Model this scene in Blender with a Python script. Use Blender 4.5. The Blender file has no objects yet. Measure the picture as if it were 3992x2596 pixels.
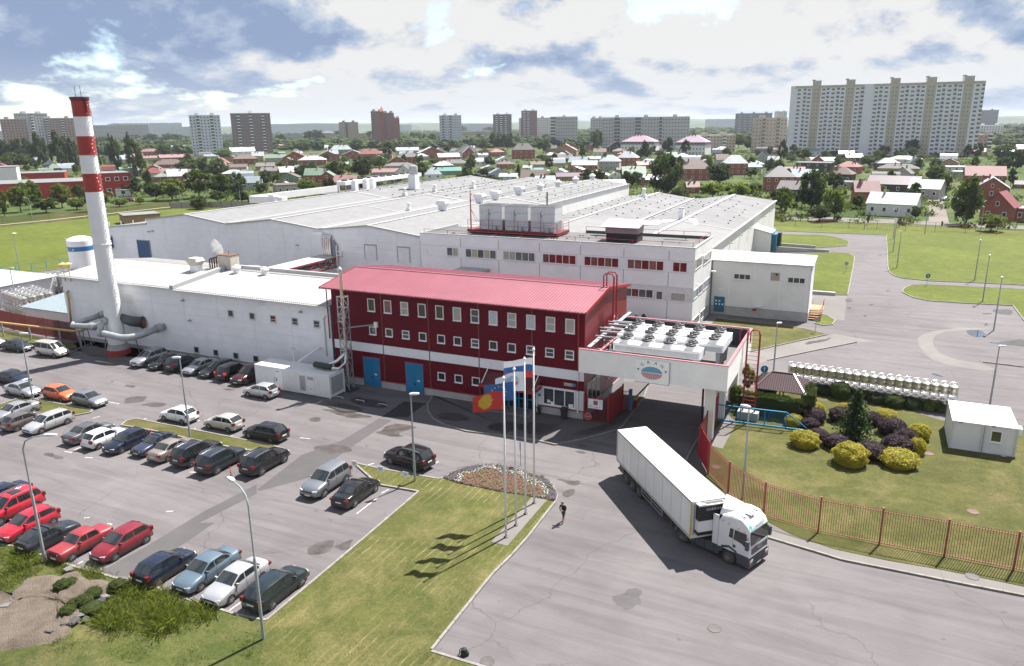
import bpy, math, random
from mathutils import Vector, Matrix
R = random.Random(11)
sc = bpy.context.scene
col = sc.collection
rad = math.radians
CAM = (0.0, 0.0, 28.8)
cd = bpy.data.cameras.new('camera')
cam = bpy.data.objects.new('camera', cd)
col.objects.link(cam)
_r = Vector((0.90334902, 0.42873819, -0.01200458))
_u = Vector((-0.10329627, 0.24463918, 0.96409623))
_f = Vector((-0.41628166, 0.86967536, -0.26528162))
cam.matrix_world = Matrix(((_r.x, _u.x, -_f.x, CAM[0]), (_r.y, _u.y, -_f.y, CAM[1]), (_r.z, _u.z, -_f.z, CAM[2]), (0, 0, 0, 1)))
cd.sensor_width = 36.0
cd.lens = 26.604
cd.clip_start = 0.5
cd.clip_end = 30000
sc.camera = cam
SUN_EL, SUN_AZ = rad(58.0), rad(19.3)
sun_dir = Vector((math.sin(SUN_AZ) * math.cos(SUN_EL), math.cos(SUN_AZ) * math.cos(SUN_EL), math.sin(SUN_EL)))
sl = bpy.data.lights.new('sun', 'SUN')
sl.energy = 5.0
sl.angle = rad(0.5)
sl.color = (1.0, 0.96, 0.9)
sun = bpy.data.objects.new('sun', sl)
col.objects.link(sun)
sun.location = (60, 170, 300)
sun.rotation_euler = sun_dir.to_track_quat('Z', 'Y').to_euler()
def sky_world():
 w = bpy.data.worlds.new('World')
 sc.world = w
 w.use_nodes = True
 nt = w.node_tree
 N, L = nt.nodes, nt.links
 for n in list(N):
  N.remove(n)
 out = N.new('ShaderNodeOutputWorld')
 bg = N.new('ShaderNodeBackground')
 bg.inputs['Strength'].default_value = 0.08
 L.new(bg.outputs[0], out.inputs['Surface'])
 sky = N.new('ShaderNodeTexSky')
 sky.sky_type = 'NISHITA'
 sky.sun_disc = False
 sky.sun_elevation = SUN_EL
 sky.sun_rotation = SUN_AZ
 sky.altitude = 150
 sky.air_density = 1.0
 sky.dust_density = 0.6
 sky.ozone_density = 1.5
 tc = N.new('ShaderNodeTexCoord')
 def math_(op, a, b=None, c=None):
  n = N.new('ShaderNodeMath')
  n.operation = op
  for i, v in enumerate((a, b, c)):
   if v is None:
    continue
   if isinstance(v, (int, float)):
    n.inputs[i].default_value = v
   else:
    L.new(v, n.inputs[i])
  return n.outputs[0]
 sep = N.new('ShaderNodeSeparateXYZ')
 L.new(tc.outputs['Generated'], sep.inputs[0])
 x, y, z = sep.outputs
 h = math_('SQRT', math_('ADD', math_('MULTIPLY', x, x), math_('MULTIPLY', y, y)))
 el = math_('DIVIDE', z, math_('MAXIMUM', h, 0.05))
 # cloud rows crowd together towards the horizon
 lv = math_('MULTIPLY', math_('LOGARITHM', math_('ADD', math_('MAXIMUM', el, 0.0), 0.035), math.e), 0.82)
 hx = math_('DIVIDE', x, math_('MAXIMUM', h, 0.05))
 hy = math_('DIVIDE', y, math_('MAXIMUM', h, 0.05))
 def coords(dv):
  c = N.new('ShaderNodeCombineXYZ')
  L.new(math_('MULTIPLY', hx, 3.6), c.inputs[0])
  L.new(math_('MULTIPLY', hy, 3.6), c.inputs[1])
  L.new(math_('ADD', lv, dv + SKY_OFF), c.inputs[2])
  return c.outputs[0]
 SKY_OFF = 7.3
 def fbm(vec, scale, detail, rough, dist=0.0):
  n = N.new('ShaderNodeTexNoise')
  n.inputs['Scale'].default_value = scale
  n.inputs['Detail'].default_value = detail
  n.inputs['Roughness'].default_value = rough
  n.inputs['Distortion'].default_value = dist
  L.new(vec, n.inputs['Vector'])
  return n.outputs['Fac']
 n0 = fbm(coords(0.0), 1.3, 12, 0.58, 0.1)
 n1 = fbm(coords(0.16), 1.3, 10, 0.56, 0.1)
 n2 = fbm(coords(-0.22), 0.75, 3, 0.5, 0.1)
 def ramp(fac, stops, interp='EASE'):
  r = N.new('ShaderNodeValToRGB')
  r.color_ramp.interpolation = interp
  e = r.color_ramp.elements
  while len(e) < len(stops):
   e.new(0.5)
  for i, (p, c) in enumerate(stops):
   e[i].position = p
   e[i].color = (c[0], c[1], c[2], 1)
  L.new(fac, r.inputs[0])
  return r.outputs[0]
 thin = ramp(el, ((0.2, (0, 0, 0)), (1.0, (0.06, 0.06, 0.06))))
 cover = ramp(math_('SUBTRACT', n0, thin), ((0.365, (0, 0, 0)), (0.43, (1, 1, 1))))
 # where more cloud lies above this point the underside is in grey-blue shade
 sh = math_('ADD', math_('MULTIPLY', math_('SUBTRACT', n0, n1), 3.6), math_('ADD', 0.5, math_('MULTIPLY', math_('SUBTRACT', n2, 0.5), -1.9)))
 K = 1.0 / 0.08
 def s(c, k=1.0):
  return tuple(v * K * k for v in c)
 cl = ramp(sh, ((0.2, (0.34, 0.45, 0.68)), (0.42, (0.55, 0.66, 0.84)), (0.56, (0.84, 0.87, 0.93)), (0.68, (1.0, 1.0, 1.0))), 'LINEAR')
 mul = N.new('ShaderNodeVectorMath')
 mul.operation = 'SCALE'
 L.new(cl, mul.inputs[0])
 mul.inputs['Scale'].default_value = 0.315 * K
 mix = N.new('ShaderNodeMix')
 mix.data_type = 'RGBA'
 L.new(cover, mix.inputs[0])
 skb = N.new('ShaderNodeVectorMath')
 skb.operation = 'SCALE'
 L.new(sky.outputs[0], skb.inputs[0])
 skb.inputs['Scale'].default_value = 1.0
 L.new(skb.outputs[0], mix.inputs[6])
 L.new(mul.outputs[0], mix.inputs[7])
 # thin bright veil low over the horizon
 veil = ramp(el, ((0.0, (0.6, 0.6, 0.6)), (0.03, (0.3, 0.3, 0.3)), (0.09, (0, 0, 0))))
 mix2 = N.new('ShaderNodeMix')
 mix2.data_type = 'RGBA'
 L.new(veil, mix2.inputs[0])
 L.new(mix.outputs[2], mix2.inputs[6])
 mix2.inputs[7].default_value = (0.272 * K, 0.298 * K, 0.33 * K, 1)
 L.new(mix2.outputs[2], bg.inputs['Color'])
sky_world()
sc.view_settings.view_transform = 'Standard'
sc.view_settings.look = 'None'
sc.view_settings.exposure = 1.45
sc.view_settings.gamma = 1.0
sc.view_settings.use_curve_mapping = False
sc.render.engine = 'CYCLES'
sc.cycles.max_bounces = 6
sc.cycles.diffuse_bounces = 3
sc.cycles.glossy_bounces = 3
sc.cycles.transmission_bounces = 4
sc.cycles.volume_bounces = 0
sc.cycles.transparent_max_bounces = 8
sc.cycles.use_denoising = True
_mats = {}
def nodes_of(name):
 m = bpy.data.materials.new(name)
 m.use_nodes = True
 nt = m.node_tree
 return m, nt, nt.nodes['Principled BSDF']
def noise(nt, vec, scale, detail=4, rough=0.55, dist=0.0):
 n = nt.nodes.new('ShaderNodeTexNoise')
 n.inputs['Scale'].default_value = scale
 n.inputs['Detail'].default_value = detail
 n.inputs['Roughness'].default_value = rough
 n.inputs['Distortion'].default_value = dist
 if vec is not None:
  nt.links.new(vec, n.inputs['Vector'])
 return n.outputs['Fac']
def ramp(nt, fac, stops, interp='LINEAR'):
 r = nt.nodes.new('ShaderNodeValToRGB')
 r.color_ramp.interpolation = interp
 e = r.color_ramp.elements
 while len(e) < len(stops):
  e.new(0.5)
 for i, (p, c) in enumerate(stops):
  e[i].position = p
  e[i].color = (c, c, c, 1) if isinstance(c, (int, float)) else (c[0], c[1], c[2], 1)
 nt.links.new(fac, r.inputs[0])
 return r.outputs[0]
def mixc(nt, fac, a, b, mode='MIX'):
 n = nt.nodes.new('ShaderNodeMix')
 n.data_type = 'RGBA'
 n.blend_type = mode
 for i, v in ((0, fac), (6, a), (7, b)):
  if isinstance(v, (int, float)):
   n.inputs[i].default_value = v
  elif isinstance(v, tuple):
   n.inputs[i].default_value = (v[0], v[1], v[2], 1)
  else:
   nt.links.new(v, n.inputs[i])
 return n.outputs[2]
def mth(nt, op, a, b=None):
 n = nt.nodes.new('ShaderNodeMath')
 n.operation = op
 for i, v in enumerate((a, b)):
  if v is None:
   continue
  if isinstance(v, (int, float)):
   n.inputs[i].default_value = v
  else:
   nt.links.new(v, n.inputs[i])
 return n.outputs[0]
def bump(nt, b, fac, strength, dist=0.05):
 n = nt.nodes.new('ShaderNodeBump')
 n.inputs['Strength'].default_value = strength
 n.inputs['Distance'].default_value = dist
 nt.links.new(fac, n.inputs['Height'])
 nt.links.new(n.outputs[0], b.inputs['Normal'])
def world_pos(nt):
 return nt.nodes.new('ShaderNodeNewGeometry').outputs['Position']
def obj_pos(nt):
 return nt.nodes.new('ShaderNodeTexCoord').outputs['Object']
def M(name, c, rough=0.6, metal=0.0, var=0.1, scale=1.5, bmp=0.0, bscale=30.0, coat=0.0, dirt=0.0, spec=None):
 """one everyday surface: base colour with mottling, optional grime streaks and fine relief"""
 if name in _mats:
  return _mats[name]
 m, nt, b = nodes_of(name)
 p = obj_pos(nt)
 n = noise(nt, p, scale, 5, 0.6)
 lo = tuple(v * (1 - var) for v in c)
 hi = tuple(min(1, v * (1 + var)) for v in c)
 colr = ramp(nt, n, ((0.3, lo), (0.7, hi)))
 if dirt:
  n2 = noise(nt, p, scale * 0.35, 6, 0.65, 0.4)
  f = ramp(nt, n2, ((0.5, 0.0), (0.72, dirt)))
  colr = mixc(nt, f, colr, tuple(v * 0.55 for v in c))
 nt.links.new(colr, b.inputs['Base Color'])
 b.inputs['Roughness'].default_value = rough
 b.inputs['Metallic'].default_value = metal
 if spec is not None:
  b.inputs['Specular IOR Level'].default_value = spec
 if coat:
  b.inputs['Coat Weight'].default_value = coat
  b.inputs['Coat Roughness'].default_value = 0.05
 if bmp:
  bump(nt, b, noise(nt, p, bscale, 3, 0.6), bmp)
 _mats[name] = m
 return m
def ribbed(name, c, axis, pitch, depth=0.5, rough=0.5, metal=0.0, var=0.06, spec=0.15):
 """sheet metal with fine ribs running across the given axis (0 x, 1 y, 2 z)"""
 if name in _mats:
  return _mats[name]
 m, nt, b = nodes_of(name)
 p = obj_pos(nt)
 sep = nt.nodes.new('ShaderNodeSeparateXYZ')
 nt.links.new(p, sep.inputs[0])
 wv = mth(nt, 'SINE', mth(nt, 'MULTIPLY', sep.outputs[axis], 2 * math.pi / pitch))
 n = noise(nt, p, 0.5, 5, 0.6)
 colr = ramp(nt, n, ((0.3, tuple(v * (1 - var) for v in c)), (0.7, tuple(v * (1 + var) for v in c))))
 nt.links.new(colr, b.inputs['Base Color'])
 b.inputs['Roughness'].default_value = rough
 b.inputs['Metallic'].default_value = metal
 b.inputs['Specular IOR Level'].default_value = spec
 bump(nt, b, wv, depth, 0.02)
 _mats[name] = m
 return m
def glass(name, c, rough=0.08):
 if name in _mats:
  return _mats[name]
 m, nt, b = nodes_of(name)
 n = noise(nt, obj_pos(nt), 0.9, 3, 0.5)
 colr = ramp(nt, n, ((0.35, tuple(v * 0.7 for v in c)), (0.65, tuple(v * 1.3 for v in c))))
 nt.links.new(colr, b.inputs['Base Color'])
 b.inputs['Roughness'].default_value = rough
 b.inputs['Specular IOR Level'].default_value = 0.7
 _mats[name] = m
 return m
def paint(name, c, metal=0.35, rough=0.32):
 if name in _mats:
  return _mats[name]
 m, nt, b = nodes_of(name)
 p = obj_pos(nt)
 n = noise(nt, p, 2.2, 5, 0.6)
 sep = nt.nodes.new('ShaderNodeSeparateXYZ')
 nt.links.new(p, sep.inputs[0])
 low = ramp(nt, sep.outputs[2], ((0.18, 0.55), (0.75, 0.04)))
 f = mth(nt, 'MULTIPLY', low, n)
 colr = mixc(nt, f, c, (0.16, 0.14, 0.12))          # road dust on the sills
 nt.links.new(colr, b.inputs['Base Color'])
 b.inputs['Metallic'].default_value = metal
 nt.links.new(ramp(nt, f, ((0.0, rough), (0.4, 0.6))), b.inputs['Roughness'])
 b.inputs['Coat Weight'].default_value = 0.5
 b.inputs['Coat Roughness'].default_value = 0.04
 _mats[name] = m
 return m
class MB:
 def __init__(self):
  self.v, self.f, self.mi, self.cur = [], [], [], 0
 def poly(self, pts):  # one face
  n = len(self.v)
  self.v.extend([tuple(p) for p in pts])
  self.f.append(tuple(range(n, n + len(pts))))
  self.mi.append(self.cur)
 def raw(self, vs, fs):
  n = len(self.v)
  self.v.extend([tuple(p) for p in vs])
  for f in fs:
   self.f.append(tuple(i + n for i in f))
   self.mi.append(self.cur)
  return self
 def box(self, x0, x1, y0, y1, z0, z1):
  self.raw([(x0, y0, z0), (x1, y0, z0), (x1, y1, z0), (x0, y1, z0), (x0, y0, z1), (x1, y0, z1), (x1, y1, z1), (x0, y1, z1)],
                 [(0, 3, 2, 1), (4, 5, 6, 7), (0, 1, 5, 4), (1, 2, 6, 5), (2, 3, 7, 6), (3, 0, 4, 7)])
  return self
 def bar(self, p, q, w, h=None):
  """square bar from p to q"""
  p, q = Vector(p), Vector(q)
  h = h or w
  d = (q - p).normalized()
  s = d.cross(Vector((0, 0, 1)))
  if s.length < 1e-4:
   s = Vector((1, 0, 0))
  s.normalize()
  t = s.cross(d)
  vs = []
  for e in (p, q):
   for a, b in ((-1, -1), (1, -1), (1, 1), (-1, 1)):
    vs.append(e + s * (a * w / 2) + t * (b * h / 2))
  self.raw(vs, [(0, 1, 2, 3), (7, 6, 5, 4), (0, 4, 5, 1), (1, 5, 6, 2), (2, 6, 7, 3), (3, 7, 4, 0)])
  return self
 def tube(self, pts, r, n=8, cap=True):
  pts = [Vector(p) for p in pts]
  rs = r if isinstance(r, (list, tuple)) else [r] * len(pts)
  prev = None
  rings = []
  for i, p in enumerate(pts):
   a = pts[max(i - 1, 0)]
   c = pts[min(i + 1, len(pts) - 1)]
   d = (c - a).normalized()
   if prev is None:
    s = d.cross(Vector((0, 0, 1)))
    if s.length < 1e-3:
     s = Vector((1, 0, 0))
   else:
    s = prev - d * prev.dot(d)
   s.normalize()
   prev = s
   t = d.cross(s)
   rings.append([p + (s * math.cos(k * 2 * math.pi / n) + t * math.sin(k * 2 * math.pi / n)) * rs[i] for k in range(n)])
  vs = [v for ring in rings for v in ring]
  fs = []
  for i in range(len(pts) - 1):
   for k in range(n):
    k2 = (k + 1) % n
    fs.append((i * n + k, i * n + k2, (i + 1) * n + k2, (i + 1) * n + k))
  if cap:
   fs.append(tuple(range(n - 1, -1, -1)))
   m0 = (len(pts) - 1) * n
   fs.append(tuple(range(m0, m0 + n)))
  self.raw(vs, fs)
  return self
 def lathe(self, prof, n=16, cx=0, cy=0, cap=True):
  vs, fs = [], []
  for r, z in prof:
   for k in range(n):
    a = k * 2 * math.pi / n
    vs.append((cx + r * math.cos(a), cy + r * math.sin(a), z))
  for i in range(len(prof) - 1):
   for k in range(n):
    k2 = (k + 1) % n
    fs.append((i * n + k, i * n + k2, (i + 1) * n + k2, (i + 1) * n + k))
  if cap:
   fs.append(tuple(range(n - 1, -1, -1)))
   m0 = (len(prof) - 1) * n
   fs.append(tuple(range(m0, m0 + n)))
  self.raw(vs, fs)
  return self
 def prism(self, pts, z0, z1):
  n = len(pts)
  area = sum(pts[i][0] * pts[(i + 1) % n][1] - pts[(i + 1) % n][0] * pts[i][1] for i in range(n))
  if area < 0:
   pts = pts[::-1]
  vs = [(p[0], p[1], z0) for p in pts] + [(p[0], p[1], z1) for p in pts]
  fs = [tuple(range(n - 1, -1, -1)), tuple(range(n, 2 * n))]
  for i in range(n):
   j = (i + 1) % n
   fs.append((i, j, n + j, n + i))
  self.raw(vs, fs)
  return self
 def slab(self, a, b, c, d, t):
  """plate with corners a b c d (counter-clockwise from above) and thickness t below"""
  P = [Vector(p) for p in (a, b, c, d)]
  nn = (P[1] - P[0]).cross(P[3] - P[0]).normalized()
  lo = [p - nn * t for p in P]
  self.raw(P + lo, [(0, 1, 2, 3), (7, 6, 5, 4), (0, 4, 5, 1), (1, 5, 6, 2), (2, 6, 7, 3), (3, 7, 4, 0)])
  return self
 def mesh(self, name, smooth=False):
  me = bpy.data.meshes.new(name)
  me.from_pydata(self.v, [], self.f)
  if any(self.mi):
   me.polygons.foreach_set('material_index', self.mi)
  if smooth:
   me.polygons.foreach_set('use_smooth', [True] * len(self.f))
   if smooth != 'all':
    me.set_sharp_from_angle(angle=rad(38))
  me.update()
  return me
def tag(o, label=None, cat=None, group=None, kind=None):
 for k, v in (('label', label), ('category', cat), ('group', group), ('kind', kind)):
  if v:
   o[k] = v
 return o
def thing(name, label, cat, loc=(0, 0, 0), rotz=0.0, group=None):
 o = bpy.data.objects.new(name, None)
 o.empty_display_size = 0.3
 col.objects.link(o)
 o.location = loc if len(loc) == 3 else (loc[0], loc[1], 0)
 o.rotation_euler = (0, 0, rotz)
 return tag(o, label, cat, group)
def obj(name, mb, mats, parent=None, loc=None, rotz=0.0, smooth=False, world=False, kind=None):
 """link a mesh as one object; world=True: mesh is in world coordinates under an unrotated parent"""
 me = mb.mesh(name, smooth) if isinstance(mb, MB) else mb
 if not isinstance(mats, (list, tuple)):
  mats = [mats]
 if not me.materials:
  for m in mats:
   me.materials.append(m)
  o = bpy.data.objects.new(name, me)
 else:
  o = bpy.data.objects.new(name, me)
  for i, m in enumerate(mats):
   if i < len(o.material_slots) and o.material_slots[i].material is not m:
    o.material_slots[i].link = 'OBJECT'
    o.material_slots[i].material = m
 col.objects.link(o)
 if parent is not None:
  o.parent = parent
  if world:
   if not parent.get('_w'):
    o.matrix_parent_inverse = Matrix.Translation(-parent.location)
   o['_w'] = 1
 if loc is not None:
  o.location = loc
 if rotz:
  o.rotation_euler = (0, 0, rotz)
 if kind:
  o['kind'] = kind
 return o
def wo(name, mb, mats, parent, kind=None, smooth=False):
 return obj(name, mb, mats, parent, world=True, kind=kind, smooth=smooth)
_cache = {}
def cached(key, fn):
 if key not in _cache:
  _cache[key] = fn()
 return _cache[key]
def text(name, body, size, mat, parent=None, loc=(0, 0, 0), rot=(0, 0, 0), ext=0.005, spacing=1.0, world=False):
 c = bpy.data.curves.new(name, 'FONT')
 c.body = body
 c.size = size
 c.extrude = ext
 c.align_x = 'CENTER'
 c.align_y = 'CENTER'
 c.space_character = spacing
 c.resolution_u = 3
 c.materials.append(mat)
 tmp = bpy.data.objects.new(name + '_outline', c)
 me = bpy.data.meshes.new_from_object(tmp)
 me.name = name
 bpy.data.objects.remove(tmp)
 bpy.data.curves.remove(c)
 o = bpy.data.objects.new(name, me)
 col.objects.link(o)
 if parent is not None:
  o.parent = parent
  if world and not parent.get('_w'):
   o.matrix_parent_inverse = Matrix.Translation(-parent.location)
 o.location = loc
 o.rotation_euler = rot
 return o
def asphalt_mat(name, c, cracks=0.6, sweeps=True):
 m, nt, b = nodes_of(name)
 p = world_pos(nt)
 big = noise(nt, p, 0.045, 6, 0.62, 0.6)
 mid = noise(nt, p, 0.35, 6, 0.65, 0.3)
 fine = noise(nt, p, 9.0, 3, 0.7)
 colr = ramp(nt, big, ((0.3, tuple(v * 0.82 for v in c)), (0.7, tuple(v * 1.13 for v in c))))
 colr = mixc(nt, 1.0, colr, ramp(nt, mid, ((0.25, 0.88), (0.75, 1.08))), 'MULTIPLY')
 colr = mixc(nt, 1.0, colr, ramp(nt, fine, ((0.3, 0.93), (0.7, 1.06))), 'MULTIPLY')
 if sweeps:
  mp = nt.nodes.new('ShaderNodeMapping')
  mp.inputs['Rotation'].default_value = (0, 0, rad(38))
  mp.inputs['Scale'].default_value = (0.12, 1.3, 1)
  nt.links.new(p, mp.inputs[0])
  st = noise(nt, mp.outputs[0], 0.55, 4, 0.6, 1.2)
  colr = mixc(nt, 1.0, colr, ramp(nt, st, ((0.33, 0.84), (0.5, 1.0), (0.66, 1.1))), 'MULTIPLY')
 spots = noise(nt, p, 1.1, 2, 0.5)
 colr = mixc(nt, ramp(nt, spots, ((0.71, 0.0), (0.77, 0.5))), colr, tuple(v * 0.5 for v in c))
 if cracks:
  wp = nt.nodes.new('ShaderNodeVectorMath')
  wp.operation = 'MULTIPLY_ADD'
  nz = nt.nodes.new('ShaderNodeTexNoise')
  nz.inputs['Scale'].default_value = 0.25
  nz.inputs['Detail'].default_value = 6
  nt.links.new(p, nz.inputs['Vector'])
  nt.links.new(nz.outputs['Color'], wp.inputs[0])
  wp.inputs[1].default_value = (5, 5, 0)
  nt.links.new(p, wp.inputs[2])
  vo = nt.nodes.new('ShaderNodeTexVoronoi')
  vo.voronoi_dimensions = '2D'
  vo.feature = 'DISTANCE_TO_EDGE'
  vo.inputs['Scale'].default_value = 0.075
  nt.links.new(wp.outputs[0], vo.inputs['Vector'])
  line = ramp(nt, vo.outputs['Distance'], ((0.0, 1.0), (0.0045, 0.0)))
  gate = ramp(nt, noise(nt, p, 0.06, 3), ((0.44, 0.0), (0.52, cracks)))
  colr = mixc(nt, mth(nt, 'MULTIPLY', line, gate), colr, tuple(v * 0.35 for v in c))
 nt.links.new(colr, b.inputs['Base Color'])
 b.inputs['Roughness'].default_value = 0.88
 b.inputs['Specular IOR Level'].default_value = 0.25
 bump(nt, b, fine, 0.25, 0.02)
 return m
def grass_mat(name, g1, g2, straw, amount=0.35, rows=False, fine=7.0):
 m, nt, b = nodes_of(name)
 p = world_pos(nt)
 big = noise(nt, p, 0.06, 5, 0.6, 0.5)
 mid = noise(nt, p, 0.5, 6, 0.7, 0.4)
 fi = noise(nt, p, fine, 4, 0.75)
 colr = ramp(nt, mid, ((0.3, g1), (0.68, g2)))
 dry = ramp(nt, noise(nt, p, 0.22, 7, 0.72, 0.6), ((0.48, 0.0), (0.7, amount)))
 colr = mixc(nt, dry, colr, straw)
 colr = mixc(nt, 1.0, colr, ramp(nt, big, ((0.3, 0.82), (0.7, 1.15))), 'MULTIPLY')
 colr = mixc(nt, 1.0, colr, ramp(nt, fi, ((0.25, 0.55), (0.55, 1.0), (0.8, 1.35))), 'MULTIPLY')
 if rows:                                            # cut grass left lying in rows along the mower's run
  sep = nt.nodes.new('ShaderNodeSeparateXYZ')
  nt.links.new(p, sep.inputs[0])
  wob = noise(nt, p, 0.4, 3, 0.5)
  ph = mth(nt, 'ADD', mth(nt, 'MULTIPLY', sep.outputs[0], 2 * math.pi / 0.62), mth(nt, 'MULTIPLY', wob, 4.5))
  rw = mth(nt, 'SINE', ph)
  mp = nt.nodes.new('ShaderNodeMapping')
  mp.inputs['Scale'].default_value = (2.2, 0.5, 1)
  nt.links.new(p, mp.inputs[0])
  brk = noise(nt, mp.outputs[0], 1.3, 6, 0.75)
  f = mth(nt, 'MULTIPLY', mth(nt, 'MULTIPLY', ramp(nt, rw, ((0.55, 0.0), (1.0, 1.0))), ramp(nt, brk, ((0.44, 0.0), (0.62, 0.85)))), ramp(nt, noise(nt, p, 0.13, 2), ((0.42, 0.1), (0.6, 1.0))))
  colr = mixc(nt, f, colr, (0.21, 0.175, 0.085))
 nt.links.new(colr, b.inputs['Base Color'])
 b.inputs['Roughness'].default_value = 0.9
 b.inputs['Specular IOR Level'].default_value = 0.15
 bump(nt, b, fi, 0.6, 0.08)
 return m
def terrain_mat():
 m, nt, b = nodes_of('terrain')
 p = world_pos(nt)
 n = noise(nt, p, 0.02, 7, 0.65, 0.4)
 n2 = noise(nt, p, 0.25, 5, 0.7)
 colr = ramp(nt, n, ((0.3, (0.03, 0.05, 0.014)), (0.5, (0.055, 0.08, 0.022)), (0.62, (0.10, 0.095, 0.05)), (0.75, (0.05, 0.075, 0.02))))
 colr = mixc(nt, 1.0, colr, ramp(nt, n2, ((0.3, 0.6), (0.7, 1.25))), 'MULTIPLY')
 nt.links.new(colr, b.inputs['Base Color'])
 b.inputs['Roughness'].default_value = 0.95
 b.inputs['Specular IOR Level'].default_value = 0.1
 return m
def dirt_mat():
 m, nt, b = nodes_of('rubble_soil')
 p = world_pos(nt)
 n = noise(nt, p, 0.7, 7, 0.7, 0.4)
 f = noise(nt, p, 14, 4, 0.75)
 colr = ramp(nt, n, ((0.3, (0.1, 0.075, 0.055)), (0.5, (0.165, 0.13, 0.098)), (0.7, (0.215, 0.175, 0.14))))
 colr = mixc(nt, 1.0, colr, ramp(nt, f, ((0.3, 0.65), (0.7, 1.25))), 'MULTIPLY')
 nt.links.new(colr, b.inputs['Base Color'])
 b.inputs['Roughness'].default_value = 0.95
 bump(nt, b, f, 1.0, 0.2)
 return m
ASPH = asphalt_mat('asphalt', (0.116, 0.105, 0.109))
ASPH_OLD = asphalt_mat('asphalt_pavement', (0.088, 0.08, 0.082), 0.3, False)
CONC = asphalt_mat('pale_concrete', (0.15, 0.138, 0.132), 0.3, False)
PATCH = asphalt_mat('patched_asphalt', (0.075, 0.071, 0.072), 0.0, False)
DARKPATCH = asphalt_mat('new_asphalt', (0.035, 0.034, 0.036), 0.0, False)
DIRTROAD = asphalt_mat('dirt_road', (0.15, 0.125, 0.11), 0.0, False)
GRASS_ROWS = grass_mat('mown_grass', (0.046, 0.056, 0.014), (0.088, 0.09, 0.026), (0.15, 0.125, 0.055), 0.75, True)
GRASS = grass_mat('lawn_grass', (0.044, 0.052, 0.012), (0.085, 0.083, 0.024), (0.14, 0.115, 0.05), 0.75)
GRASS_FIELD = grass_mat('field_grass', (0.056, 0.078, 0.01), (0.098, 0.115, 0.016), (0.125, 0.122, 0.034), 0.45, False, 3.0)
WEEDS = grass_mat('weedy_grass', (0.034, 0.05, 0.012), (0.075, 0.082, 0.022), (0.15, 0.125, 0.06), 0.7)
TERR = terrain_mat()
SOIL = dirt_mat()
KERB = M('kerb_stone', (0.19, 0.175, 0.16), 0.9, var=0.2, scale=2, dirt=0.5)
WATER = glass('puddle_water', (0.03, 0.028, 0.026), 0.03)
STAIN = M('damp_asphalt', (0.036, 0.032, 0.033), 0.5, var=0.35, scale=1.5)
DAMP = M('drying_puddle', (0.062, 0.053, 0.049), 0.35, var=0.4, scale=1.2)
MARK = M('road_paint', (0.42, 0.41, 0.4), 0.8, var=0.35, scale=4)
def structure(name, mb, m, label=None):
 o = obj(name, mb, m)
 o['kind'] = 'structure'
 if label:
  o['label'] = label
 return o
def flat(name, pts, z, m, label=None):
 mb = MB()
 n = len(pts)
 ar = sum(pts[i][0] * pts[(i + 1) % n][1] - pts[(i + 1) % n][0] * pts[i][1] for i in range(n))
 mb.poly([(p[0], p[1], z) for p in (pts if ar > 0 else pts[::-1])])
 return structure(name, mb, m, label)
def lawn(name, pts, m, z=0.09, label=None):
 mb = MB().prism(list(pts), -0.02, z)
 return structure(name, mb, m, label)
def smooth_loop(pts, it=2, jit=0.0, rng=None):
 P = [tuple(p) for p in pts]
 for _ in range(it):
  Q = []
  for i in range(len(P)):
   a, b = P[i], P[(i + 1) % len(P)]
   d = math.hypot(b[0] - a[0], b[1] - a[1])
   for t in (0.25, 0.75):
    x, y = a[0] + (b[0] - a[0]) * t, a[1] + (b[1] - a[1]) * t
    if jit:
     x += rng.uniform(-jit, jit) * d
     y += rng.uniform(-jit, jit) * d
    Q.append((x, y))
  P = Q
 return P
def offset_line(pts, d):
 out = []
 n = len(pts)
 for i in range(n):
  a, b = pts[max(i - 1, 0)], pts[min(i + 1, n - 1)]
  dx, dy = b[0] - a[0], b[1] - a[1]
  l = math.hypot(dx, dy) or 1
  out.append((pts[i][0] - dy / l * d, pts[i][1] + dx / l * d))
 return out
KERBS = MB()
def kerb(pts, w=0.17, h=0.13):
 """row of one-metre kerb stones along a line"""
 for i in range(len(pts) - 1):
  a, b = Vector((*pts[i], 0)), Vector((*pts[i + 1], 0))
  L = (b - a).length
  n = max(1, round(L / 1.0))
  for k in range(n):
   g = 0.012
   p = a.lerp(b, (k / n)) + (b - a) / L * g
   q = a.lerp(b, ((k + 1) / n)) - (b - a) / L * g
   dz = R.uniform(-0.008, 0.008)
   KERBS.bar(p + Vector((0, 0, h / 2 - 0.02 + dz)), q + Vector((0, 0, h / 2 - 0.02 + dz)), w, h + 0.04)
mb = MB()
mb.poly([(-7100, -390, -0.04), (7100, -390, -0.04), (7100, 7200, -0.04), (-7100, 7200, -0.04)])
structure('ground', mb, TERR)
flat('yard', [(-172, -20), (130, -20), (130, 226.5), (-26, 226.5), (-26, 222), (-150, 222), (-160, 150), (-162, 98), (-172, 90)], 0.0, ASPH)
lawn_edge = [(-30.7,29.2),(-30.92,38.04),(-31.23,47.24)]
strip_edge = [(-31.23,47.24),(-34.98,46.94),(-39.45,49.55)]
top_edge = [(-39.45,49.55),(-36.86,49.46),(-33.46,49.68),(-30.81,49.89),(-30.6,50.24)]
bed_arc = [(-30.6,50.24),(-30.38,51.89),(-29.51,53.2),(-28.31,53.98),(-27.24,54.39),(-26.04,54.27),(-24.58,54),(-23,53.8),(-21.65,52.68),(-20.69,51.25),(-20.4,50.19)]
east_edge = [(-20.4,50.19),(-20.37,48.7),(-20.22,44.34),(-20.26,41.87),(-20.44,39.39),(-20.32,34.76),(-20.2,31.08)]
south_edge = [(-20.13,30.95),(-17.35,31.01),(-10,31.09)]
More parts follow.
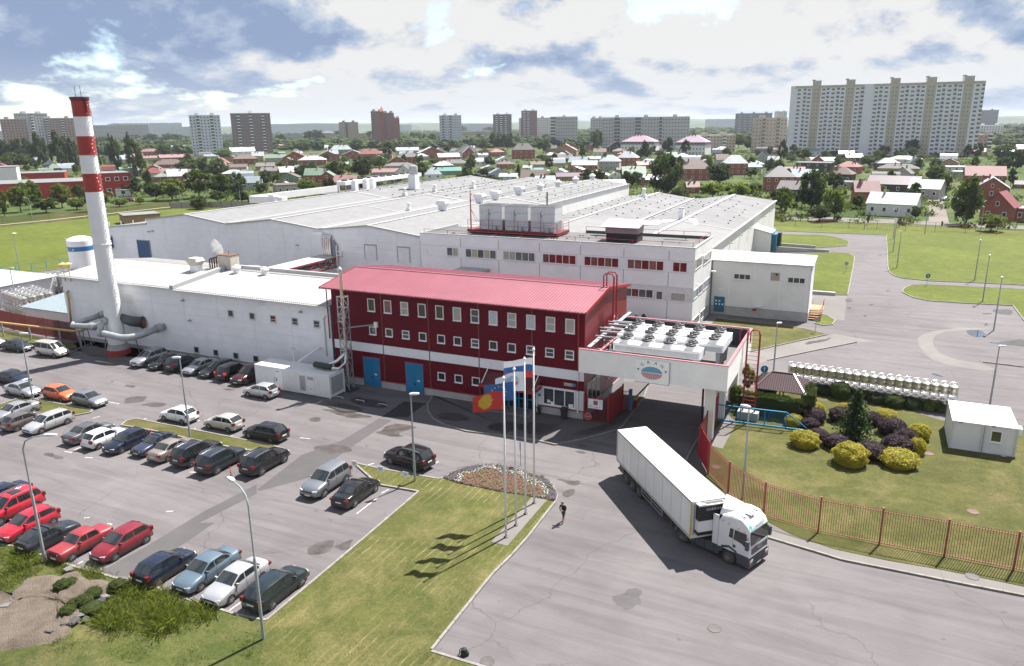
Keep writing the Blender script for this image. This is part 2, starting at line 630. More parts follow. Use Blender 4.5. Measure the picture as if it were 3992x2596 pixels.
weed_edge = [(-72.5,27.5),(-59.49,27.78),(-54.47,27.87),(-53.15,28.21),(-50.91,28.23),(-46.74,28.2),(-44.79,28.38),(-42.78,28.46),(-41.54,28.62),(-39.83,28.87),(-38.47,28.71),(-36.76,28.73),(-34.45,28.81),(-32.9,28.86),(-31.34,29.04),(-30.7,29.2)]
lawn_main = lawn_edge + strip_edge[1:] + top_edge[1:] + bed_arc[1:] + east_edge[1:] + south_edge[1:] + [(0.47,28.76),(-13.97,10.77)]
wy = lawn_edge[0]
lawn('lawn', lawn_main + [(-26.36,23.6)], GRASS_ROWS, 0.09)
lawn('verge', weed_edge + [(-26.36,23.6),(-13.97,10.77),(-50.61,7.7)], WEEDS, 0.088)
kerb(lawn_edge); kerb(strip_edge); kerb(top_edge); kerb(bed_arc); kerb(east_edge); kerb(south_edge); kerb(weed_edge)
isl2 = [(-66.4,47.2),(-66.9,48.1),(-66.5,49.1),(-64.5,49.1),(-58.7,49.3),(-50.8,49.5),(-48.77,49.51),(-47.01,49.33),(-46.85,48.46),(-50.84,47.63),(-56.7,47.5),(-62.5,47.5),(-65.3,47.3)]
lawn('lawn', isl2, GRASS); kerb(isl2 + isl2[:1])
isl3 = [(-85.4,44.1),(-83.9,45.9),(-84.1,47.8),(-83.4,48.5),(-73,48.9),(-72.6,48.3),(-73.3,47.1),(-77,46.1),(-80,43.5),(-81.3,41.6)]
lawn('lawn', isl3, GRASS); kerb(isl3 + isl3[:1])
fence_line = [(-10.63,59.98), (-8.3, 56.9), (-5.2, 54.4), (-1.3, 53.6), (2.7, 53.6), (6.7, 53.7), (10.7, 53.7), (18, 53.9), (26, 54.2)]
garden = [(-10.56,59.52),(-10.56,60.96),(-11.77,66.6),(-12.07,71.64),(-12.85,77.87)] + [(-11.6, 75.0), (-11.4, 82.5)] + [(-5.87,85.35),(-3.59,84.82),(4.8,83.11),(8.99,80.88)] + [(17.6, 83.5), (30, 84)] + [(30, 52.6)] + [(11.07,51.92),(7.91,51.93),(6.37,51.92),(3.14,51.67),(-0.1,51.74),(-2.96,52.53),(-4.71,53.68),(-6.36,54.94),(-8.33,56.97)]
lawn('garden_lawn', garden, GRASS)
lawn('lawn', [(-20.2,105.5),(-20,113.9),(-12.5,113.4),(-10.5,113.7),(-6.8,112.4),(-4.2,110.7),(-10.9,100.8),(-12.6,98.3),(-18.7,89.2)], GRASS)
kerb([(-20,113.9),(-12.5,113.4),(-10.5,113.7),(-6.8,112.4),(-4.2,110.7)]); kerb([(-4.2,110.7),(-10.9,100.8),(-12.6,98.3),(-14.6,95.2)])
l6 = [(-6.2,116.4),(-6.4,122.8),(-4.8,122),(-3.6,119.6),(-3.9,116.7),(-5.1,115.7)]
lawn('lawn', l6, GRASS_FIELD); kerb(l6 + l6[:1])
l7 = [(-8.5,141.4),(-11.5,182),(-7.2,185),(-4.1,184.3),(-3,180.5),(-2.8,171.9),(-2.7,138.8),(-4.8,138),(-5,140.2)]
lawn('lawn', [(-19.3,177.1),(-11.7,182)] + l7[2:] + [(-14.5,137.8)], GRASS_FIELD); kerb(l7[2:])
l8 = [(-23.3,210.2),(-11.9,212.7),(-8.1,210),(-5.4,204.9),(-4.7,201.2),(-5.1,195.9),(-11.8,189.9)]
lawn('lawn', l8 + [(-19.8,181.4)], GRASS_FIELD); kerb(l8)
l9 = [(3.4,218.5),(3.6,169.1),(3.8,164.7),(4.2,162),(4.9,159.7),(6,158.1),(10.5,157.1),(19.2,158.5),(25.5,159)] + [(60, 162)]
lawn('field', [(-25.4,217),(-13.2,217.4)] + l9 + [(118, 168), (118, 226), (60, 226), (-24, 226)], GRASS_FIELD); kerb([(-25.4,217),(-13.2,217.4)] + l9)
l10 = [(5.8,145.7),(6.2,148.6),(7.3,151.6),(9,153),(13.7,153.6),(18.7,154.2),(24.9,154.8)] + [(45, 158), (45, 140)] + [(21.6,129.9),(21.5,140.3),(14.3,139.2),(9.6,139),(7.3,140.7),(5.9,144.2)]
lawn('lawn', l10, GRASS_FIELD); kerb(l10 + l10[:1])
fld = [(-163.5,89.4),(-161.3,93.2),(-159.8,96.4),(-157.7,101.8),(-156.7,105.6),(-156.6,110.6)]
lawn('field', fld + [(-146, 108), (-146, 150), (-150, 215), (-236, 212), (-240, 160), (-247, 140), (-262, 90)], GRASS_FIELD, 0.06); kerb(fld)
lawn('lawn', [(-122.5,65.6),(-116.6,65.8),(-110.5,65.8),(-98.1,65),(-96.3,63.7),(-97.9,63.1),(-103,62.2),(-110,61.8),(-115.2,61.3)], GRASS)
# pavements
apron = [(-42,67.4),(-41.2,64.9),(-40,63),(-38.38,61.38),(-36.4,60.38),(-33.71,59.91),(-28.96,60.45),(-26.58,60.64),(-24.62,60.41),(-22.76,62.59),(-20.47,66.03),(-20.28,67.15),(-20.54,75.29),(-20.66,76.71),(-21.4,81)]
lawn('pavement', apron + [(-24.2, 80), (-24.2, 67.25), (-42.2, 67.25)], ASPH_OLD, 0.1)
kerb(apron)
lawn('pavement', [(-100.5, 67.2), (-99.6, 62.9), (-95.5, 62.2)] + [(-98.8,71.6),(-93.8,69.9),(-88.8,68),(-87.7,67.4),(-86.3,67.3)] + [(-55.2, 66.2), (-55.2, 67.2)], ASPH_OLD, 0.07)
kerb([(-99.6, 62.9), (-95.5, 62.2)] + [(-98.8,71.6),(-93.8,69.9),(-88.8,68),(-87.7,67.4)])
lawn('pavement', [(-51.4, 67.2)] + [(-46.1,69.2),(-42,67.4)] + [(-42.3, 67.2)], CONC, 0.05)
side = [(-12.17,58.62),(-11.51,56.37),(-9.32,53.47),(-7.1,51.79),(-4.53,51.5),(-2.27,51.07),(0.5,50.54),(4.44,50.64),(7.52,50.7),(10.92,50.83)] + [(16, 51.9), (28, 52)]
side_in = [(-10.45,58.95),(-8.31,56.82),(-6.34,54.8),(-4.7,53.62),(-2.95,52.47),(-0.1,51.68),(3.14,51.61),(6.36,51.86),(7.9,51.88),(11.06,51.86)] + [(16, 53.0), (28, 53)]
lawn('pavement', side + side_in[::-1], CONC, 0.085)
kerb(side)
road_side = [(-12.55, 80.5), (-12.55, 66)] + [(-12.89,69.49),(-12.81,63.03),(-12.71,60.94)]
lawn('pavement', road_side + [(-11.51,56.37),(-10.61,59.76),(-10.88,63.88)] + [(-11.6, 66), (-11.6, 80.5)], ASPH_OLD, 0.08); kerb(road_side)
ramp_edge = [(-10.2,95.1),(-5.6,101.3),(-0.4,108.1)]
flat('concrete_apron', [(-12.6,98.1),(-10.9,100.6),(-7.3,105.9),(-3.2,111.6),(2,109.5),(-0.4,108.1),(-5.6,101.3),(-10.1,94.9),(-13.6,89.2)], 0.012, CONC); kerb(ramp_edge)
flat('concrete_apron', [(-8.3,135.8),(-2.8,138.1),(-2.4,120.1),(-3.7,119.6),(-4.8,122.5),(-6.5,123.6)], 0.008, CONC)
flat('paved_path', [(-21.3, 119), (-21.3, 101.5), (-18.6, 101.5), (-18.6, 117)], 0.05, CONC)
flat('concrete_slab', [(-11.89,66.02),(-11.48,74.67),(-10.25,72.44),(-10.27,65.68)], 0.1, CONC)
ring_o = [(16.6,123.5),(12.7,121.9),(9.8,119.1),(7.9,116.3),(7.1,113.6),(7.1,110.4),(7.5,106.7),(8.3,103.6),(10.3,101.6),(13.5,100.9)]
ring_i = [(13.8,104.1),(11.2,104.7),(9.5,106.7),(8.9,109.9),(8.9,113),(9.3,115.9),(10.9,119.1),(16.5,122.7)]
flat('concrete_ring', ring_o + [(15.2,101.9)] + ring_i, 0.006, CONC)
kerb([(13.9,104.7),(18.1,104.3)])
# a dirt street and a side road beyond the far fence
flat('street', [(-30.1,245),(-8.4,245.2),(13.1,245.2),(36.8,243.2)] + [(60, 236), (160, 237), (160, 243)] + [(38.1,252.3),(20.7,251.1),(10.3,254.9),(-8.9,254.9),(-31.3,254.3)], -0.01, CONC)
flat('dirt_street', [(14.3,246.7),(16.8,298.3),(19.9,398.4),(20.8,433),(24.4,434),(24.3,375),(21.7,300),(19.6,248.6)], -0.015, DIRTROAD)
flat('verge', [(-29.3,239.5),(-8.3,241.6),(13,242.1),(36.3,239.4)] + [(120, 240), (120, 226), (-24, 226)], -0.02, GRASS_FIELD)
# patches, seams, stains and puddles on the asphalt
def patch(name, pts, m, z=0.004, it=2, jit=0.11):
 P = smooth_loop(pts, it, jit, R) if it else pts
 return flat(name, P, z, m)
flat('asphalt_patch', [(-43.6,59.4),(-42.7,59.5),(-42.1,59.4),(-41.83,52.54),(-41.23,45.58),(-43.32,42.06),(-43.7,42.1),(-44.9,49.08),(-43.61,53.4)], 0.004, PATCH)
flat('asphalt_patch', [(-44.41,42.85),(-43.22,41.59),(-43.79,36.2),(-42.74,36.67),(-42.43,33.46),(-42.76,30.29),(-42.59,28.96),(-44.79,28.38),(-44.65,31.83),(-44.86,37.72)], 0.0045, PATCH)
flat('asphalt_patch', [(-44,64.6),(-41.5,65.1),(-41.1,60.8),(-43.6,59.7)], 0.006, DARKPATCH)
for pts in ([(-50.9,59.2),(-49.8,59.2),(-48.7,60),(-46.5,59.8),(-44.3,59.4),(-45.1,58.9),(-46,58.3),(-48.1,58.6),(-50,58.8)], [(-50.1,56.2),(-50,57),(-49.2,57.1),(-48.7,56.5),(-48.9,56),(-49.5,56)],
   [(-41.79,57.55),(-41.2,58.9),(-38.99,59.08),(-38.69,58.61),(-39.56,57.63),(-39.52,56.63),(-38.46,56.52),(-39.25,56.03),(-40.62,55.85),(-42.22,56.16),(-41.43,56.66)],
   [(-72.4,52.3),(-73.1,53.5),(-72.2,54.1),(-71.2,54.3),(-70.4,53.2),(-70.9,52.3),(-72,51.9)], [(-69.8,52.2),(-69.4,52.9),(-68.6,53.7),(-67.4,53.8),(-67.1,53),(-67.6,52.3),(-68.4,52.1)],
   [(-67.2,39.6),(-66.8,40),(-65.7,39.8),(-64.3,39.7),(-64.5,39.4),(-65.5,39.3)],
   [(-33.77,36.57),(-33.94,37.12),(-33.61,37.9),(-32.87,38.43),(-32.44,37.95),(-32.15,37.15),(-32.5,36.54),(-32.96,36.18),(-33.46,36.26)], [(-32.38,37.75),(-32,38.31),(-31.69,39.22),(-31.49,38.38),(-31.1,37.93),(-31.38,37.5),(-32.02,37.59)],
   [(-20.47,51.75),(-20.47,52.36),(-19.89,53.04),(-19.63,52.13),(-19.72,51.38),(-20.06,51.33)], [(-22.05,53.9),(-21.51,54.25),(-20.78,54.13),(-19.8,54.57),(-19.85,53.69),(-20.27,53.29),(-21.16,53.86)],
   [(-22.48,59.91),(-22.29,60.17),(-21.34,60.15),(-21.4,59.74),(-21.97,59.62)], [(-77.2,56.1),(-76.7,56.4),(-75.4,56.3),(-75.6,55.6)],
   [(-45.2,50.78),(-44.39,51.81),(-42.2,52.37),(-41.07,51.68),(-41.94,50.91),(-42.46,50.17),(-43.37,50.54),(-44.26,50.4)], [(-79.9,56.4),(-79.8,56.7),(-79.2,56.1)], [(-65.7,59.8),(-64.6,60.1),(-63.7,60.1),(-64.2,59.4)]):
 patch('puddle_mark', pts, DAMP, 0.007)
for pts in ([(-51.5,60.7),(-49.8,61.5),(-47.1,61.2),(-46.5,60.1),(-47.9,59.3),(-50,59.6)], [(-38.8,62.5),(-37.7,63.6),(-35.44,63.31),(-34.68,62.37),(-35.84,61.55),(-37.63,61.39)],
   [(-32.51,61.48),(-31.74,63.04),(-30.58,63.86),(-29.29,61.13),(-31.24,60.85)], [(-30.21,63.09),(-29.27,64.12),(-27.31,65.29),(-25.8,64.43),(-26.44,62.39),(-28.04,61.4)], [(-24.44,62.98),(-23.01,65.06),(-21.61,67.48),(-20.98,69.01),(-21.09,65.91),(-22.47,63.57)],
   [(-98.4,65.1),(-92.8,65.8),(-88.7,62.7),(-92.7,62.5)], [(-50.3,62.7),(-48.7,63.8),(-44.8,63.3),(-45.2,61.5),(-48.3,61.4)]):
 patch('damp_patch', pts, STAIN, 0.109 if pts[0][0] > -45 else 0.078, 2, 0.09)
patch('oil_stain', [(-12.5,40.11),(-12.01,40.58),(-11.78,41.19),(-11.79,41.46),(-11.36,41.7),(-10.88,41.53),(-10.83,41.11),(-10.97,40.86),(-10.65,40.58),(-10.6,40.05),(-10.89,40.1),(-10.97,39.47),(-11.29,39.15),(-11.6,39.48),(-11.99,39.42),(-12.19,39.81)], STAIN, 0.005, 2, 0.1)
for pts in ([(13,120.5),(14.7,121.6),(15.7,121.1),(15.6,118.6),(14.5,117.1),(13.7,118.1)], [(15.3,115.1),(17,115.4),(19,118.3),(20,118.4),(19.9,114.2),(18.6,114.7),(16.7,114.5)], [(18.1,136),(20.3,137.7),(21.1,135.7),(20.2,133.1),(18.8,133.3)],
   [(-2.8,135.6),(-2.1,136.1),(-1.8,134.3),(-2.3,132.8),(-2.8,133.9)], [(-2.4,128.7),(-1.9,130.5),(-1.7,128.6),(-2.2,127.7)], [(0.6,132.9),(1.4,133.5),(1.3,132.2),(0.8,132)], [(0.1,124.7),(0.6,125.1),(0.6,123.8),(0.3,123.6)],
   [(1.8,186),(2.4,187.4),(2.6,184),(2,183.8)], [(3.2,145.5),(3.9,145.9),(3.7,144.7),(3.3,144.5)], [(16,125.8),(16.6,126.7),(16.5,125),(15.9,124.1)], [(7.8,97.4),(8.6,97.6),(9.3,96.6),(8.7,96.5)], [(-6.8,105.3),(-4,109.4),(-3.2,109.2),(-4.9,105.9),(-6.4,104.1)], [(16.5,133.1),(18,133.7),(17.8,132.5),(16.6,132.2)]):
 patch('puddle', pts, WATER, 0.014)
mk = MB()
def dash(a, b, w=0.1):
 a, b = Vector((*a, 0.005)), Vector((*b, 0.005))
 d = (b - a).normalized()
 s = Vector((-d.y, d.x, 0)) * w / 2
 mk.poly([a - s, b - s, b + s, a + s])
for a, b in (((-33.71,42.26), (-33.77,45.21)), ((-33.91,45.85), (-33.76,46.64)), ((-65.3,41.3), (-65.2,42.5)), ((-65.8,40.7), (-64.9,40.8)),
             ((-70.8,48.1), (-71,47.4)), ((-65.8,49.2), (-65.8,49.7)), ((-74,51.4), (-72.2,51.5)), ((-60.2,51.5), (-60.2,51.2)), ((-58.8,49.3), (-59,49.8)),
             ((-54.3,49.5), (-54.1,49.9)), ((-62.8,40.6), (-62,40.8)), ((-48.97,43.39), (-51.49,42.27)), ((-52.3,60.1), (-52.4,61.2)), ((-52.8,60.1), (-52.2,60.1)), ((-55.3,60), (-54.7,60)),
             ((-32.9,51.94), (-32.75,52.97)), ((-38.06,49.77), (-37.84,50.35)), ((-47.76,52.13), (-46.63,52.35)), ((-47.05,28.35), (-47.06,29)), ((-38.9,28.83), (-38.9,29.09)), ((-33.57,29.09), (-33.53,29.95)),
             ((-47.55,36.43), (-47.11,36.71)), ((-52.56,33.07), (-52.26,33.3)), ((-49.69,33.29), (-50.14,33.26))):
 if a != b and math.hypot(a[0] - b[0], a[1] - b[1]) < 6:
  dash(a, b)
structure('road_marking', mk, MARK)
structure('kerb', KERBS, KERB)
def hills():
 mb = MB()
 for (d, hgt, seed) in ((4300, 44, 1), (5600, 66, 5)):
  rr = random.Random(seed)
  ph = [rr.uniform(0, 6.28) for _ in range(6)]
  vs, fs = [], []
  n = 120
  for i in range(n + 1):
   az = rad(-82 + 104 * i / n)
   h = hgt * (0.62 + 0.22 * math.sin(az * 5 + ph[0]) + 0.14 * math.sin(az * 13 + ph[1]) + 0.05 * math.sin(az * 41 + ph[2]) + 0.03 * math.sin(az * 97 + ph[3]))
   for k, (dd, hh) in enumerate(((0, -2), (250, h * 0.75), (600, h), (1100, h * 0.8))):
    vs.append((math.sin(az) * (d + dd), math.cos(az) * (d + dd), hh))
  for i in range(n):
   for k in range(3):
    fs.append((i * 4 + k, i * 4 + 4 + k, i * 4 + 5 + k, i * 4 + 1 + k))
  mb.raw(vs, [f[::-1] for f in fs])
 o = structure('hills', mb, M('far_forest', (0.03, 0.05, 0.022), 0.95, var=0.4, scale=0.01))
hills()
PANEL_W = M('pale_wall_panel', (0.74, 0.74, 0.77), 0.55, var=0.05, scale=0.6, dirt=0.12, bmp=0.02, bscale=60)
PANEL_G = M('light_grey_wall_panel', (0.68, 0.675, 0.66), 0.6, var=0.06, scale=0.5, dirt=0.15)
PANEL_OFF = M('office_wall_panel', (0.76, 0.745, 0.765), 0.6, var=0.05, scale=0.6, dirt=0.12)
BACK = M('wall_joint', (0.24, 0.24, 0.25), 0.8)
RED_W = ribbed('red_wall_panel', (0.11, 0.004, 0.013), 2, 0.11, 0.25, 0.45, 0.0, 0.1)
RED_BACK = M('red_wall_joint', (0.13, 0.03, 0.025), 0.6)
RED_TRIM = M('red_painted_steel', (0.27, 0.012, 0.022), 0.4, var=0.12, scale=2)
RED_ROOF = M('red_roof_sheet', (0.235, 0.075, 0.1), 0.5, var=0.08, scale=0.4, dirt=0.1)
WHITE_P = M('white_plastic', (0.72, 0.72, 0.73), 0.45, var=0.03)
WHITE_ROOF = M('white_roof_sheet', (0.36, 0.36, 0.355), 0.55, var=0.05, scale=0.5, dirt=0.15)
TRIM = M('pale_roof_trim', (0.34, 0.34, 0.34), 0.5, var=0.04)
GUTTER = M('white_gutter', (0.5, 0.5, 0.5), 0.45, var=0.1)
STRIPE = M('white_wall_band', (0.72, 0.72, 0.74), 0.6, var=0.06, scale=0.4, dirt=0.1)
PLINTH = M('grey_plinth', (0.36, 0.355, 0.345), 0.85, var=0.1, scale=1.2, dirt=0.35, bmp=0.15)
LROOF = ribbed('light_roof_sheet', (0.175, 0.175, 0.178), 1, 0.8, 0.15, 0.7, 0.0, 0.1)
DROOF = M('grey_roof_membrane', (0.165, 0.165, 0.168), 0.8, var=0.14, scale=0.25, dirt=0.3, bmp=0.1, bscale=5, spec=0.15)
BLACKROOF = M('bitumen_roof', (0.085, 0.083, 0.085), 0.8, var=0.18, scale=0.35, dirt=0.4, bmp=0.1)
BLUE_D = M('blue_door_paint', (0.006, 0.17, 0.34), 0.5, var=0.1, scale=1.5, dirt=0.15)
BLUE_N = M('navy_blue_paint', (0.012, 0.06, 0.17), 0.5)
DARK = M('dark_rubber', (0.018, 0.018, 0.02), 0.8)
BLACKM = M('black_metal', (0.02, 0.02, 0.022), 0.5)
STEEL = M('galvanised_steel', (0.36, 0.37, 0.38), 0.4, 0.6, var=0.15, scale=3)
BRIGHT = M('bright_steel', (0.62, 0.62, 0.63), 0.24, 0.9, var=0.12, scale=4)
GREYM = M('grey_painted_metal', (0.25, 0.27, 0.29), 0.5, var=0.12)
GLASS_D = glass('dark_window_glass', (0.03, 0.034, 0.036))
GLASS_B = glass('office_window_glass', (0.07, 0.075, 0.08))
BLIND = M('window_blind', (0.34, 0.33, 0.3), 0.7, var=0.08)
BLIND_C = M('cream_curtain', (0.36, 0.34, 0.26), 0.7, var=0.08)
RED_PANE = glass('painted_red_reflection_glass', (0.14, 0.012, 0.016))  # red reflection is put into the base colour of the pane
ROSE_PANE = glass('painted_rose_reflection_glass', (0.17, 0.07, 0.065))  # paler reflection, likewise painted as the glass colour
YELLOWP = M('yellow_pipe_paint', (0.44, 0.29, 0.10), 0.6, var=0.15, dirt=0.25)
RUST = M('rusty_metal', (0.12, 0.05, 0.03), 0.8, var=0.4)
def front_panels(parent, pts, y, bay, row, gap, thick, m, x_start, z_start=0.0):
 """cladding: wall_panel pieces cut from the outline pts (x, z) standing on the plane y, facing -y"""
 def clip(P, axis, val, keep_less):
  out = []
  for i in range(len(P)):
   a, b = P[i], P[(i + 1) % len(P)]
   ia = (a[axis] <= val) if keep_less else (a[axis] >= val)
   ib = (b[axis] <= val) if keep_less else (b[axis] >= val)
   if ia:
    out.append(a)
   if ia != ib:
    t = (val - a[axis]) / (b[axis] - a[axis])
    out.append((a[0] + (b[0] - a[0]) * t, a[1] + (b[1] - a[1]) * t))
  return out
 x1 = max(p[0] for p in pts)
 z1 = max(p[1] for p in pts)
 x = x_start
 while x < x1 - 0.01:
  z = z_start
  while z < z1 - 0.01:
   P = list(pts)
   for ax, v, less in ((0, x + gap, False), (0, x + bay - gap, True), (1, z + gap * 0.5, False), (1, z + row - gap * 0.5, True)):
    P = clip(P, ax, v, less) if len(P) > 2 else P
   if len(P) > 2:
    mb = MB()
    n = len(P)
    vs = [(p[0], y - thick, p[1]) for p in P] + [(p[0], y, p[1]) for p in P]
    mb.raw(vs, [tuple(range(n))] + [(i, n + i, n + (i + 1) % n, (i + 1) % n) for i in range(n)])
    wo('wall_panel', mb, m, parent)
   z += row
  x += bay
def window(parent, x0, x1, z0, z1, y, pane=None, bars=(), frame=None, fw=0.09, name='window', mull=()):
 """framed window on a wall that faces -y: frame part with a pane (and glazing bars) as sub-parts"""
 mb = MB()
 d0, d1 = y - 0.075, y + 0.0
 mb.box(x0, x1, d0, d1, z0, z0 + fw); mb.box(x0, x1, d0, d1, z1 - fw, z1)
 mb.box(x0, x0 + fw, d0, d1, z0 + fw, z1 - fw); mb.box(x1 - fw, x1, d0, d1, z0 + fw, z1 - fw)
 mb.box(x0 - 0.04, x1 + 0.04, d0 - 0.08, d0 - 0.002, z0 - 0.04, z0 + 0.015)
 for t in bars:
  zz = z0 + (z1 - z0) * t
  mb.box(x0 + fw, x1 - fw, d0 + 0.012, d1, zz - 0.03, zz + 0.03)
 for t in mull:
  xx = x0 + (x1 - x0) * t
  mb.box(xx - fw / 2, xx + fw / 2, d0 + 0.006, d1, z0 + fw, z1 - fw)
 w = wo(name, mb, frame or WHITE_P, parent)
 edges = [0.0] + list(mull) + [1.0]
 panes = pane if isinstance(pane, (list, tuple)) else [pane or GLASS_D] * (len(edges) - 1)
 for i in range(len(edges) - 1):
  a = x0 + (x1 - x0) * edges[i] + (fw if i == 0 else fw / 2)
  b = x0 + (x1 - x0) * edges[i + 1] - (fw if i == len(edges) - 2 else fw / 2)
  pb = MB().box(a, b, y - 0.035, y - 0.012, z0 + fw, z1 - fw)
  wo('pane', pb, panes[i], w)
 return w
def side_window(parent, y0, y1, z0, z1, x, panes, fw=0.09, name='window'):
 """window strip on a wall that faces +x"""
 mb = MB()
 n = len(panes)
 mb.box(x, x + 0.07, y0, y1, z0, z0 + fw); mb.box(x, x + 0.07, y0, y1, z1 - fw, z1)
 for i in range(n + 1):
  yy = y0 + (y1 - y0 - fw) * i / n
  mb.box(x, x + 0.07, yy, yy + fw, z0 + fw, z1 - fw)
 w = wo(name, mb, WHITE_P, parent)
 for i in range(n):
  ya = y0 + (y1 - y0 - fw) * i / n + fw
  yb = y0 + (y1 - y0 - fw) * (i + 1) / n
  wo('pane', MB().box(x + 0.01, x + 0.03, ya, yb, z0 + fw, z1 - fw), panes[i], w)
 return w
def railing(parent, pts, h, m, name='railing', step=2.5, mid=1):
 mb = MB()
 for i in range(len(pts) - 1):
  a, b = Vector(pts[i]), Vector(pts[i + 1])
  L = (b - a).length
  n = max(1, round(L / step))
  for k in range(n + (1 if i == len(pts) - 2 else 0)):
   p = a.lerp(b, k / n)
   mb.bar(p, p + Vector((0, 0, h)), 0.06)
  for j in range(mid + 1):
   z = h * (j + 1) / (mid + 1)
   mb.bar(a + Vector((0, 0, z)), b + Vector((0, 0, z)), 0.05)
 return wo(name, mb, m, parent)
def red_building():
 X0, X1, Y0, Y1, ZE, ZR, YR = -55.1, -24.3, 67.3, 81.0, 11.25, 12.4, 73.8
 t = thing('red_factory_building', 'dark red three-storey block with pink-red ribbed roof and white band', 'building', ((X0 + X1) / 2, (Y0 + Y1) / 2, 0))
 core = MB()
 core.box(X0, X1 - 0.06, Y0 + 0.06, Y1 - 0.06, 0, ZE - 0.02)
 core.raw([(X0, Y0 + .06, ZE - .02), (X0, Y1 - .06, ZE - .02), (X0, YR, ZR - .05), (X1 - .03, Y0 + .06, ZE - .02), (X1 - .03, Y1 - .06, ZE - .02), (X1 - .03, YR, ZR - .05)],
             [(0, 2, 1), (3, 4, 5)])
 wo('wall', core, RED_BACK, t)
 bays = [-55.1, -48.25, -42.2, -36.1, -30.0, -24.3]
 for i in range(5):
  a, b = bays[i], bays[i + 1]
  for z0, z1, m in ((0.96, 4.07, RED_W), (4.09, 5.12, STRIPE), (5.14, 8.2, RED_W), (8.21, 11.2, RED_W)):
   mm = m
   lo = z0
   if i == 4 and z0 < 1:
    lo = 3.05
   wo('wall_panel', MB().box(a + 0.05, b - 0.05, Y0, Y0 + 0.055, lo, z1), mm, t)
  obj('joint_strip', MB().box(b - 0.06, b + 0.06, Y0 - 0.02, Y0 - 0.001, 0.96 if i != 4 else 3.05, 11.2), M('brown_seam', (0.17, 0.045, 0.03), 0.6), t, world=True) if i < 4 else None
 # plinth, skirting
 for a, b in ((-55.1, -51.15), (-48.84, -45.42), (-43.1, -34.05), (-29.5, -24.3)):
  wo('plinth', MB().box(a, b, Y0 - 0.05, Y0 + 0.05, 0, 0.86), PLINTH, t)
  wo('skirting', MB().box(a, b, Y0 - 0.12, Y0 + 0.04, 0.862, 0.955), RED_TRIM, t)
 wo('plinth', MB().box(X1 - 0.06, X1 + 0.05, Y0 - 0.05, Y1, 0, 0.95), PLINTH, t)
 # right gable end: two tall panels of red sheet, a white band piece over the gate
 side = M('red_gable_sheet', (0.16, 0.012, 0.018), 0.4, var=0.1, scale=0.4)
 for y0, y1 in ((Y0, 73.8), (73.86, 80.95)):
  wo('wall_panel', MB().box(X1 - 0.055, X1, y0, y1, 0.97, ZE), side, t)
 wo('gable_sheet', MB().raw([(X1, Y0, ZE + .01), (X1, Y1 - .05, ZE + .01), (X1, YR, ZR - .04)], [(0, 1, 2)]), side, t)
 # windows
 tops = [-50.01, -47.83, -45.64, -43.41, -41.21, -39.08, -36.95, -34.81, -32.68, -30.57, -28.43, -26.35]
 style = [(M('green_curtain', (0.06, 0.075, 0.035), 0.7), ()), (ROSE_PANE, ()), (BLIND, (0.5,)), (GLASS_D, ()), (M('green_curtain', (0.06, 0.075, 0.035), 0.7), ()), (BLIND, ()),
             (GLASS_B, (0.5,)), (M('pale_blind', (0.44, 0.46, 0.5), 0.6), ()), (BLIND, (0.5,)), (M('pale_blind', (0.44, 0.46, 0.5), 0.6), ()), (BLIND, (0.5,)), (BLIND, ())]
 for x, (p, b) in zip(tops, style):
  window(t, x, x + 0.98, 8.92, 10.39, Y0, p, b)
 mids = [-49.98, -47.8, -45.61, -43.43, -41.11, -39.09, -36.98, -34.84, -32.73, -30.6, -28.49, -26.37]
 mb_ = [(), (), (.5,), (), (), (), (.5,), (), (), (.5,), (.5,), (.5,)]
 for x, b in zip(mids, mb_):
  window(t, x, x + 0.94, 6.23, 7.17, Y0, GLASS_D if len(b) == 0 else GLASS_B, b)
 for x in (-41.25, -39.12, -37.0):
  window(t, x, x + 0.95, 2.02, 2.92, Y0, GLASS_D)
 for z0, z1 in ((7.3, 8.25), (3.04, 3.91)):
  window(t, -54.3, -53.4, z0, z1, Y0, GLASS_B, (0.5,))
 # blue double doors with louvres and plates
 for x0, x1, zt in ((-51.11, -48.86, 3.47), (-45.39, -43.13, 3.5)):
  d = wo('door', MB().box(x0, x1, Y0 - 0.06, Y0 + 0.02, 0.06, zt), BLUE_D, t)
  xm = (x0 + x1) / 2
  lf = MB()
  lf.box(xm - 0.012, xm + 0.012, Y0 - 0.085, Y0 - 0.061, 0.1, zt - 0.8)
  for s in (-1, 1):
   for z0, n in ((zt - 0.75, 7), (0.22, 4)):
    for k in range(n):
     lf.box(min(xm + s * 0.1, xm + s * 1.0), max(xm + s * 0.1, xm + s * 1.0), Y0 - 0.09, Y0 - 0.061, z0 + k * 0.095, z0 + k * 0.095 + 0.05)
  wo('louvre', lf, BLUE_D, d, kind='stuff')
  for s in (-1, 1):
   wo('handle', MB().box(xm + s * 0.12 - 0.02, xm + s * 0.12 + 0.02, Y0 - 0.13, Y0 - 0.061, 1.0, 1.25), BLACKM, d)
  wo('notice', MB().box(xm + 0.35, xm + 0.7, Y0 - 0.072, Y0 - 0.061, 1.45, 1.62), WHITE_P, d)
  for q in (-0.85, -0.82, 0.4):
   wo('notice', MB().box(xm + q, xm + q + 0.3, Y0 - 0.072, Y0 - 0.061, 1.95 + (q > 0) * -0.1 - (q < -0.83) * 0.35, 2.03 + (q > 0) * -0.1 - (q < -0.83) * 0.35), RED_TRIM, d)
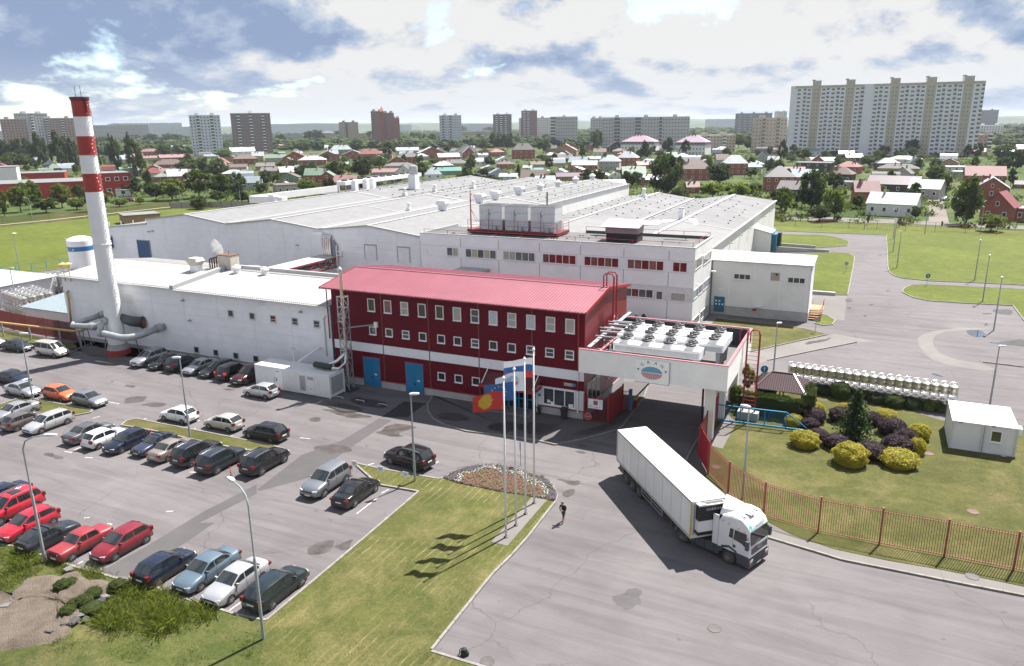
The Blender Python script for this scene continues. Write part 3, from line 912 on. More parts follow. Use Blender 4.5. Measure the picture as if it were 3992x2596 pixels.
  wo('door_frame', MB().box(x0 - 0.09, x0 - 0.002, Y0 - 0.05, Y0 + 0.02, 0.05, zt + 0.002).box(x1 + 0.002, x1 + 0.09, Y0 - 0.05, Y0 + 0.02, 0.05, zt + 0.002).box(x0 - 0.09, x1 + 0.09, Y0 - 0.05, Y0 + 0.02, zt + 0.002, zt + 0.09), RED_TRIM, t)
 # glazed entrance, porch and reception window
 e = wo('entrance', MB().box(-33.95, -29.5, Y0 + 0.0, Y0 + 0.04, 0.15, 2.9), M('entrance_glass_dark', (0.012, 0.016, 0.02), 0.1), t)
 fr = MB()
 for x in (-33.95, -32.75, -31.85, -31.55, -30.6, -29.6):
  fr.box(x, x + 0.13, Y0 - 0.06, Y0 - 0.002, 0.15, 2.9)
 for z in (0.15, 1.25, 2.78):
  fr.box(-33.82, -29.6, Y0 - 0.055, Y0 - 0.004, z, z + 0.13)
 wo('door_frame', fr, BLUE_D, e)
 for x in (-32.65, -30.68):
  wo('handle', MB().tube([(x, Y0 - 0.06, 1.0), (x, Y0 - 0.14, 1.05), (x, Y0 - 0.14, 1.35), (x, Y0 - 0.06, 1.4)], 0.02, 6), BRIGHT, e)
 wo('step', MB().box(-34.4, -29.4, Y0 - 1.9, Y0 - 0.06, 0.1, 0.26), CONC, t)
 wo('doormat', MB().box(-34.0, -32.1, Y0 - 1.6, Y0 - 0.3, 0.262, 0.275).box(-31.8, -29.9, Y0 - 1.6, Y0 - 0.3, 0.262, 0.275), M('grey_doormat', (0.09, 0.09, 0.1), 0.9), t)
 pr = MB()
 pr.slab((-35.1, Y0 - 2.0, 3.0), (-28.95, Y0 - 2.0, 3.0), (-28.95, Y0 - 0.02, 3.75), (-35.1, Y0 - 0.02, 3.75), 0.08)
 p = wo('porch_roof', pr, M('maroon_roof_sheet', (0.11, 0.02, 0.022), 0.5), t)
 rb = MB()
 for k in range(22):
  x = -35.0 + k * 0.285
  rb.bar((x, Y0 - 1.98, 3.03), (x, Y0 - 0.04, 3.77), 0.07, 0.05)
 wo('rib', rb, M('maroon_roof_sheet', (0.11, 0.02, 0.022), 0.5), p, kind='stuff')
 wo('fascia', MB().box(-35.15, -28.9, Y0 - 2.06, Y0 - 2.0, 2.72, 3.03).box(-35.15, -35.09, Y0 - 2.0, Y0 - 0.02, 2.75, 3.03).box(-28.96, -28.9, Y0 - 2.0, Y0 - 0.02, 2.75, 3.03), RED_TRIM, p)
 for x in (-34.9, -29.15):
  wo('stay', MB().tube([(x, Y0 - 1.85, 3.1), (x + 0.2, Y0 - 0.06, 4.9)], 0.05, 6), WHITE_P, p)
 wo('wall_panel', MB().box(-29.48, -24.32, Y0 - 0.01, Y0 + 0.05, 0.96, 3.03), M('white_wall_sheet', (0.6, 0.6, 0.61), 0.5), t)
 window(t, -28.75, -25.25, 1.1, 2.95, Y0 - 0.012, glass('reception_glass', (0.045, 0.05, 0.055)), (), mull=(0.345, 0.68), fw=0.1)
 for x0, x1, z in ((-28.3, -27.95, 1.5), (-27.9, -27.55, 1.35), (-25.95, -25.7, 1.35), (-25.68, -25.45, 1.38)):
  wo('notice', MB().box(x0, x1, Y0 - 0.06, Y0 - 0.05, z - 0.15, z + 0.15), WHITE_P, t)
 sg = wo('round_sign', MB().raw(*disc_y(-29.15, Y0 - 0.03, 2.0, 0.16, 14)), M('sign_blue', (0.01, 0.12, 0.32), 0.5), t)
 # street sign and brass plate
 ss = wo('street_sign', MB().box(-26.45, -25.22, Y0 - 0.07, Y0 - 0.005, 3.42, 3.72), M('sign_cream', (0.45, 0.44, 0.38), 0.5), t)
 wo('number_plate', MB().box(-25.55, -25.22, Y0 - 0.078, Y0 - 0.071, 3.42, 3.72), M('sign_navy', (0.012, 0.05, 0.2), 0.5), ss)
 text('house_number', '5', 0.26, WHITE_P, ss, (-25.385, Y0 - 0.084, 3.57), (rad(90), 0, 0))
 text('street_name', 'Восточная', 0.15, M('sign_navy', (0.012, 0.05, 0.2), 0.5), ss, (-26.0, Y0 - 0.078, 3.53), (rad(90), 0, 0))
 pl = wo('wall_plaque', MB().box(-35.0, -34.1, Y0 - 0.04, Y0 - 0.003, 1.95, 2.5), M('plaque_steel', (0.4, 0.4, 0.42), 0.4), t)
 for k in range(4):
  wo('plaque_line', MB().box(-34.85, -34.25, Y0 - 0.045, Y0 - 0.041, 2.08 + k * 0.09, 2.1 + k * 0.09), BLACKM, pl)
 # roof slopes with standing ribs, gutter, barge boards, downpipes
 EA, EB = X0 - 1.1, X1 + 0.25
 for y0, y1, side_ in ((Y0 - 0.55, YR, 1), (Y1 + 0.5, YR, -1)):
  z0 = ZE + 0.02
  s = MB()
  if side_ == 1:
   s.slab((EA, y0, z0), (EB, y0, z0), (EB, y1, ZR), (EA, y1, ZR), 0.1)
  else:
   s.slab((EB, y0, z0), (EA, y0, z0), (EA, y1, ZR), (EB, y1, ZR), 0.1)
  ro = wo('roof', s, RED_ROOF, t)
  k = 0
  x = EA + 0.12
  rbm = MB()
  while x < EB:
   rbm.bar((x, y0, z0 + 0.025), (x, y1 - side_ * 0.12, ZR + 0.008), 0.07, 0.06)
   x += 0.34
  wo('roof_rib', rbm, RED_ROOF, ro, kind='stuff')
 wo('ridge_cap', MB().bar((EA, YR, ZR + 0.04), (EB, YR, ZR + 0.04), 0.3, 0.06), RED_ROOF, t)
 g = MB().box(EA, EB, Y0 - 0.72, Y0 - 0.56, ZE - 0.12, ZE + 0.0)
 gt = wo('gutter', g, M('maroon_gutter', (0.14, 0.012, 0.02), 0.4), t)
 br = MB()
 for k in range(40):
  x = EA + 0.4 + k * 0.82
  if x < EB:
   br.bar((x, Y0 - 0.75, ZE - 0.02), (x, Y0 - 0.35, ZE + 0.1), 0.04, 0.02)
 wo('gutter_bracket', br, BRIGHT, gt, kind='stuff')
 for x in (EA, EB):
  for ya in (Y0 - 0.55, Y1 + 0.5):
   wo('barge_board', MB().bar((x, ya, ZE - 0.06), (x, YR, ZR - 0.06), 0.08, 0.3), RED_TRIM, t)
 wo('soffit', MB().box(EA + 0.05, EB - 0.05, Y0 - 0.55, Y0 - 0.002, ZE - 0.13, ZE - 0.1), RED_TRIM, t)
 for x, zt in ((-24.95, 11.1), (-55.6, 11.0)):
  dp = MB().tube([(x, Y0 - 0.12, zt), (x, Y0 - 0.12, 5.15)], 0.07, 8)
  wo('downpipe', dp, RED_TRIM, t)
 wo('downpipe', MB().tube([(-24.95, Y0 - 0.12, 5.1), (-24.95, Y0 - 0.12, 4.1)], 0.075, 8).tube([(-24.95, Y0 - 0.12, 3.0), (-24.95, Y0 - 0.12, 0.75)], 0.075, 8), WHITE_P, t)
 wo('downpipe', MB().tube([(-24.95, Y0 - 0.12, 4.05), (-24.95, Y0 - 0.12, 3.05)], 0.075, 8), RED_TRIM, t)
 wo('downpipe', MB().tube([(-29.5, Y0 - 0.1, 2.9), (-29.5, Y0 - 0.1, 1.1), (-29.35, Y0 - 0.25, 0.8), (-29.35, Y0 - 0.25, 0.2)], 0.06, 8), WHITE_P, t)
 # glass side door under the gate bridge
 side_window(t, 68.2, 72.2, 0.98, 3.7, X1, [GLASS_B, GLASS_D, GLASS_D])
 side_window(t, 74.5, 75.4, 2.0, 3.2, X1, [GLASS_D])
 wo('satellite_dish', MB().raw(*disc_x(X1 + 0.45, 75.6, 8.1, 0.95, 18)), M('dish_rose', (0.3, 0.11, 0.1), 0.5), t)
 return t
def disc_y(x, y, z, r, n):
 vs = [(x + r * math.cos(k * 2 * math.pi / n), y, z + r * math.sin(k * 2 * math.pi / n)) for k in range(n)]
 vs += [(v[0], y + 0.02, v[2]) for v in vs]
 return vs, [tuple(range(n)), tuple(range(2 * n - 1, n - 1, -1))] + [(i, n + i, n + (i + 1) % n, (i + 1) % n) for i in range(n)]
def disc_x(x, y, z, r, n):
 vs = [(x, y + r * math.cos(k * 2 * math.pi / n), z + r * math.sin(k * 2 * math.pi / n)) for k in range(n)]
 vs += [(x - 0.12, v[1], v[2]) for v in vs]
 return vs, [tuple(range(n)), tuple(range(2 * n - 1, n - 1, -1))] + [(i, n + i, n + (i + 1) % n, (i + 1) % n) for i in range(n)]
RED = red_building()
def boiler_house():
 X0, X1, Y0, Y1, ZE, ZR, YR = -102.4, -55.4, 67.3, 82.3, 9.0, 9.95, 75.9
 t = thing('boiler_house', 'long white two-storey plant building with bright white roof behind parked cars', 'building', ((X0 + X1) / 2, 75, 0))
 core = MB().box(X0, X1, Y0 + 0.06, Y1, 0, ZE)
 core.raw([(X0, Y0 + .06, ZE), (X0, Y1, ZE), (X0, YR, ZR - .1), (X1, Y0 + .06, ZE), (X1, Y1, ZE), (X1, YR, ZR - .1)], [(0, 2, 1), (3, 4, 5)])
 wo('wall', core, BACK, t)
 front_panels(t, [(X0, 0.62), (X1, 0.62), (X1, ZE - 0.03), (X0, ZE - 0.03)], Y0 + 0.058, 5.875, 1.04, 0.012, 0.058, PANEL_W, X0, 0.62)
 wo('plinth', MB().box(X0, X1, Y0 - 0.04, Y0 + 0.05, 0, 0.56), PLINTH, t)
 wo('skirting', MB().box(X0, X1, Y0 - 0.14, Y0 + 0.05, 0.562, 0.618), GUTTER, t)
 for x in (-71.3, -67.8, -64.49, -61.15, -57.9):
  window(t, x, x + 0.92, 6.23, 7.1, Y0, GLASS_D, (0.4,) if x > -66 else (), GUTTER)
 for x in (-78.0, -74.6, -71.2, -67.9):
  window(t, x, x + 0.86, 0.74, 1.6, Y0, DARK, (), GUTTER, 0.07)
 for x0, x1, z0, z1 in ((-90.9, -88.2, 6.3, 7.6), (-66.1, -65.1, 8.15, 8.6), (-61.6, -60.9, 3.1, 3.4)):
  lv = MB()
  k = z0
  while k < z1:
   lv.box(x0, x1, Y0 - 0.03, Y0 - 0.001, k, k + 0.07)
   k += 0.11
  wo('vent_louvre', lv, PANEL_G, t)
 # roof: left bay a little higher, with a parapet step between the bays
 for xa, xb, dz in ((X0 - 0.35, -80.25, 0.15), (-80.05, X1 + 0.02, 0.0)):
  for y0, s_ in ((Y0 - 0.45, 1), (Y1 + 0.3, -1)):
   mb = MB()
   z0 = ZE + 0.04 + dz
   if s_ == 1:
    mb.slab((xa, y0, z0), (xb, y0, z0), (xb, YR, ZR + dz), (xa, YR, ZR + dz), 0.1)
   else:
    mb.slab((xb, y0, z0), (xa, y0, z0), (xa, YR, ZR + dz), (xb, YR, ZR + dz), 0.1)
   rf = wo('roof', mb, WHITE_ROOF, t)
   rb = MB()
   x = xa + 0.2
   while x < xb:
    rb.bar((x, y0, z0 + 0.01), (x, YR - s_ * 0.1, ZR + dz + 0.01), 0.05, 0.04)
    x += 0.5
   wo('roof_rib', rb, WHITE_ROOF, rf, kind='stuff')
  gt = wo('gutter', MB().box(xa, xb, Y0 - 0.62, Y0 - 0.46, ZE - 0.12 + dz, ZE + 0.02 + dz), GUTTER, t)
  sn = MB()
  x = xa + 0.2
  while x < xb:
   sn.box(x, x + 0.14, Y0 - 0.42, Y0 - 0.36, ZE + 0.07 + dz, ZE + 0.17 + dz)
   x += 0.3
  wo('snow_guard', sn, GREYM, gt, kind='stuff')
 wo('roof_step', MB().slab((-80.5, Y0 - 0.5, ZE + 0.55), (-79.9, Y0 - 0.5, ZE + 0.55), (-79.9, YR, ZR + 0.6), (-80.5, YR, ZR + 0.6), 0.6).slab((-79.9, Y1 + 0.3, ZE + 0.5), (-80.5, Y1 + 0.3, ZE + 0.5), (-80.5, YR, ZR + 0.6), (-79.9, YR, ZR + 0.6), 0.6), TRIM, t)
 wo('roof_step', MB().slab((-80.0, 77.2, ZR + 0.55), (-58, 77.2, ZR + 0.5), (-58, 77.6, ZR + 0.5), (-80.0, 77.6, ZR + 0.55), 0.5), TRIM, t)
 # downpipe and wall lamps
 wo('downpipe', MB().tube([(-55.95, Y0 - 0.1, 7.8), (-56.3, Y0 - 0.1, 7.5), (-56.3, Y0 - 0.1, 2.9)], 0.08, 8), GUTTER, t)
 for x, z in ((-78.8, 7.55), (-59.6, 7.85), (-78.0, 5.0)):
  wo('wall_lamp', MB().box(x - 0.2, x + 0.2, Y0 - 0.35, Y0 - 0.05, z, z + 0.13).bar((x, Y0, z + 0.3), (x, Y0 - 0.3, z + 0.1), 0.04), GREYM, t)
 return t
boiler_house()
# roof plant on the boiler house
def roof_fan(x, y, z, s, label, rusty=False, cap='hood'):
 t = thing('roof_ventilator', label, 'ventilator', (x, y, z), 0, 'roof ventilators')
 m = M('cream_ventilator', (0.46, 0.42, 0.36), 0.5, dirt=0.5) if rusty else WHITE_P
 obj('curb', MB().box(-0.55 * s, 0.55 * s, -0.55 * s, 0.55 * s, -0.3, 0.7 * s), PANEL_W, t)
 h = MB()
 if cap == 'hood':
  h.raw([(-.55 * s, -.6 * s, .72 * s), (.55 * s, -.6 * s, .72 * s), (.55 * s, .6 * s, .72 * s), (-.55 * s, .6 * s, .72 * s),
               (-.95 * s, -.75 * s, 1.25 * s), (.95 * s, -.75 * s, 1.25 * s), (.95 * s, .75 * s, 1.25 * s), (-.95 * s, .75 * s, 1.25 * s),
               (-.7 * s, -.6 * s, 1.65 * s), (.7 * s, -.6 * s, 1.65 * s), (.7 * s, .6 * s, 1.65 * s), (-.7 * s, .6 * s, 1.65 * s)],
              [(0, 1, 5, 4), (1, 2, 6, 5), (2, 3, 7, 6), (3, 0, 4, 7), (4, 5, 9, 8), (5, 6, 10, 9), (6, 7, 11, 10), (7, 4, 8, 11), (8, 9, 10, 11)])
 elif cap == 'mushroom':
  h.lathe([(0.5 * s, .72 * s), (.5 * s, .8 * s), (0.85 * s, .9 * s), (.95 * s, 1.15 * s), (0.85 * s, 1.4 * s), (.45 * s, 1.5 * s), (.4 * s, 1.75 * s), (.15 * s, 1.8 * s)], 14)
 else:
  h.lathe([(0.4 * s, .72 * s), (.4 * s, 1.6 * s), (.3 * s, 1.62 * s), (.3 * s, 1.75 * s), (0.48 * s, 1.8 * s), (.4 * s, 2.0 * s), (0.1 * s, 2.1 * s)], 12)
 obj('cowl', h, m, t, smooth=True)
 return t
roof_fan(-83.6, 74.2, 10.0, 1.05, 'grimy cream roof ventilator beside the steaming stack on white roof', True)
def steam_box():
 t = thing('steam_exhaust', 'rust-streaked exhaust box with brown bent pipes steaming on white roof', 'exhaust', (-81.0, 76.6, 10.0))
 obj('housing', MB().box(-0.3, 2.0, -0.6, 1.0, 0, 1.9), M('cream_ventilator', (0.46, 0.42, 0.36), 0.5, dirt=0.5), t)
 obj('rim', MB().box(-0.35, 2.05, -0.65, 1.05, 1.9, 2.0), RUST, t)
 for k in range(4):
  x = -1.6 + k * 0.34
  obj('pipe', MB().tube([(x, -0.9 + k * 0.1, 0), (x, -0.9 + k * .1, 1.2 + k * .1), (x + 0.12, -0.9 + k * .1, 1.4 + k * .1), (x + 0.4, -0.7 + k * .1, 1.5 + k * .1)], 0.1, 8), RUST, t)
 obj('mast', MB().tube([(1.2, 0, 2), (1.2, 0, 2.6)], 0.04, 6), RUST, t)
 m = bpy.data.materials.new('steam')
 m.use_nodes = True
 nt = m.node_tree
 nt.nodes.remove(nt.nodes['Principled BSDF'])
 pv = nt.nodes.new('ShaderNodeVolumePrincipled')
 pv.inputs['Color'].default_value = (0.95, 0.95, 0.95, 1)
 n = noise(nt, obj_pos(nt), 1.6, 5, 0.65)
 nt.links.new(ramp(nt, n, ((0.42, 0.0), (0.62, 2.2))), pv.inputs['Density'])
 nt.links.new(pv.outputs[0], nt.nodes['Material Output'].inputs['Volume'])
 s = MB()
 s.tube([(-0.3, 0, 1.6), (-0.7, 0, 2.2), (-1.2, 0.2, 3.0), (-1.7, 0.3, 3.9)], [0.3, 0.75, 0.8, 0.3], 12)
 o = obj('steam', s, m, loc=(-81.0, 76.6, 10.0))
 tag(o, 'wisp of white steam drifting off the rusty roof exhaust', None, None, 'stuff')
steam_box()
roof_fan(-77.2, 75.2, 9.9, 0.62, 'small grey ventilator drum on white roof right of the parapet step', False, 'mushroom')
roof_fan(-72.6, 75.6, 9.9, 0.62, 'small white ventilator drum in the middle of the right white roof', False, 'mushroom')
roof_fan(-57.6, 77.5, 9.8, 0.8, 'square white ventilator where white roof meets the red gable', False, 'hood')
def factory():
 t = thing('factory_hall', 'huge pale grey production hall with low zigzag gable roofs', 'factory', (-80, 160, 0))
 YF, YB = 104.5, 220.0
 val = [(-129.7, 11.7), (-119.0, 13.05), (-108.4, 11.72), (-97.6, 12.95), (-86.9, 11.72), (-76.6, 12.8), (-66.4, 11.5)]
 out = [(-143.0, 0.0), (-66.4, 0.0)] + val[::-1] + [(-129.7, 10.75), (-143.0, 9.4)]
 core = MB()
 n = len(out)
 vs = [(p[0], YF, p[1] - (0.05 if p[1] > 1 else 0)) for p in out]
 core.raw(vs, [tuple(range(n))])
 core.box(-66.9, -66.4, YF, YB, 0, 11.45)                     # tall side wall above the lower hall
 core.box(-143.0, -142.9, YF, 128, 0, 9.3); core.box(-129.8, -129.6, YF, YB, 0, 11.6); core.box(-143, -129.7, 128, 128.2, 0, 9.5)
 core.poly([(-66.4, YB, 0), (-129.7, YB, 0)] + [(p[0], YB, p[1] - 0.1) for p in val])
 wo('wall', core, PANEL_W, t)
 front_panels(t, out, YF - 0.002, 6.0, 1.12, 0.014, 0.05, PANEL_W, -143.0, 0.0)
 # zigzag roofs: pale sheets in front, grey membrane behind the white strip
 cut = 157.0
 for i in range(6):
  (xa, za), (xb, zb) = val[i], val[i + 1]
  for y0, y1, m in ((YF - 0.2, cut, LROOF), (cut + 0.01, YB + 0.2, DROOF)):
   wo('roof', MB().slab((xa, y0, za), (xb, y0, zb), (xb, y1, zb), (xa, y1, za), 0.12), m, t)
  wo('roof_trim', MB().bar((xa, YF - 0.2, za + 0.02), (xb, YF - 0.2, zb + 0.02), 0.3, 0.22), TRIM, t)
  wo('roof_trim', MB().bar((xa, cut, za + 0.06), (xb, cut, zb + 0.06), 0.7, 0.1), TRIM, t)
  ce = MB()
  ce.bar((xa, 131, za + 0.03), (xb, 131, zb + 0.03), 0.35, 0.06)
  if i in (3,):
   wo('roof_trim', ce, TRIM, t)
 for i in (1, 3, 5):
  x, z = val[i]
  wo('ridge_cap', MB().box(x - 0.35, x + 0.35, YF, YB, z + 0.005, z + 0.09), TRIM, t)
 for i in (2, 4):
  x, z = val[i]
  wo('valley_gutter', MB().box(x - 1.1, x + 1.1, YF + 0.3, cut - 0.4, z + 0.02, z + 0.17), M('valley_sheet', (0.24, 0.24, 0.24), 0.5), t)
  wo('valley_gutter', MB().box(x - 0.5, x + 0.5, cut + 0.4, YB, z + 0.0, z + 0.12), DROOF, t)
  wo('valley_edge', MB().box(x - 1.35, x - 1.1, YF, cut - .4, z + 0.1, z + 0.26).box(x + 1.1, x + 1.35, YF, cut - .4, z + 0.1, z + 0.26), TRIM, t)
 wo('eave_trim', MB().box(-66.7, -66.1, cut, YB, 11.42, 11.62), TRIM, t)
 # tall side wall pieces facing the lower hall
 y = YF + 12
 while y < YB - 1:
  wo('wall_panel', MB().box(-66.4, -66.34, y + 0.03, min(y + 6, YB) - 0.03, 8.2, 11.4), PANEL_G, t)
  y += 6
 for k in range(15):
  yy = 160 + k * 4.0
  wo('guard_post', MB().bar((-66.2, yy, 11.5), (-66.2, yy, 12.9), 0.09), WHITE_P, t)
 for k in range(4):
  wo('guard_post', MB().bar((-141 + k * 3.6, YF + 0.1, 9.5 + k * .33), (-141 + k * 3.6, YF + 0.1, 10.7 + k * .33), 0.1), WHITE_P, t)
 # left lean-to roof
 wo('roof', MB().slab((-143.3, YF - 0.2, 9.5), (-129.7, YF - 0.2, 10.85), (-129.7, 128, 10.85), (-143.3, 128, 9.5), 0.15), LROOF, t)
 wo('roof_trim', MB().bar((-143.3, YF - 0.2, 9.5), (-129.7, YF - 0.2, 10.85), 0.3, 0.24), TRIM, t)
 # lower hall to the right
 lv = [(-66.4, 8.3), (-55.9, 9.75), (-45.4, 8.2), (-35.0, 9.75), (-24.3, 8.4)]
 YL, YLB = 116.0, 215.0
 w = MB()
 w.box(-24.4, -24.25, YL, YLB, 0, 8.3)
 w.poly([(-24.3, YLB, 0), (-66.4, YLB, 0)] + [(p[0], YLB, p[1] - 0.1) for p in lv])
 w.poly([(-66.4, YL, 0), (-24.3, YL, 0)] + [(p[0], YL, p[1] - 0.1) for p in lv[::-1]])
 wo('wall', w, BACK, t)
 y = YL
 while y < YLB - 0.5:
  ye = min(y + 6.2, YLB)
  wo('wall_panel', MB().box(-24.25, -24.19, y + 0.05, ye - 0.05, 0.3, 7.0), PANEL_G, t)
  wo('wall_panel', MB().box(-24.25, -24.19, y + 0.05, ye - 0.05, 7.03, 8.3), PANEL_G, t)
  y += 6.2
 wo('plinth', MB().box(-24.26, -24.17, YL, YLB, 0, 0.28), PLINTH, t)
 for i in range(4):
  (xa, za), (xb, zb) = lv[i], lv[i + 1]
  for y0, y1, m in ((YL, 154, LROOF), (154.01, YLB + 0.2, DROOF)):
   wo('roof', MB().slab((xa, y0, za), (xb, y0, zb), (xb, y1, zb), (xa, y1, za), 0.12), m, t)
  e = MB()
  if i < 2:
   e.bar((xa, 154, za + 0.04), (xb, 154, zb + 0.04), 0.4, 0.08)
  else:
   e.bar((xa, 152, za + 0.04), (xb, 152, zb + 0.04), 0.4, 0.08)
  wo('roof_trim', e, TRIM, t)
 for i in (1, 3):
  x, z = lv[i]
  wo('ridge_cap', MB().box(x - 0.4, x + 0.4, YL, YLB, z + 0.005, z + 0.1), TRIM, t)
 wo('valley_gutter', MB().box(-45.6, -45.0, YL, YLB, 8.21, 8.26), DARK, t)
 wo('valley_edge', MB().box(-46.1, -45.62, YL, YLB, 8.25, 8.5).box(-44.98, -44.75, YL, YLB, 8.25, 8.42), TRIM, t)
 wo('eave_gutter', MB().box(-24.3, -23.85, YL, YLB + .2, 8.2, 8.5), TRIM, t)
 wo('roof_step', MB().slab((-49, 150.6, 8.75), (-31, 150.6, 9.4), (-33, 157, 9.75), (-45.4, 157, 8.8), 0.3), PANEL_G, t)
 for k in range(8):
  y = 124 + k * 11.5
  wo('wall_lamp', MB().box(-24.15, -23.6, y - 0.25, y + 0.25, 6.6, 6.75), GREYM, t)
 # doors, shutters, louvre and pipes on the front wall
 bd = wo('blue_door', MB().box(-133.15, -129.7, YF - 0.14, YF - 0.053, 3.0, 7.35), BLUE_N, t)
 wo('door_frame', MB().box(-133.3, -129.55, YF - 0.18, YF - 0.053, 7.36, 7.5).box(-133.3, -133.16, YF - .18, YF - .053, 3, 7.36).box(-129.69, -129.55, YF - .18, YF - .053, 3, 7.36), GREYM, bd)
 for x0, x1 in ((-77.45, -75.1), (-70.8, -68.5)):
  s = wo('shutter', MB().box(x0, x1, YF - 0.1, YF - 0.053, 7.1, 9.45), PANEL_G, t)
  sl_ = MB()
  for k in range(16):
   z = 7.15 + k * 0.145
   sl_.box(x0 + 0.08, x1 - 0.08, YF - 0.13, YF - 0.101, z, z + 0.11)
  wo('shutter_slat', sl_, PANEL_W, s, kind='stuff')
  wo('shutter_frame', MB().box(x0 - 0.08, x1 + 0.08, YF - 0.16, YF - 0.053, 9.46, 9.62).box(x0 - .08, x0 - 0.002, YF - .15, YF - .053, 7.0, 9.46).box(x1 + .002, x1 + .08, YF - .15, YF - .053, 7.0, 9.46), GREYM, s)
 wo('vent_louvre', MB().box(-88.3, -86.1, YF - 0.3, YF - 0.053, 10.65, 11.25), PANEL_W, t)
 for x, z in ((-128.2, 9.4), (-92.0, 8.6), (-129.4, 9.2)):
  wo('wall_lamp', MB().box(x - 0.25, x + 0.25, YF - 0.45, YF - 0.06, z, z + 0.13), GREYM, t)
 for k in range(5):
  x = -86.0 + k * 0.42
  wo('pipe', MB().tube([(x, YF - 0.1, 10.75), (x, YF - 0.55, 10.7), (x, YF - 0.65, 10.4), (x, YF - 0.65, 5.5)], 0.2, 9), BRIGHT, t)
 for k in range(3):
  x = -83.8 + k * 0.3
  wo('pipe', MB().tube([(x, YF - 0.1, 9.9 - k * .35), (x, YF - 0.4, 9.8 - k * .35), (x, YF - 0.45, 9.4 - k * .35), (x, YF - 0.45, 5.5)], 0.14, 8), GREYM if k < 2 else BRIGHT, t)
 ac = wo('air_conditioner', MB().box(-83.2, -82.2, YF - 0.5, YF - 0.06, 7.35, 8.2), WHITE_P, t)
 wo('fan_grille', MB().raw(*disc_y(-82.85, YF - 0.53, 7.77, 0.3, 14)), GREYM, ac)
 # roof fixings: small dark caps scattered over the membrane
 cp = MB()
 def cap(x, y, z):
  cp.box(x - 0.16, x + 0.16, y - 0.16, y + 0.16, z - 0.05, z + 0.16)
 def zat(prof, x):
  for i in range(len(prof) - 1):
   if prof[i][0] <= x <= prof[i + 1][0]:
    return prof[i][1] + (prof[i + 1][1] - prof[i][1]) * (x - prof[i][0]) / (prof[i + 1][0] - prof[i][0])
  return prof[-1][1]
 for prof, y0, y1 in ((val, 160, 218), (lv, 157, 213)):
  i = 0
  x = prof[0][0] + 1.7
  while x < prof[-1][0] - 1:
   y = y0 + (i % 2) * 2.2
   while y < y1:
    xx, yy = x + R.uniform(-0.5, 0.5), y + R.uniform(-0.7, 0.7)
    if R.random() < 0.72:
     cap(xx, yy, zat(prof, xx))
    y += 5.2
   x += 3.4
   i += 1
 o = wo('roof_fixing', cp, BLACKM, t)
 o['kind'] = 'stuff'
 sn = MB()
 for x in (-121, -103, -94, -82, -72, -69):
  sn.bar((x, 158, zat(val, x) + 0.06), (x, 219, zat(val, x) + 0.06), 0.1, 0.06)
 wo('cable_run', sn, GREYM, t)
 return t
factory()
# ventilators on the hall roofs
for (x, y, z, s, lab, cap_) in (
 (-76.7, 129.5, 12.7, 1.2, 'nearest hooded white ventilator on the pale front roof ridge', 'hood'),
 (-76.7, 145.0, 12.7, 1.2, 'second hooded white ventilator along the pale front roof ridge', 'hood'),
 (-76.7, 152.6, 12.7, 1.2, 'third hooded white ventilator close behind the second on the ridge', 'hood'),
 (-76.7, 165.0, 12.7, 1.2, 'hooded white ventilator just left above the first cooling tower', 'hood'),
 (-76.8, 178.0, 12.7, 1.05, 'nearest mushroom ventilator on the grey roof ridge above cooling towers', 'mushroom'),
 (-76.8, 190.0, 12.7, 1.05, 'second mushroom ventilator along the grey roof ridge', 'mushroom'),
 (-76.8, 203.0, 12.7, 1.05, 'third mushroom ventilator along the grey roof ridge', 'mushroom'),
 (-76.8, 217.0, 12.7, 1.05, 'farthest mushroom ventilator at the end of the grey roof ridge', 'mushroom'),
 (-87.2, 133.5, 11.8, 0.85, 'slim white vent chimney on the pale front roof', 'pipe'),
 (-107.5, 163.0, 11.9, 0.95, 'left of three white vent chimneys behind the white roof strip', 'pipe'),
 (-102.0, 168.5, 12.4, 0.95, 'middle of three white vent chimneys behind the white roof strip', 'pipe'),
 (-96.0, 178.0, 12.8, 0.95, 'right of three white vent chimneys behind the white roof strip', 'pipe'),
 (-123.5, 133.5, 12.6, 0.95, 'lone square white vent at the far left roof edge', 'hood'),
 (-55.9, 199.0, 9.7, 1.2, 'tall white ventilator on the lower hall far ridge', 'pipe')):
 roof_fan(x, y, z, s, lab, False, cap_)
def vent_shaft(x, y, z, w, h, label):
 t = thing('vent_shaft', label, 'vent shaft', (x, y, z))
 obj('shaft', MB().box(-w / 2, w / 2, -w / 2, w / 2, -0.3, h), WHITE_P, t)
 obj('lid', MB().box(-w / 2 - .05, w / 2 + .05, -w / 2 - .05, w / 2 + .05, h, h + 0.15), GREYM, t)
vent_shaft(-35.9, 156.5, 9.4, 0.95, 2.4, 'square white vent shaft on the right-hand low roof ridge')
t = thing('roof_stack', 'tall square white stack with round steel drum on the hall roof', 'stack', (-113.0, 176.0, 12.3))
obj('shaft', MB().box(-1.1, 1.1, -1.1, 1.1, 0, 4.0), WHITE_P, t)
obj('drum', MB().lathe([(1.15, 4.05), (1.2, 4.3), (1.2, 5.9), (1.1, 6.2), (0.4, 6.3)], 16), M('dull_drum', (0.42, 0.42, 0.43), 0.4, 0.4), t, smooth=True)
obj('rod', MB().tube([(0.2, 0, 6.2), (0.2, 0, 8.6)], 0.05, 6), BLACKM, t)
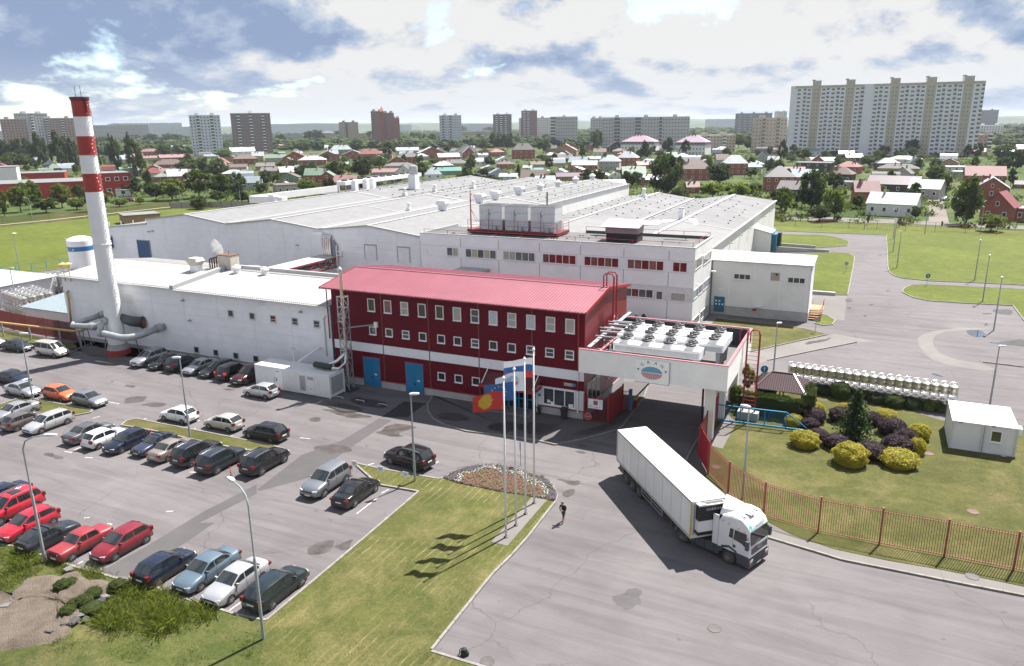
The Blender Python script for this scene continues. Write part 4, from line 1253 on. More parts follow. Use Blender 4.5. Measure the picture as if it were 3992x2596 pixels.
def chiller():
 t = thing('rooftop_chiller', 'long white rooftop chiller with a row of fans on the far left roof', 'chiller', (-124.5, 160.0, 12.3))
 obj('platform', MB().box(-6.0, 1.2, -2, 42, -0.7, -0.2), BLACKROOF, t)
 obj('parapet', MB().box(-17, -6, -16, -14, -1.5, 0.2).box(-17, -16.6, -16, 20, -1.5, 0.2), PANEL_G, t)
 obj('body', MB().box(-2.6, 0.2, 1, 38, 1.9, 2.9), WHITE_P, t)
 lg = MB()
 for k in range(9):
  for x in (-2.4, 0.0):
   lg.box(x - 0.1, x + 0.1, 1.2 + k * 4.5, 1.4 + k * 4.5, -0.2, 1.9)
 lg.box(0.3, 0.5, 1, 38, 0.5, 0.7)
 obj('frame', lg, GREYM, t)
 for k in range(11):
  f = cached('chiller_fan', lambda: MB().lathe([(0.85, 0), (0.8, 0.35), (0.2, 0.45)], 14).mesh('chiller_fan', True))
  obj('fan', f, BLACKM, t, loc=(-1.2, 2.6 + k * 3.4, 2.9))
 for k in range(3):
  obj('silencer', MB().box(1.3, 2.6, 2.0 + k * 2.9 + (k > 0) * 2, 3.3 + k * 2.9 + (k > 0) * 2, 0.2, 2.9).lathe([(0.6, 2.9), (.55, 3.2), (.2, 3.4)], 10, 1.95, 2.65 + k * 2.9 + (k > 0) * 2), WHITE_P, t)
chiller()
def office():
 X0, X1, Y0, Y1, Z = -66.1, -21.7, 104.0, 116.2, 12.2
 t = thing('office_block', 'light grey office block with white window bands and flat dark roof', 'office', ((X0 + X1) / 2, 110, 0))
 wo('wall', MB().box(X0, X1 - 0.06, Y0 + 0.06, Y1 - .1, 0, 11.6), BACK, t)
 seams = [X0, -58.6, -51.9, -45.02, -38.45, -31.85, -25.3, X1]
 for a, b in zip(seams[:-1], seams[1:]):
  for z0, z1 in ((10.25, 12.1), (6.45, 8.55), (2.0, 4.45), (0, 1.98)):
   wo('wall_panel', MB().box(a + 0.05, b - 0.05, Y0, Y0 + 0.06, z0 + 0.02, z1), PANEL_OFF, t)
  wo('window_band', MB().box(a, b, Y0 + 0.02, Y0 + 0.06, 8.56, 10.24), WHITE_P if a > -62 else PANEL_OFF, t)
  wo('window_band', MB().box(a, b, Y0 + 0.02, Y0 + 0.06, 4.46, 6.44), M('white_wall_sheet', (0.6, 0.6, 0.61), 0.5), t)
 for a, b in ((Y0, 109.9), (109.9, Y1)):
  for z0, z1 in ((10.55, 12.1), (6.2, 8.6), (1.95, 4.7)):
   wo('wall_panel', MB().box(X1 - 0.06, X1, a + 0.04, b - 0.04, z0, z1), PANEL_G, t)
  for z0, z1 in ((8.62, 10.53), (4.72, 6.18), (0.45, 1.93)):
   wo('window_band', MB().box(X1 - 0.06, X1 - 0.02, a, b, z0, z1), WHITE_P, t)
 wo('plinth', MB().box(X1 - 0.06, X1 + 0.06, Y0, Y1, 0, 0.44), PLINTH, t)
 RP, RO, GB, BL, CR = RED_PANE, ROSE_PANE, GLASS_B, BLIND, BLIND_C
 for x0, x1, ps in ((-61.14, -59.03, [GB, CR]), (-57.75, -52.3, [GB, CR, GLASS_D, CR, GB]), (-51.15, -45.74, [BL, BL, GB, GB, GB]), (-44.5, -39.12, [RO, RP, RP, RP, RP]),
                       (-37.87, -32.55, [RP, RO, RP, RO, RP]), (-31.3, -25.97, [RO, RO, RP, RO, RP]), (-24.73, -22.68, [RP, RP])):
  n = len(ps)
  window(t, x0, x1, 8.68, 10.1, Y0, ps, (), mull=tuple((k + 1) / n for k in range(n - 1)))
 window(t, -31.6, -27.34, 4.6, 5.88, Y0, [GB, RP, GB, GLASS_D], (), mull=(0.25, 0.5, 0.75))
 window(t, -26.95, -25.95, 4.5, 5.78, Y0, GB)
 sh = window(t, -24.85, -22.7, 4.5, 5.75, Y0, BL)
 window(t, -24.85, -22.85, 0.3, 1.4, Y0, [GLASS_D, GLASS_D], (), mull=(0.5,))
 tan = M('tan_blind', (0.33, 0.25, 0.13), 0.7)
 aq = M('green_blind', (0.16, 0.3, 0.27), 0.7); li = M('lilac_blind', (0.3, 0.2, 0.36), 0.7)
 for y0, y1, z0, z1, ps in ((104.4, 108.9, 9.0, 10.5, [tan, GB, GB, GB, tan]), (109.9, 115.6, 8.75, 10.2, [GB, GB, GB, GB, tan]), (104.3, 107, 4.8, 6.15, [aq, li, GB]), (107.5, 110.2, 4.8, 6.15, [GB, GB, li]), (110.6, 115.7, 4.8, 6.15, [li, aq, li, aq, li]),
                               (104.6, 108.8, 0.55, 1.85, [GB] * 4), (110, 115.4, 0.55, 1.85, [GB] * 5)):
  side_window(t, y0, y1, z0, z1, X1, ps)
 # flat roof with parapet and red rail
 wo('roof', MB().box(X0 + 0.3, X1 - 0.3, Y0 + 0.3, Y1, 11.6, 11.72), BLACKROOF, t)
 wo('parapet', MB().box(X0, X1 + 0.04, Y0 - 0.06, Y0 + 0.3, 12.1, 12.2), TRIM, t)
 wo('parapet', MB().box(X1 - 0.3, X1 + 0.04, Y0 + 0.3, Y1 + .1, 12.1, 12.2), TRIM, t)
 wo('parapet', MB().box(-42.0, X1 - 0.3, Y1 - 0.2, Y1 + .1, 11.5, 12.15), BLACKROOF, t)
 wo('parapet', MB().box(X0, X0 + 0.3, Y0 + .3, Y1, 11.7, 12.2), TRIM, t)
 railing(t, [(X0 + 0.6, Y0 + 0.4, 12.0), (X1 - 0.4, Y0 + 0.4, 12.0), (X1 - 0.4, Y1 - 0.1, 12.0), (-42, Y1 - 0.1, 12.0)], 0.75, RED_TRIM, 'railing', 4.2, 0)
 cp = MB()
 for k in range(46):
  x, y = R.uniform(-64, -23), R.uniform(105.4, 115)
  if not (-38 < x < -29 and 107 < y < 112.5) and not (x < -43 and y > 109):
   cp.box(x - .1, x + .1, y - .1, y + .1, 11.7, 11.85)
 o = obj('roof_fixing', cp, BLACKM, t, world=True); o['kind'] = 'stuff'
 for pts in ([(-62, 106), (-58, 105.6), (-56.5, 106.6), (-60, 107.2)], [(-41, 113.5), (-37.5, 113), (-37, 114.2), (-40, 114.7)], [(-29, 113.2), (-25, 113), (-24.6, 113.8), (-28, 114)]):
  P = smooth_loop(pts, 2, 0.06, R)
  a = MB(); a.poly([(p[0], p[1], 11.727) for p in (P if True else P)])
  wo('rain_puddle', a, WATER, t)
 # small penthouse with a pitched metal roof
 p = wo('penthouse', MB().box(-36.1, -31.3, 108.6, 111.6, 11.7, 13.0), DARK, t)
 wo('clapboard', MB().box(-36.2, -31.2, 108.5, 111.7, 13.0, 14.0), ribbed('mauve_sheet', (0.3, 0.2, 0.22), 0, 0.25, 0.5), p)
 wo('roof', MB().slab((-36.8, 107.9, 14.0), (-30.9, 107.9, 14.0), (-30.9, 112.2, 14.7), (-36.8, 112.2, 14.7), 0.1), M('bluish_roof_sheet', (0.5, 0.54, 0.57), 0.4), p)
 wo('vent_louvre', MB().box(-65.6, -64.8, Y0 - 0.04, Y0 - 0.002, 8.9, 9.6), PANEL_W, t)
 wo('loading_canopy', MB().box(-58.5, -53.5, Y0 - 3.6, Y0 - 0.01, 6.6, 7.1), PLINTH, t)
 for x, y in ((-21.3, 104.8), (-21.3, 115.4)):
  wo('wall_lamp', MB().box(x - 0.2, x + 0.5, y - 0.15, y + 0.15, 6.9, 7.05), WHITE_P, t)
 return t
office()
# cooling towers on the steel deck behind the office roof
d = thing('steel_deck', 'dark red steel deck with railings carrying three cooling towers', 'platform', (-52, 111.5, 11.9))
wo('deck', MB().box(-60.3, -44.3, 109.4, 114.6, 11.9, 12.35), M('dark_red_steel', (0.16, 0.012, 0.018), 0.5), d)
railing(d, [(-60.2, 109.5, 12.35), (-44.4, 109.5, 12.35), (-44.4, 114.5, 12.35)], 1.5, RED_TRIM, 'railing', 2.2, 1)
wo('mast', MB().tube([(-60.0, 110.2, 12.3), (-60.0, 110.2, 17.2), (-60.0, 110.2, 18.7)], [0.12, 0.09, 0.04], 7), RED_TRIM, d)
for k in range(2):
 wo('stay', MB().bar((-60.0, 110.2, 15.6), (-58.6 + k * .6, 109.7, 13.3), 0.04), RED_TRIM, d)
wo('steel_mast', MB().tube([(-48.4, 115, 12.3), (-48.4, 115, 18.2)], 0.12, 7), M('brown_steel', (0.06, 0.012, 0.014), 0.5), d)
def cooling_tower(x, label):
 t = thing('cooling_tower', label, 'cooling tower', (x, 110.0, 12.38), 0, 'cooling towers on the red deck')
 for k, (z0, z1) in enumerate(((0.0, 1.05), (1.08, 1.6), (1.63, 2.75), (2.78, 3.85))):
  obj('casing', MB().box(0, 4.1, 0, 3.2, z0, z1), M('grey_zinc_panel', (0.55, 0.56, 0.59), 0.5, 0.1, var=0.08), t)
 obj('rim', MB().box(-0.03, 4.13, -0.03, 3.23, 3.86, 3.93), GREYM, t)
 obj('fan_opening', MB().box(0.1, 4.0, 0.1, 3.1, 3.931, 3.95), BLACKM, t)
 obj('pipe', MB().tube([(1.6, -0.15, 0.05), (1.6, -0.15, 3.2), (1.75, -0.02, 3.4)], 0.11, 8), BRIGHT, t)
 obj('inlet_louvre', MB().box(4.101, 4.14, 0.3, 2.9, 0.2, 1.6), STEEL, t)
 obj('pump', MB().lathe([(0.32, 0.0), (0.35, 0.3), (0.3, 0.7), (0.1, 0.8)], 10, 3.0, -0.5), STEEL, t, smooth=True)
 obj('sticker', MB().box(1.75, 1.95, -0.012, -0.002, 2.3, 2.7), M('sticker_blue', (0.03, 0.25, 0.5), 0.5), t)
 obj('sticker', MB().box(1.75, 2.0, -0.012, -0.002, 1.9, 1.98), M('sticker_yellow', (0.5, 0.35, 0.03), 0.5), t)
cooling_tower(-58.3, 'left cooling tower next to the red lightning mast')
cooling_tower(-53.7, 'middle cooling tower of three on the red deck')
cooling_tower(-49.1, 'right cooling tower nearest the roof penthouse')
def annex():
 X0, X1, Y0, Y1, Z = -21.6, -7.4, 117.0, 123.4, 8.6
 t = thing('loading_annex', 'tall plain grey annex with blue door and two strip windows', 'building', ((X0 + X1) / 2, 120, 0))
 wo('wall', MB().box(X0 - 2.5, X1 - 0.05, Y0 + 0.06, Y1, 0, 8.3), BACK, t)
 for a, b in ((X0, -19.0), (-18.95, -15.38), (-15.3, -11.62), (-11.54, -7.9), (-7.82, X1)):
  wo('wall_panel', MB().box(a + 0.02, b, Y0, Y0 + 0.06, 1.4, 8.45), PANEL_G, t)
 wo('wall_panel', MB().box(X1 - 0.05, X1, Y0, Y1, 1.4, 8.45), PANEL_W, t)
 for x in (-18.97, -15.34, -11.58, -7.86):
  wo('joint_strip', MB().box(x - 0.08, x + 0.08, Y0 - 0.02, Y0 - 0.001, 1.4, 8.4), WHITE_P, t)
 wo('plinth', MB().box(X0, X1 + 0.05, Y0 - 0.08, Y0 + 0.06, 0, 1.36), PLINTH, t)
 wo('plinth', MB().box(X1 - 0.05, X1 + 0.06, Y0 + .06, Y1, 0, 1.36), PLINTH, t)
 wo('roof', MB().slab((X0 - 2.6, Y0 - 0.25, 8.5), (X1 + 0.25, Y0 - 0.25, 8.5), (X1 + 0.25, Y1 + .1, 9.0), (X0 - 2.6, Y1 + .1, 9.0), 0.14), ribbed('annex_roof_sheet', (0.42, 0.42, 0.42), 0, 0.5, 0.6), t)
 window(t, -18.4, -15.9, 5.7, 6.58, Y0, GLASS_D, (), mull=(0.33, 0.67))
 window(t, -10.6, -8.14, 5.7, 6.6, Y0, GLASS_D, (), mull=(0.33, 0.67))
 dr = wo('door', MB().box(-21.1, -19.5, Y0 - 0.12, Y0 - 0.02, 0.4, 2.8), M('teal_door_paint', (0.01, 0.12, 0.2), 0.5), t)
 for k in range(5):
  wo('notice', MB().box(-20.9 + (k % 3) * 0.5, -20.65 + (k % 3) * 0.5, Y0 - 0.13, Y0 - 0.121, 1.5 + (k // 3) * 0.5, 1.75 + (k // 3) * 0.5), WHITE_P, dr)
 wo('sign', MB().box(-20.6, -19.8, Y0 - 0.05, Y0 - .002, 3.8, 4.05), WHITE_P, t)
 wo('danger_sign', MB().box(-15.3, -14.7, Y0 - 0.1, Y0 - .083, 1.0, 1.4), M('sign_red', (0.35, 0.02, 0.02), 0.5), t)
 wo('vent_plate', MB().box(-13.0, -11.75, Y0 - 0.06, Y0 - .002, 5.9, 7.1), M('beige_plate', (0.34, 0.28, 0.25), 0.7), t)
 wo('flue', MB().raw(*disc_y(-12.2, Y0 - 0.1, 6.85, 0.18, 10)), BLACKM, t)
 wo('shelf', MB().box(-15.0, -13.9, Y0 - 0.6, Y0 - 0.09, 1.75, 1.9), WHITE_P, t)
 # timber stairs at the far corner
 s = thing('wooden_stairs', 'pale timber steps with red rail beside the grey annex', 'stairs', (-6.6, 119.5, 0))
 for k in range(5):
  wo('tread', MB().box(-7.3, -5.6, 118.2 + k * 0.4, 118.62 + k * 0.4, 0.2 + k * 0.25, 0.3 + k * 0.25), M('raw_timber', (0.36, 0.2, 0.09), 0.8), s)
 railing(s, [(-5.6, 118.2, 0.3), (-5.6, 120.3, 1.4), (-5.6, 123, 1.4)], 1.1, RED_TRIM, 'railing', 0.8, 1)
 wo('landing', MB().box(-7.3, -5.5, 120.25, 123.2, 1.2, 1.35), M('raw_timber', (0.36, 0.2, 0.09), 0.8), s)
annex()
def dock():
 t = thing('loading_dock', 'small white loading dock house with teal door on the hall side', 'loading dock', (-22.3, 181, 0))
 wo('wall', MB().box(-24.2, -20.5, 178.4, 184.6, 0, 4.6), PANEL_G, t)
 wo('roof', MB().slab((-24.2, 178.1, 5.6), (-20.2, 178.1, 4.65), (-20.2, 184.9, 4.65), (-24.2, 184.9, 5.6), 0.2), WHITE_ROOF, t)
 wo('gable', MB().raw([(-24.2, 178.4, 4.6), (-20.5, 178.4, 4.6), (-24.2, 178.4, 5.4), (-24.2, 178.5, 4.6), (-20.5, 178.5, 4.6), (-24.2, 178.5, 5.4)], [(0, 1, 2), (5, 4, 3)]), PANEL_W, t)
 wo('dock_shelter', MB().box(-20.49, -19.4, 179.6, 183.6, 0.5, 4.2), M('teal_door_paint', (0.01, 0.12, 0.2), 0.5), t)
 wo('flap', MB().box(-19.39, -18.7, 181.8, 183.8, 0.3, 4.3), BLACKM, t)
 for y0, x1, y1, h, lab in ((185.0, -11.6, 189.8, 0.85, 'far concrete ramp wall beside the dock house'), (180.5, -8.4, 185.2, 0.7, 'near concrete ramp wall beside the dock house')):
  w = obj('ramp_wall', MB().slab((-20.3, y0 - .15, h + .7), (x1, y1 - .15, h - .2), (x1, y1 + .15, h - .2), (-20.3, y0 + .15, h + .7), 1.6), PLINTH)
  tag(w, lab, 'wall', 'ramp walls')
dock()
w = obj('retaining_wall', MB().box(-8.6, -4.6, 137.5, 138.1, 0, 0.55), PLINTH)
tag(w, 'low concrete wall between lawn and loading apron behind the annex', 'wall')
def gate_bridge():
 X0, X1, Y0, Y1, ZB, ZT, ZF = -24.2, -10.2, 65.3, 79.3, 5.75, 8.05, 6.2
 t = thing('gate_bridge', 'pale box-shaped gate bridge with pink coping carrying dry coolers', 'gatehouse', ((X0 + X1) / 2, 72, 0))
 W_ = M('pale_stucco', (0.75, 0.745, 0.72), 0.85, var=0.05, scale=0.8, dirt=0.12, bmp=0.08)
 wo('floor', MB().box(X0, X1 - 0.2, Y0 + 0.2, Y1 - 0.2, ZB, ZF), BLACKROOF, t)
 for b in ((X0, X1, Y0, Y0 + 0.2), (X1 - 0.2, X1, Y0 + 0.2, Y1), (X0, X1 - .2, Y1 - 0.2, Y1)):
  wo('parapet_wall', MB().box(*b, ZB - 0.02, ZT), W_, t)
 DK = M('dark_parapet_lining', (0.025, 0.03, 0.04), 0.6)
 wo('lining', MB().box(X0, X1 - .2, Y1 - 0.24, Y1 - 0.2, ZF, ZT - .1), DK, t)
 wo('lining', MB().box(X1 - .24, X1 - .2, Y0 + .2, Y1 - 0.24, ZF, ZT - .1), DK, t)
 PK = M('pink_coping', (0.33, 0.13, 0.155), 0.4)
 for b in ((X0, X1 + .04, Y0 - .04, Y0 + 0.25), (X1 - 0.25, X1 + .04, Y0 + 0.25, Y1 + .04), (X0, X1 - .25, Y1 - 0.25, Y1 + .04)):
  wo('coping', MB().box(*b, ZT, ZT + 0.07), PK, t)
 for x, y, w in ((-12.0, 67.6, 0.85), (-12.0, 73.4, 0.85), (-11.6, 78.5, 0.85)):
  wo('column', MB().box(x - w / 2, x + w / 2, y - w / 2, y + w / 2, 0, ZB - 0.03), W_, t)
 wo('downpipe', MB().tube([(-12.65, 67.4, 5.7), (-12.65, 67.4, 0.1)], 0.1, 8), BLACKM, t)
 # sign board with the company emblem
 s = thing('company_sign', 'square pale sign board with blue and red emblem on the bridge', 'sign', (-17.0, Y0 - 0.1, 5.62))
 obj('board', MB().box(-1.57, 1.62, -0.05, 0.05, 0.03, 2.2), M('sign_board', (0.78, 0.77, 0.74), 0.6, var=0.03), s)
 obj('frame', MB().box(-1.6, 1.65, -0.06, 0.06, -0.02, 0.03).box(1.62, 1.66, -0.06, 0.06, 0.03, 2.2), GREYM, s)
 LG = M('emblem_grey', (0.06, 0.07, 0.09), 0.6)
 for ch, x, z, a in (('A', -1.25, 1.25, 72), ('G', -0.92, 1.72, 38), ('R', -0.33, 1.98, 14), ('A', 0.36, 1.97, -12), ('N', 0.94, 1.74, -36), ('A', 1.3, 1.28, -70)):
  text('letter', ch, 0.42, LG, s, (x, -0.06, z), (rad(90), rad(-a), 0))
 bl = M('emblem_blue', (0.02, 0.22, 0.38), 0.5)
 rd = M('emblem_red', (0.33, 0.02, 0.05), 0.5)
 rx, rz, cz = 1.0, 0.6, 1.0
 for k in range(12):
  z0, z1 = 0.03 + k * 0.048, 0.03 + k * 0.048 + 0.034
  if z1 >= rz:
   break
  x0, x1 = rx * math.sqrt(1 - (z0 / rz) ** 2), rx * math.sqrt(1 - (z1 / rz) ** 2)
  obj('emblem_stripe', MB().raw([(-x0, -.06, cz + z0), (x0, -.06, cz + z0), (x1, -.06, cz + z1), (-x1, -.06, cz + z1), (-x0, -.05, cz + z0), (x0, -.05, cz + z0), (x1, -.05, cz + z1), (-x1, -.05, cz + z1)],
   [(0, 1, 2, 3), (0, 4, 5, 1), (3, 2, 6, 7)]), bl, s)
 for k in range(13):
  a0 = math.pi + math.pi * (k + 0.1) / 13
  a1 = math.pi + math.pi * (k + 0.72) / 13
  pts = []
  for a, f in ((a0, 0.12), (a0, 0.99), (a1, 0.99), (a1, 0.12)):
   pts.append((rx * f * math.cos(a), cz - 0.03 + rz * f * math.sin(a)))
  pts[0] = (pts[0][0] + pts[1][0] * 0.28, cz - 0.03); pts[3] = (pts[3][0] + pts[2][0] * 0.28, cz - 0.03)
  obj('emblem_ray', MB().raw([(p[0], -.06, p[1]) for p in pts] + [(p[0], -.05, p[1]) for p in pts], [(0, 1, 2, 3), (0, 4, 5, 1), (2, 6, 7, 3), (1, 5, 6, 2)]), rd, s)
 return t
gate_bridge()
FAN_RING = MB().lathe([(0.55, 0.0), (0.47, 0.32), (0.47, 0.36)], 16).mesh('fan_ring', True)
def fan_mesh():
 m = MB()
 m.lathe([(0.46, 0.36), (0.5, 0.4), (0.46, 0.5), (0.4, 0.52)], 16, cap=False)
 m.lathe([(0.14, 0.38), (0.14, 0.56), (0.05, 0.6)], 8)
 for k in range(7):
  a = k * 2 * math.pi / 7
  m.bar((0.12 * math.cos(a), 0.12 * math.sin(a), 0.44), (0.46 * math.cos(a + 0.2), 0.46 * math.sin(a + 0.2), 0.46), 0.13, 0.02)
 for r in (0.25, 0.36):
  m.lathe([(r, 0.505), (r + .025, 0.51)], 16, cap=False)
 return m.mesh('fan_guard')
FAN_GUARD = fan_mesh()
def dry_cooler(x0, x1, y0, y1, z, h, ncol, nrow, label):
 t = thing('dry_cooler', label, 'dry cooler', ((x0 + x1) / 2, (y0 + y1) / 2, 6.2), 0, 'dry coolers on the gate bridge')
 hx, hy = (x1 - x0) / 2, (y1 - y0) / 2
 zz = z - 6.2
 obj('casing', MB().box(-hx, hx, -hy, hy, zz - h, zz), WHITE_P, t)
 obj('coil', MB().box(-hx + 0.15, hx - 0.15, -hy - 0.02, -hy + 0.02, zz - h + 0.05, zz - 0.25), M('coil_grey', (0.4, 0.41, 0.43), 0.5), t)
 for sx in (-1, 1):
  for sy in (-1, 1):
   lx, ly = sx * (hx - 0.5), sy * (hy - 0.25)
   obj('leg', MB().raw([(lx - .22, ly - .06, zz - h), (lx + .22, ly - .06, zz - h), (lx + .22, ly + .06, zz - h), (lx - .22, ly + .06, zz - h), (lx - .12, ly - .05, 0), (lx + .12, ly - .05, 0), (lx + .12, ly + .05, 0), (lx - .12, ly + .05, 0)],
    [(0, 1, 2, 3), (7, 6, 5, 4), (0, 4, 5, 1), (1, 5, 6, 2), (2, 6, 7, 3), (3, 7, 4, 0)]), GREYM, t)
 for i in range(ncol):
  for j in range(nrow):
   px = -hx + 2 * hx * (i + 0.5) / ncol
   py = -hy + 2 * hy * (j + 0.5) / nrow
   r_ = obj('fan_shroud', FAN_RING, WHITE_P, t, loc=(px, py, zz))
   obj('fan', FAN_GUARD, BLACKM, r_)
 obj('header_pipe', MB().tube([(-hx - 2.2, hy * 0.1, zz + 0.12), (hx - 1.2, hy * 0.1, zz + 0.12)], 0.07, 8), M('grey_lagging', (0.28, 0.29, 0.31), 0.6), t)
 return t
dry_cooler(-21.3, -13.0, 66.9, 69.1, 8.62, 0.8, 4, 2, 'lower front dry cooler with eight black fans on the bridge')
dry_cooler(-21.5, -11.3, 68.75, 71.0, 8.95, 0.75, 5, 2, 'middle dry cooler with ten black fans on the bridge')
dry_cooler(-21.5, -11.3, 71.4, 73.6, 8.95, 0.75, 5, 2, 'rear dry cooler with ten black fans nearest the lawn')
pp = thing('cooler_pipework', 'tangle of grey and red pipes between the red gable and coolers', 'pipework', (-22.8, 70, 6.2))
for k in range(7):
 y = 66.6 + k * 1.05
 wo('pipe', MB().tube([(-23.9, y, 6.6 + (k % 3) * 0.3), (-21.6, y + 0.1, 6.6 + (k % 3) * 0.3), (-21.5, y + 0.1, 8.4)], 0.09, 7), (GREYM, BLACKM, M('grey_lagging', (0.28, 0.29, 0.31), 0.6))[k % 3], pp)
for k in range(4):
 wo('pipe', MB().tube([(-23.3 + k * 0.35, 66.2, 7.1 + k * .25), (-23.3 + k * 0.35, 77.6, 7.1 + k * .25)], 0.08, 7), (RED_TRIM, BLACKM, GREYM, RED_TRIM)[k], pp)
wo('cable_tray', MB().bar((-23.6, 66.5, 8.0), (-23.0, 78.0, 8.9), 0.4, 0.08), GREYM, pp)
for k in range(4):
 wo('lagged_pipe', MB().tube([(-23.4, 69.3 + k * 1.3, 8.9 + .03 * k), (-20.2, 69.3 + k * 1.3, 8.95 + .03 * k)], 0.12, 8), M('grey_lagging', (0.28, 0.29, 0.31), 0.6), pp)
# ladders
def ladder(name, label, p, q, z0, z1, w, axis, loops=True, m=RED_TRIM):
 t = thing(name, label, 'ladder', (p, q, z0))
 sx, sy = (w / 2, 0) if axis == 'x' else (0, w / 2)
 for s in (-1, 1):
  obj('rail', MB().tube([(s * sx, s * sy, 0), (s * sx, s * sy, z1 - z0)], 0.09, 7), m, t)
 n = int((z1 - z0) / 0.42)
 for k in range(n):
  z = 0.3 + k * 0.42
  if z < z1 - z0 - 0.1:
   obj('rung', MB().bar((-sx, -sy, z), (sx, sy, z), 0.035), m, t)
 return t
l1 = ladder('fire_ladder', 'tall dark red fire ladder on the right gable of red building', -23.55, 74.2, 6.3, 13.6, 1.0, 'y')
for y in (73.7, 74.7):
 obj('hand_loop', MB().tube([(0, y - 74.2, 7.2), (-0.2, y - 74.2, 7.55), (-0.9, y - 74.2, 7.55), (-1.1, y - 74.2, 7.3), (-1.1, y - 74.2, 6.0)], 0.07, 7), RED_TRIM, l1)
l2 = ladder('fire_ladder', 'dark red fire ladder standing on a concrete block beside the gate bridge', -9.35, 74.1, 0.9, 9.0, 1.15, 'x')
obj('footing', MB().box(-1.0, 1.0, -0.5, 0.5, -0.9, 0.0), PLINTH, l2)
for s in (-1, 1):
 obj('hand_loop', MB().tube([(s * 0.5, 0, 8.0), (s * 0.5, -0.02, 8.35), (s * 0.5 - 0.55, 0, 8.4), (s * 0.5 - 0.8, 0, 8.2), (s * .5 - .8, 0, 7.1)], 0.07, 7), RED_TRIM, l2)
def chimney():
 x, y = -89.0, 64.6
 t = thing('chimney', 'tall red and white banded boiler chimney beside the white building', 'chimney', (x, y, 0))
 CW = M('white_chimney_paint', (0.66, 0.66, 0.67), 0.5, var=0.05, scale=0.8, dirt=0.1, bmp=0.1, bscale=4)
 CR = M('red_chimney_paint', (0.28, 0.022, 0.02), 0.5, var=0.12, scale=1.0)
 r = lambda z: 1.1 - 0.13 * z / 32.6
 zs = [(1.5, 21.32, CW), (21.32, 23.58, CR), (23.58, 25.88, CW), (25.88, 28.08, CR), (28.08, 30.39, CW), (30.39, 32.55, CR)]
 for z0, z1, m in zs:
  obj('red_band' if m is CR else 'white_band', MB().lathe([(r(z0), z0), (r(z1), z1)], 28, cap=False), m, t, smooth='all')
 cr = obj('crown', MB().lathe([(r(32.4), 32.2), (1.1, 32.55), (1.1, 32.7), (0.9, 32.7), (0.88, 32.0)], 28, cap=False), M('dark_red_crown', (0.12, 0.02, 0.025), 0.6), t)
 for k in range(2):
  obj('lightning_rod', MB().tube([(-0.6 + k * 1.0, 0, 32.5), (-0.6 + k * 1.0, 0, 34.0)], 0.03, 5), BLACKM, cr)
 obj('skirt', MB().lathe([(1.35, 0.75), (1.18, 1.5)], 28, cap=False), M('finned_steel', (0.3, 0.3, 0.3), 0.6), t, smooth='all')
 obj('base', MB().lathe([(1.55, -0.02), (1.55, 0.7), (1.36, 0.75)], 10), M('red_oxide_base', (0.3, 0.035, 0.025), 0.7, dirt=0.4), t)
 for z in (19.4 - 4.7, 25.9):
  obj('flange', MB().lathe([(r(z) + .01, z - .08), (r(z) + 0.09, z - 0.06), (r(z) + 0.09, z + .06), (r(z) + .01, z + .08)], 28, cap=False), CW if z < 20 else CR, t)
 for side_, z1, z2 in ((0, 7.5, 32.0),):
  st = MB()
  for k in range(110):
   z = 7.0 + k * 0.228
   a = rad(20) + rad(7) * math.sin(k * 2.4) + (rad(16) if k % 2 else -rad(16))
   rr = r(z)
   st.bar((rr * math.cos(a), rr * math.sin(a), z), ((rr + 0.1) * math.cos(a), (rr + 0.1) * math.sin(a), z + 0.12), 0.07)
  for (z0, zz1, m) in zs:
   pass
  o = obj('climbing_stud', st, CW, t); o['kind'] = 'stuff'
 for k in range(5):
  z = 30.9 + k * 0.35
  obj('step_bracket', MB().box(r(z), r(z) + 0.45, -0.25, 0.25, z, z + 0.05), BLACKM, t)
 obj('safety_cable', MB().tube([(1.5, 0.2, 31.2), (1.45, 0.2, 20), (1.6, 0.1, 9.2)], 0.025, 5), GREYM, t)
 # lagged flue ducts
 LAG = M('flue_lagging', (0.34, 0.36, 0.37), 0.45, 0.35, var=0.15, scale=2, dirt=0.25)
 D = thing('flue_duct', 'large silver flue elbow from chimney to the right wall flange', 'flue duct', (x, y, 0), 0, 'flue ducts')
 obj('duct', MB().tube([(-0.1, -0.9, 5.0), (-0.3, -1.7, 4.4), (-0.35, -1.9, 3.7), (0.3, -2.0, 3.35), (3.6, -2.0, 3.15), (4.7, -1.6, 3.2), (5.4, -0.6, 3.3), (6.0, 2.7, 3.75)], 0.42, 14), LAG, D, smooth='all')
 obj('collar', MB().tube([(5.75, 1.6, 3.62), (5.87, 2.25, 3.7)], 0.58, 14), LAG, D, smooth=True)
 obj('collar', MB().tube([(-0.4, -2.0, 3.42), (0.25, -2.0, 3.37)], 0.55, 14), LAG, D, smooth=True)
 obj('collar', MB().tube([(-0.15, -1.1, 4.9), (-0.2, -1.4, 4.65)], 0.5, 14), LAG, D, smooth=True)
 for p_, q_ in (((0.7, -2.6, 0), (0.7, -2.1, 2.9)), ((5.0, -0.6, 0), (5.0, -1.0, 2.9))):
  obj('prop', MB().tube([p_, q_], 0.06, 6), M('brown_prop', (0.12, 0.09, 0.08), 0.7), D)
 D2 = thing('flue_duct', 'silver flue duct bending left of the chimney to the wall', 'flue duct', (x, y, 0), 0, 'flue ducts')
 obj('duct', MB().tube([(-0.7, -0.3, 5.0), (-1.6, -0.9, 4.1), (-2.3, -1.2, 3.8), (-6.4, -1.5, 3.6), (-6.9, -1.0, 3.65), (-6.6, 0.0, 3.75), (-5.6, 2.7, 4.3)], 0.36, 14), LAG, D2, smooth='all')
 obj('collar', MB().tube([(-2.3, -1.2, 3.8), (-3.0, -1.25, 3.77)], 0.5, 14), LAG, D2, smooth=True)
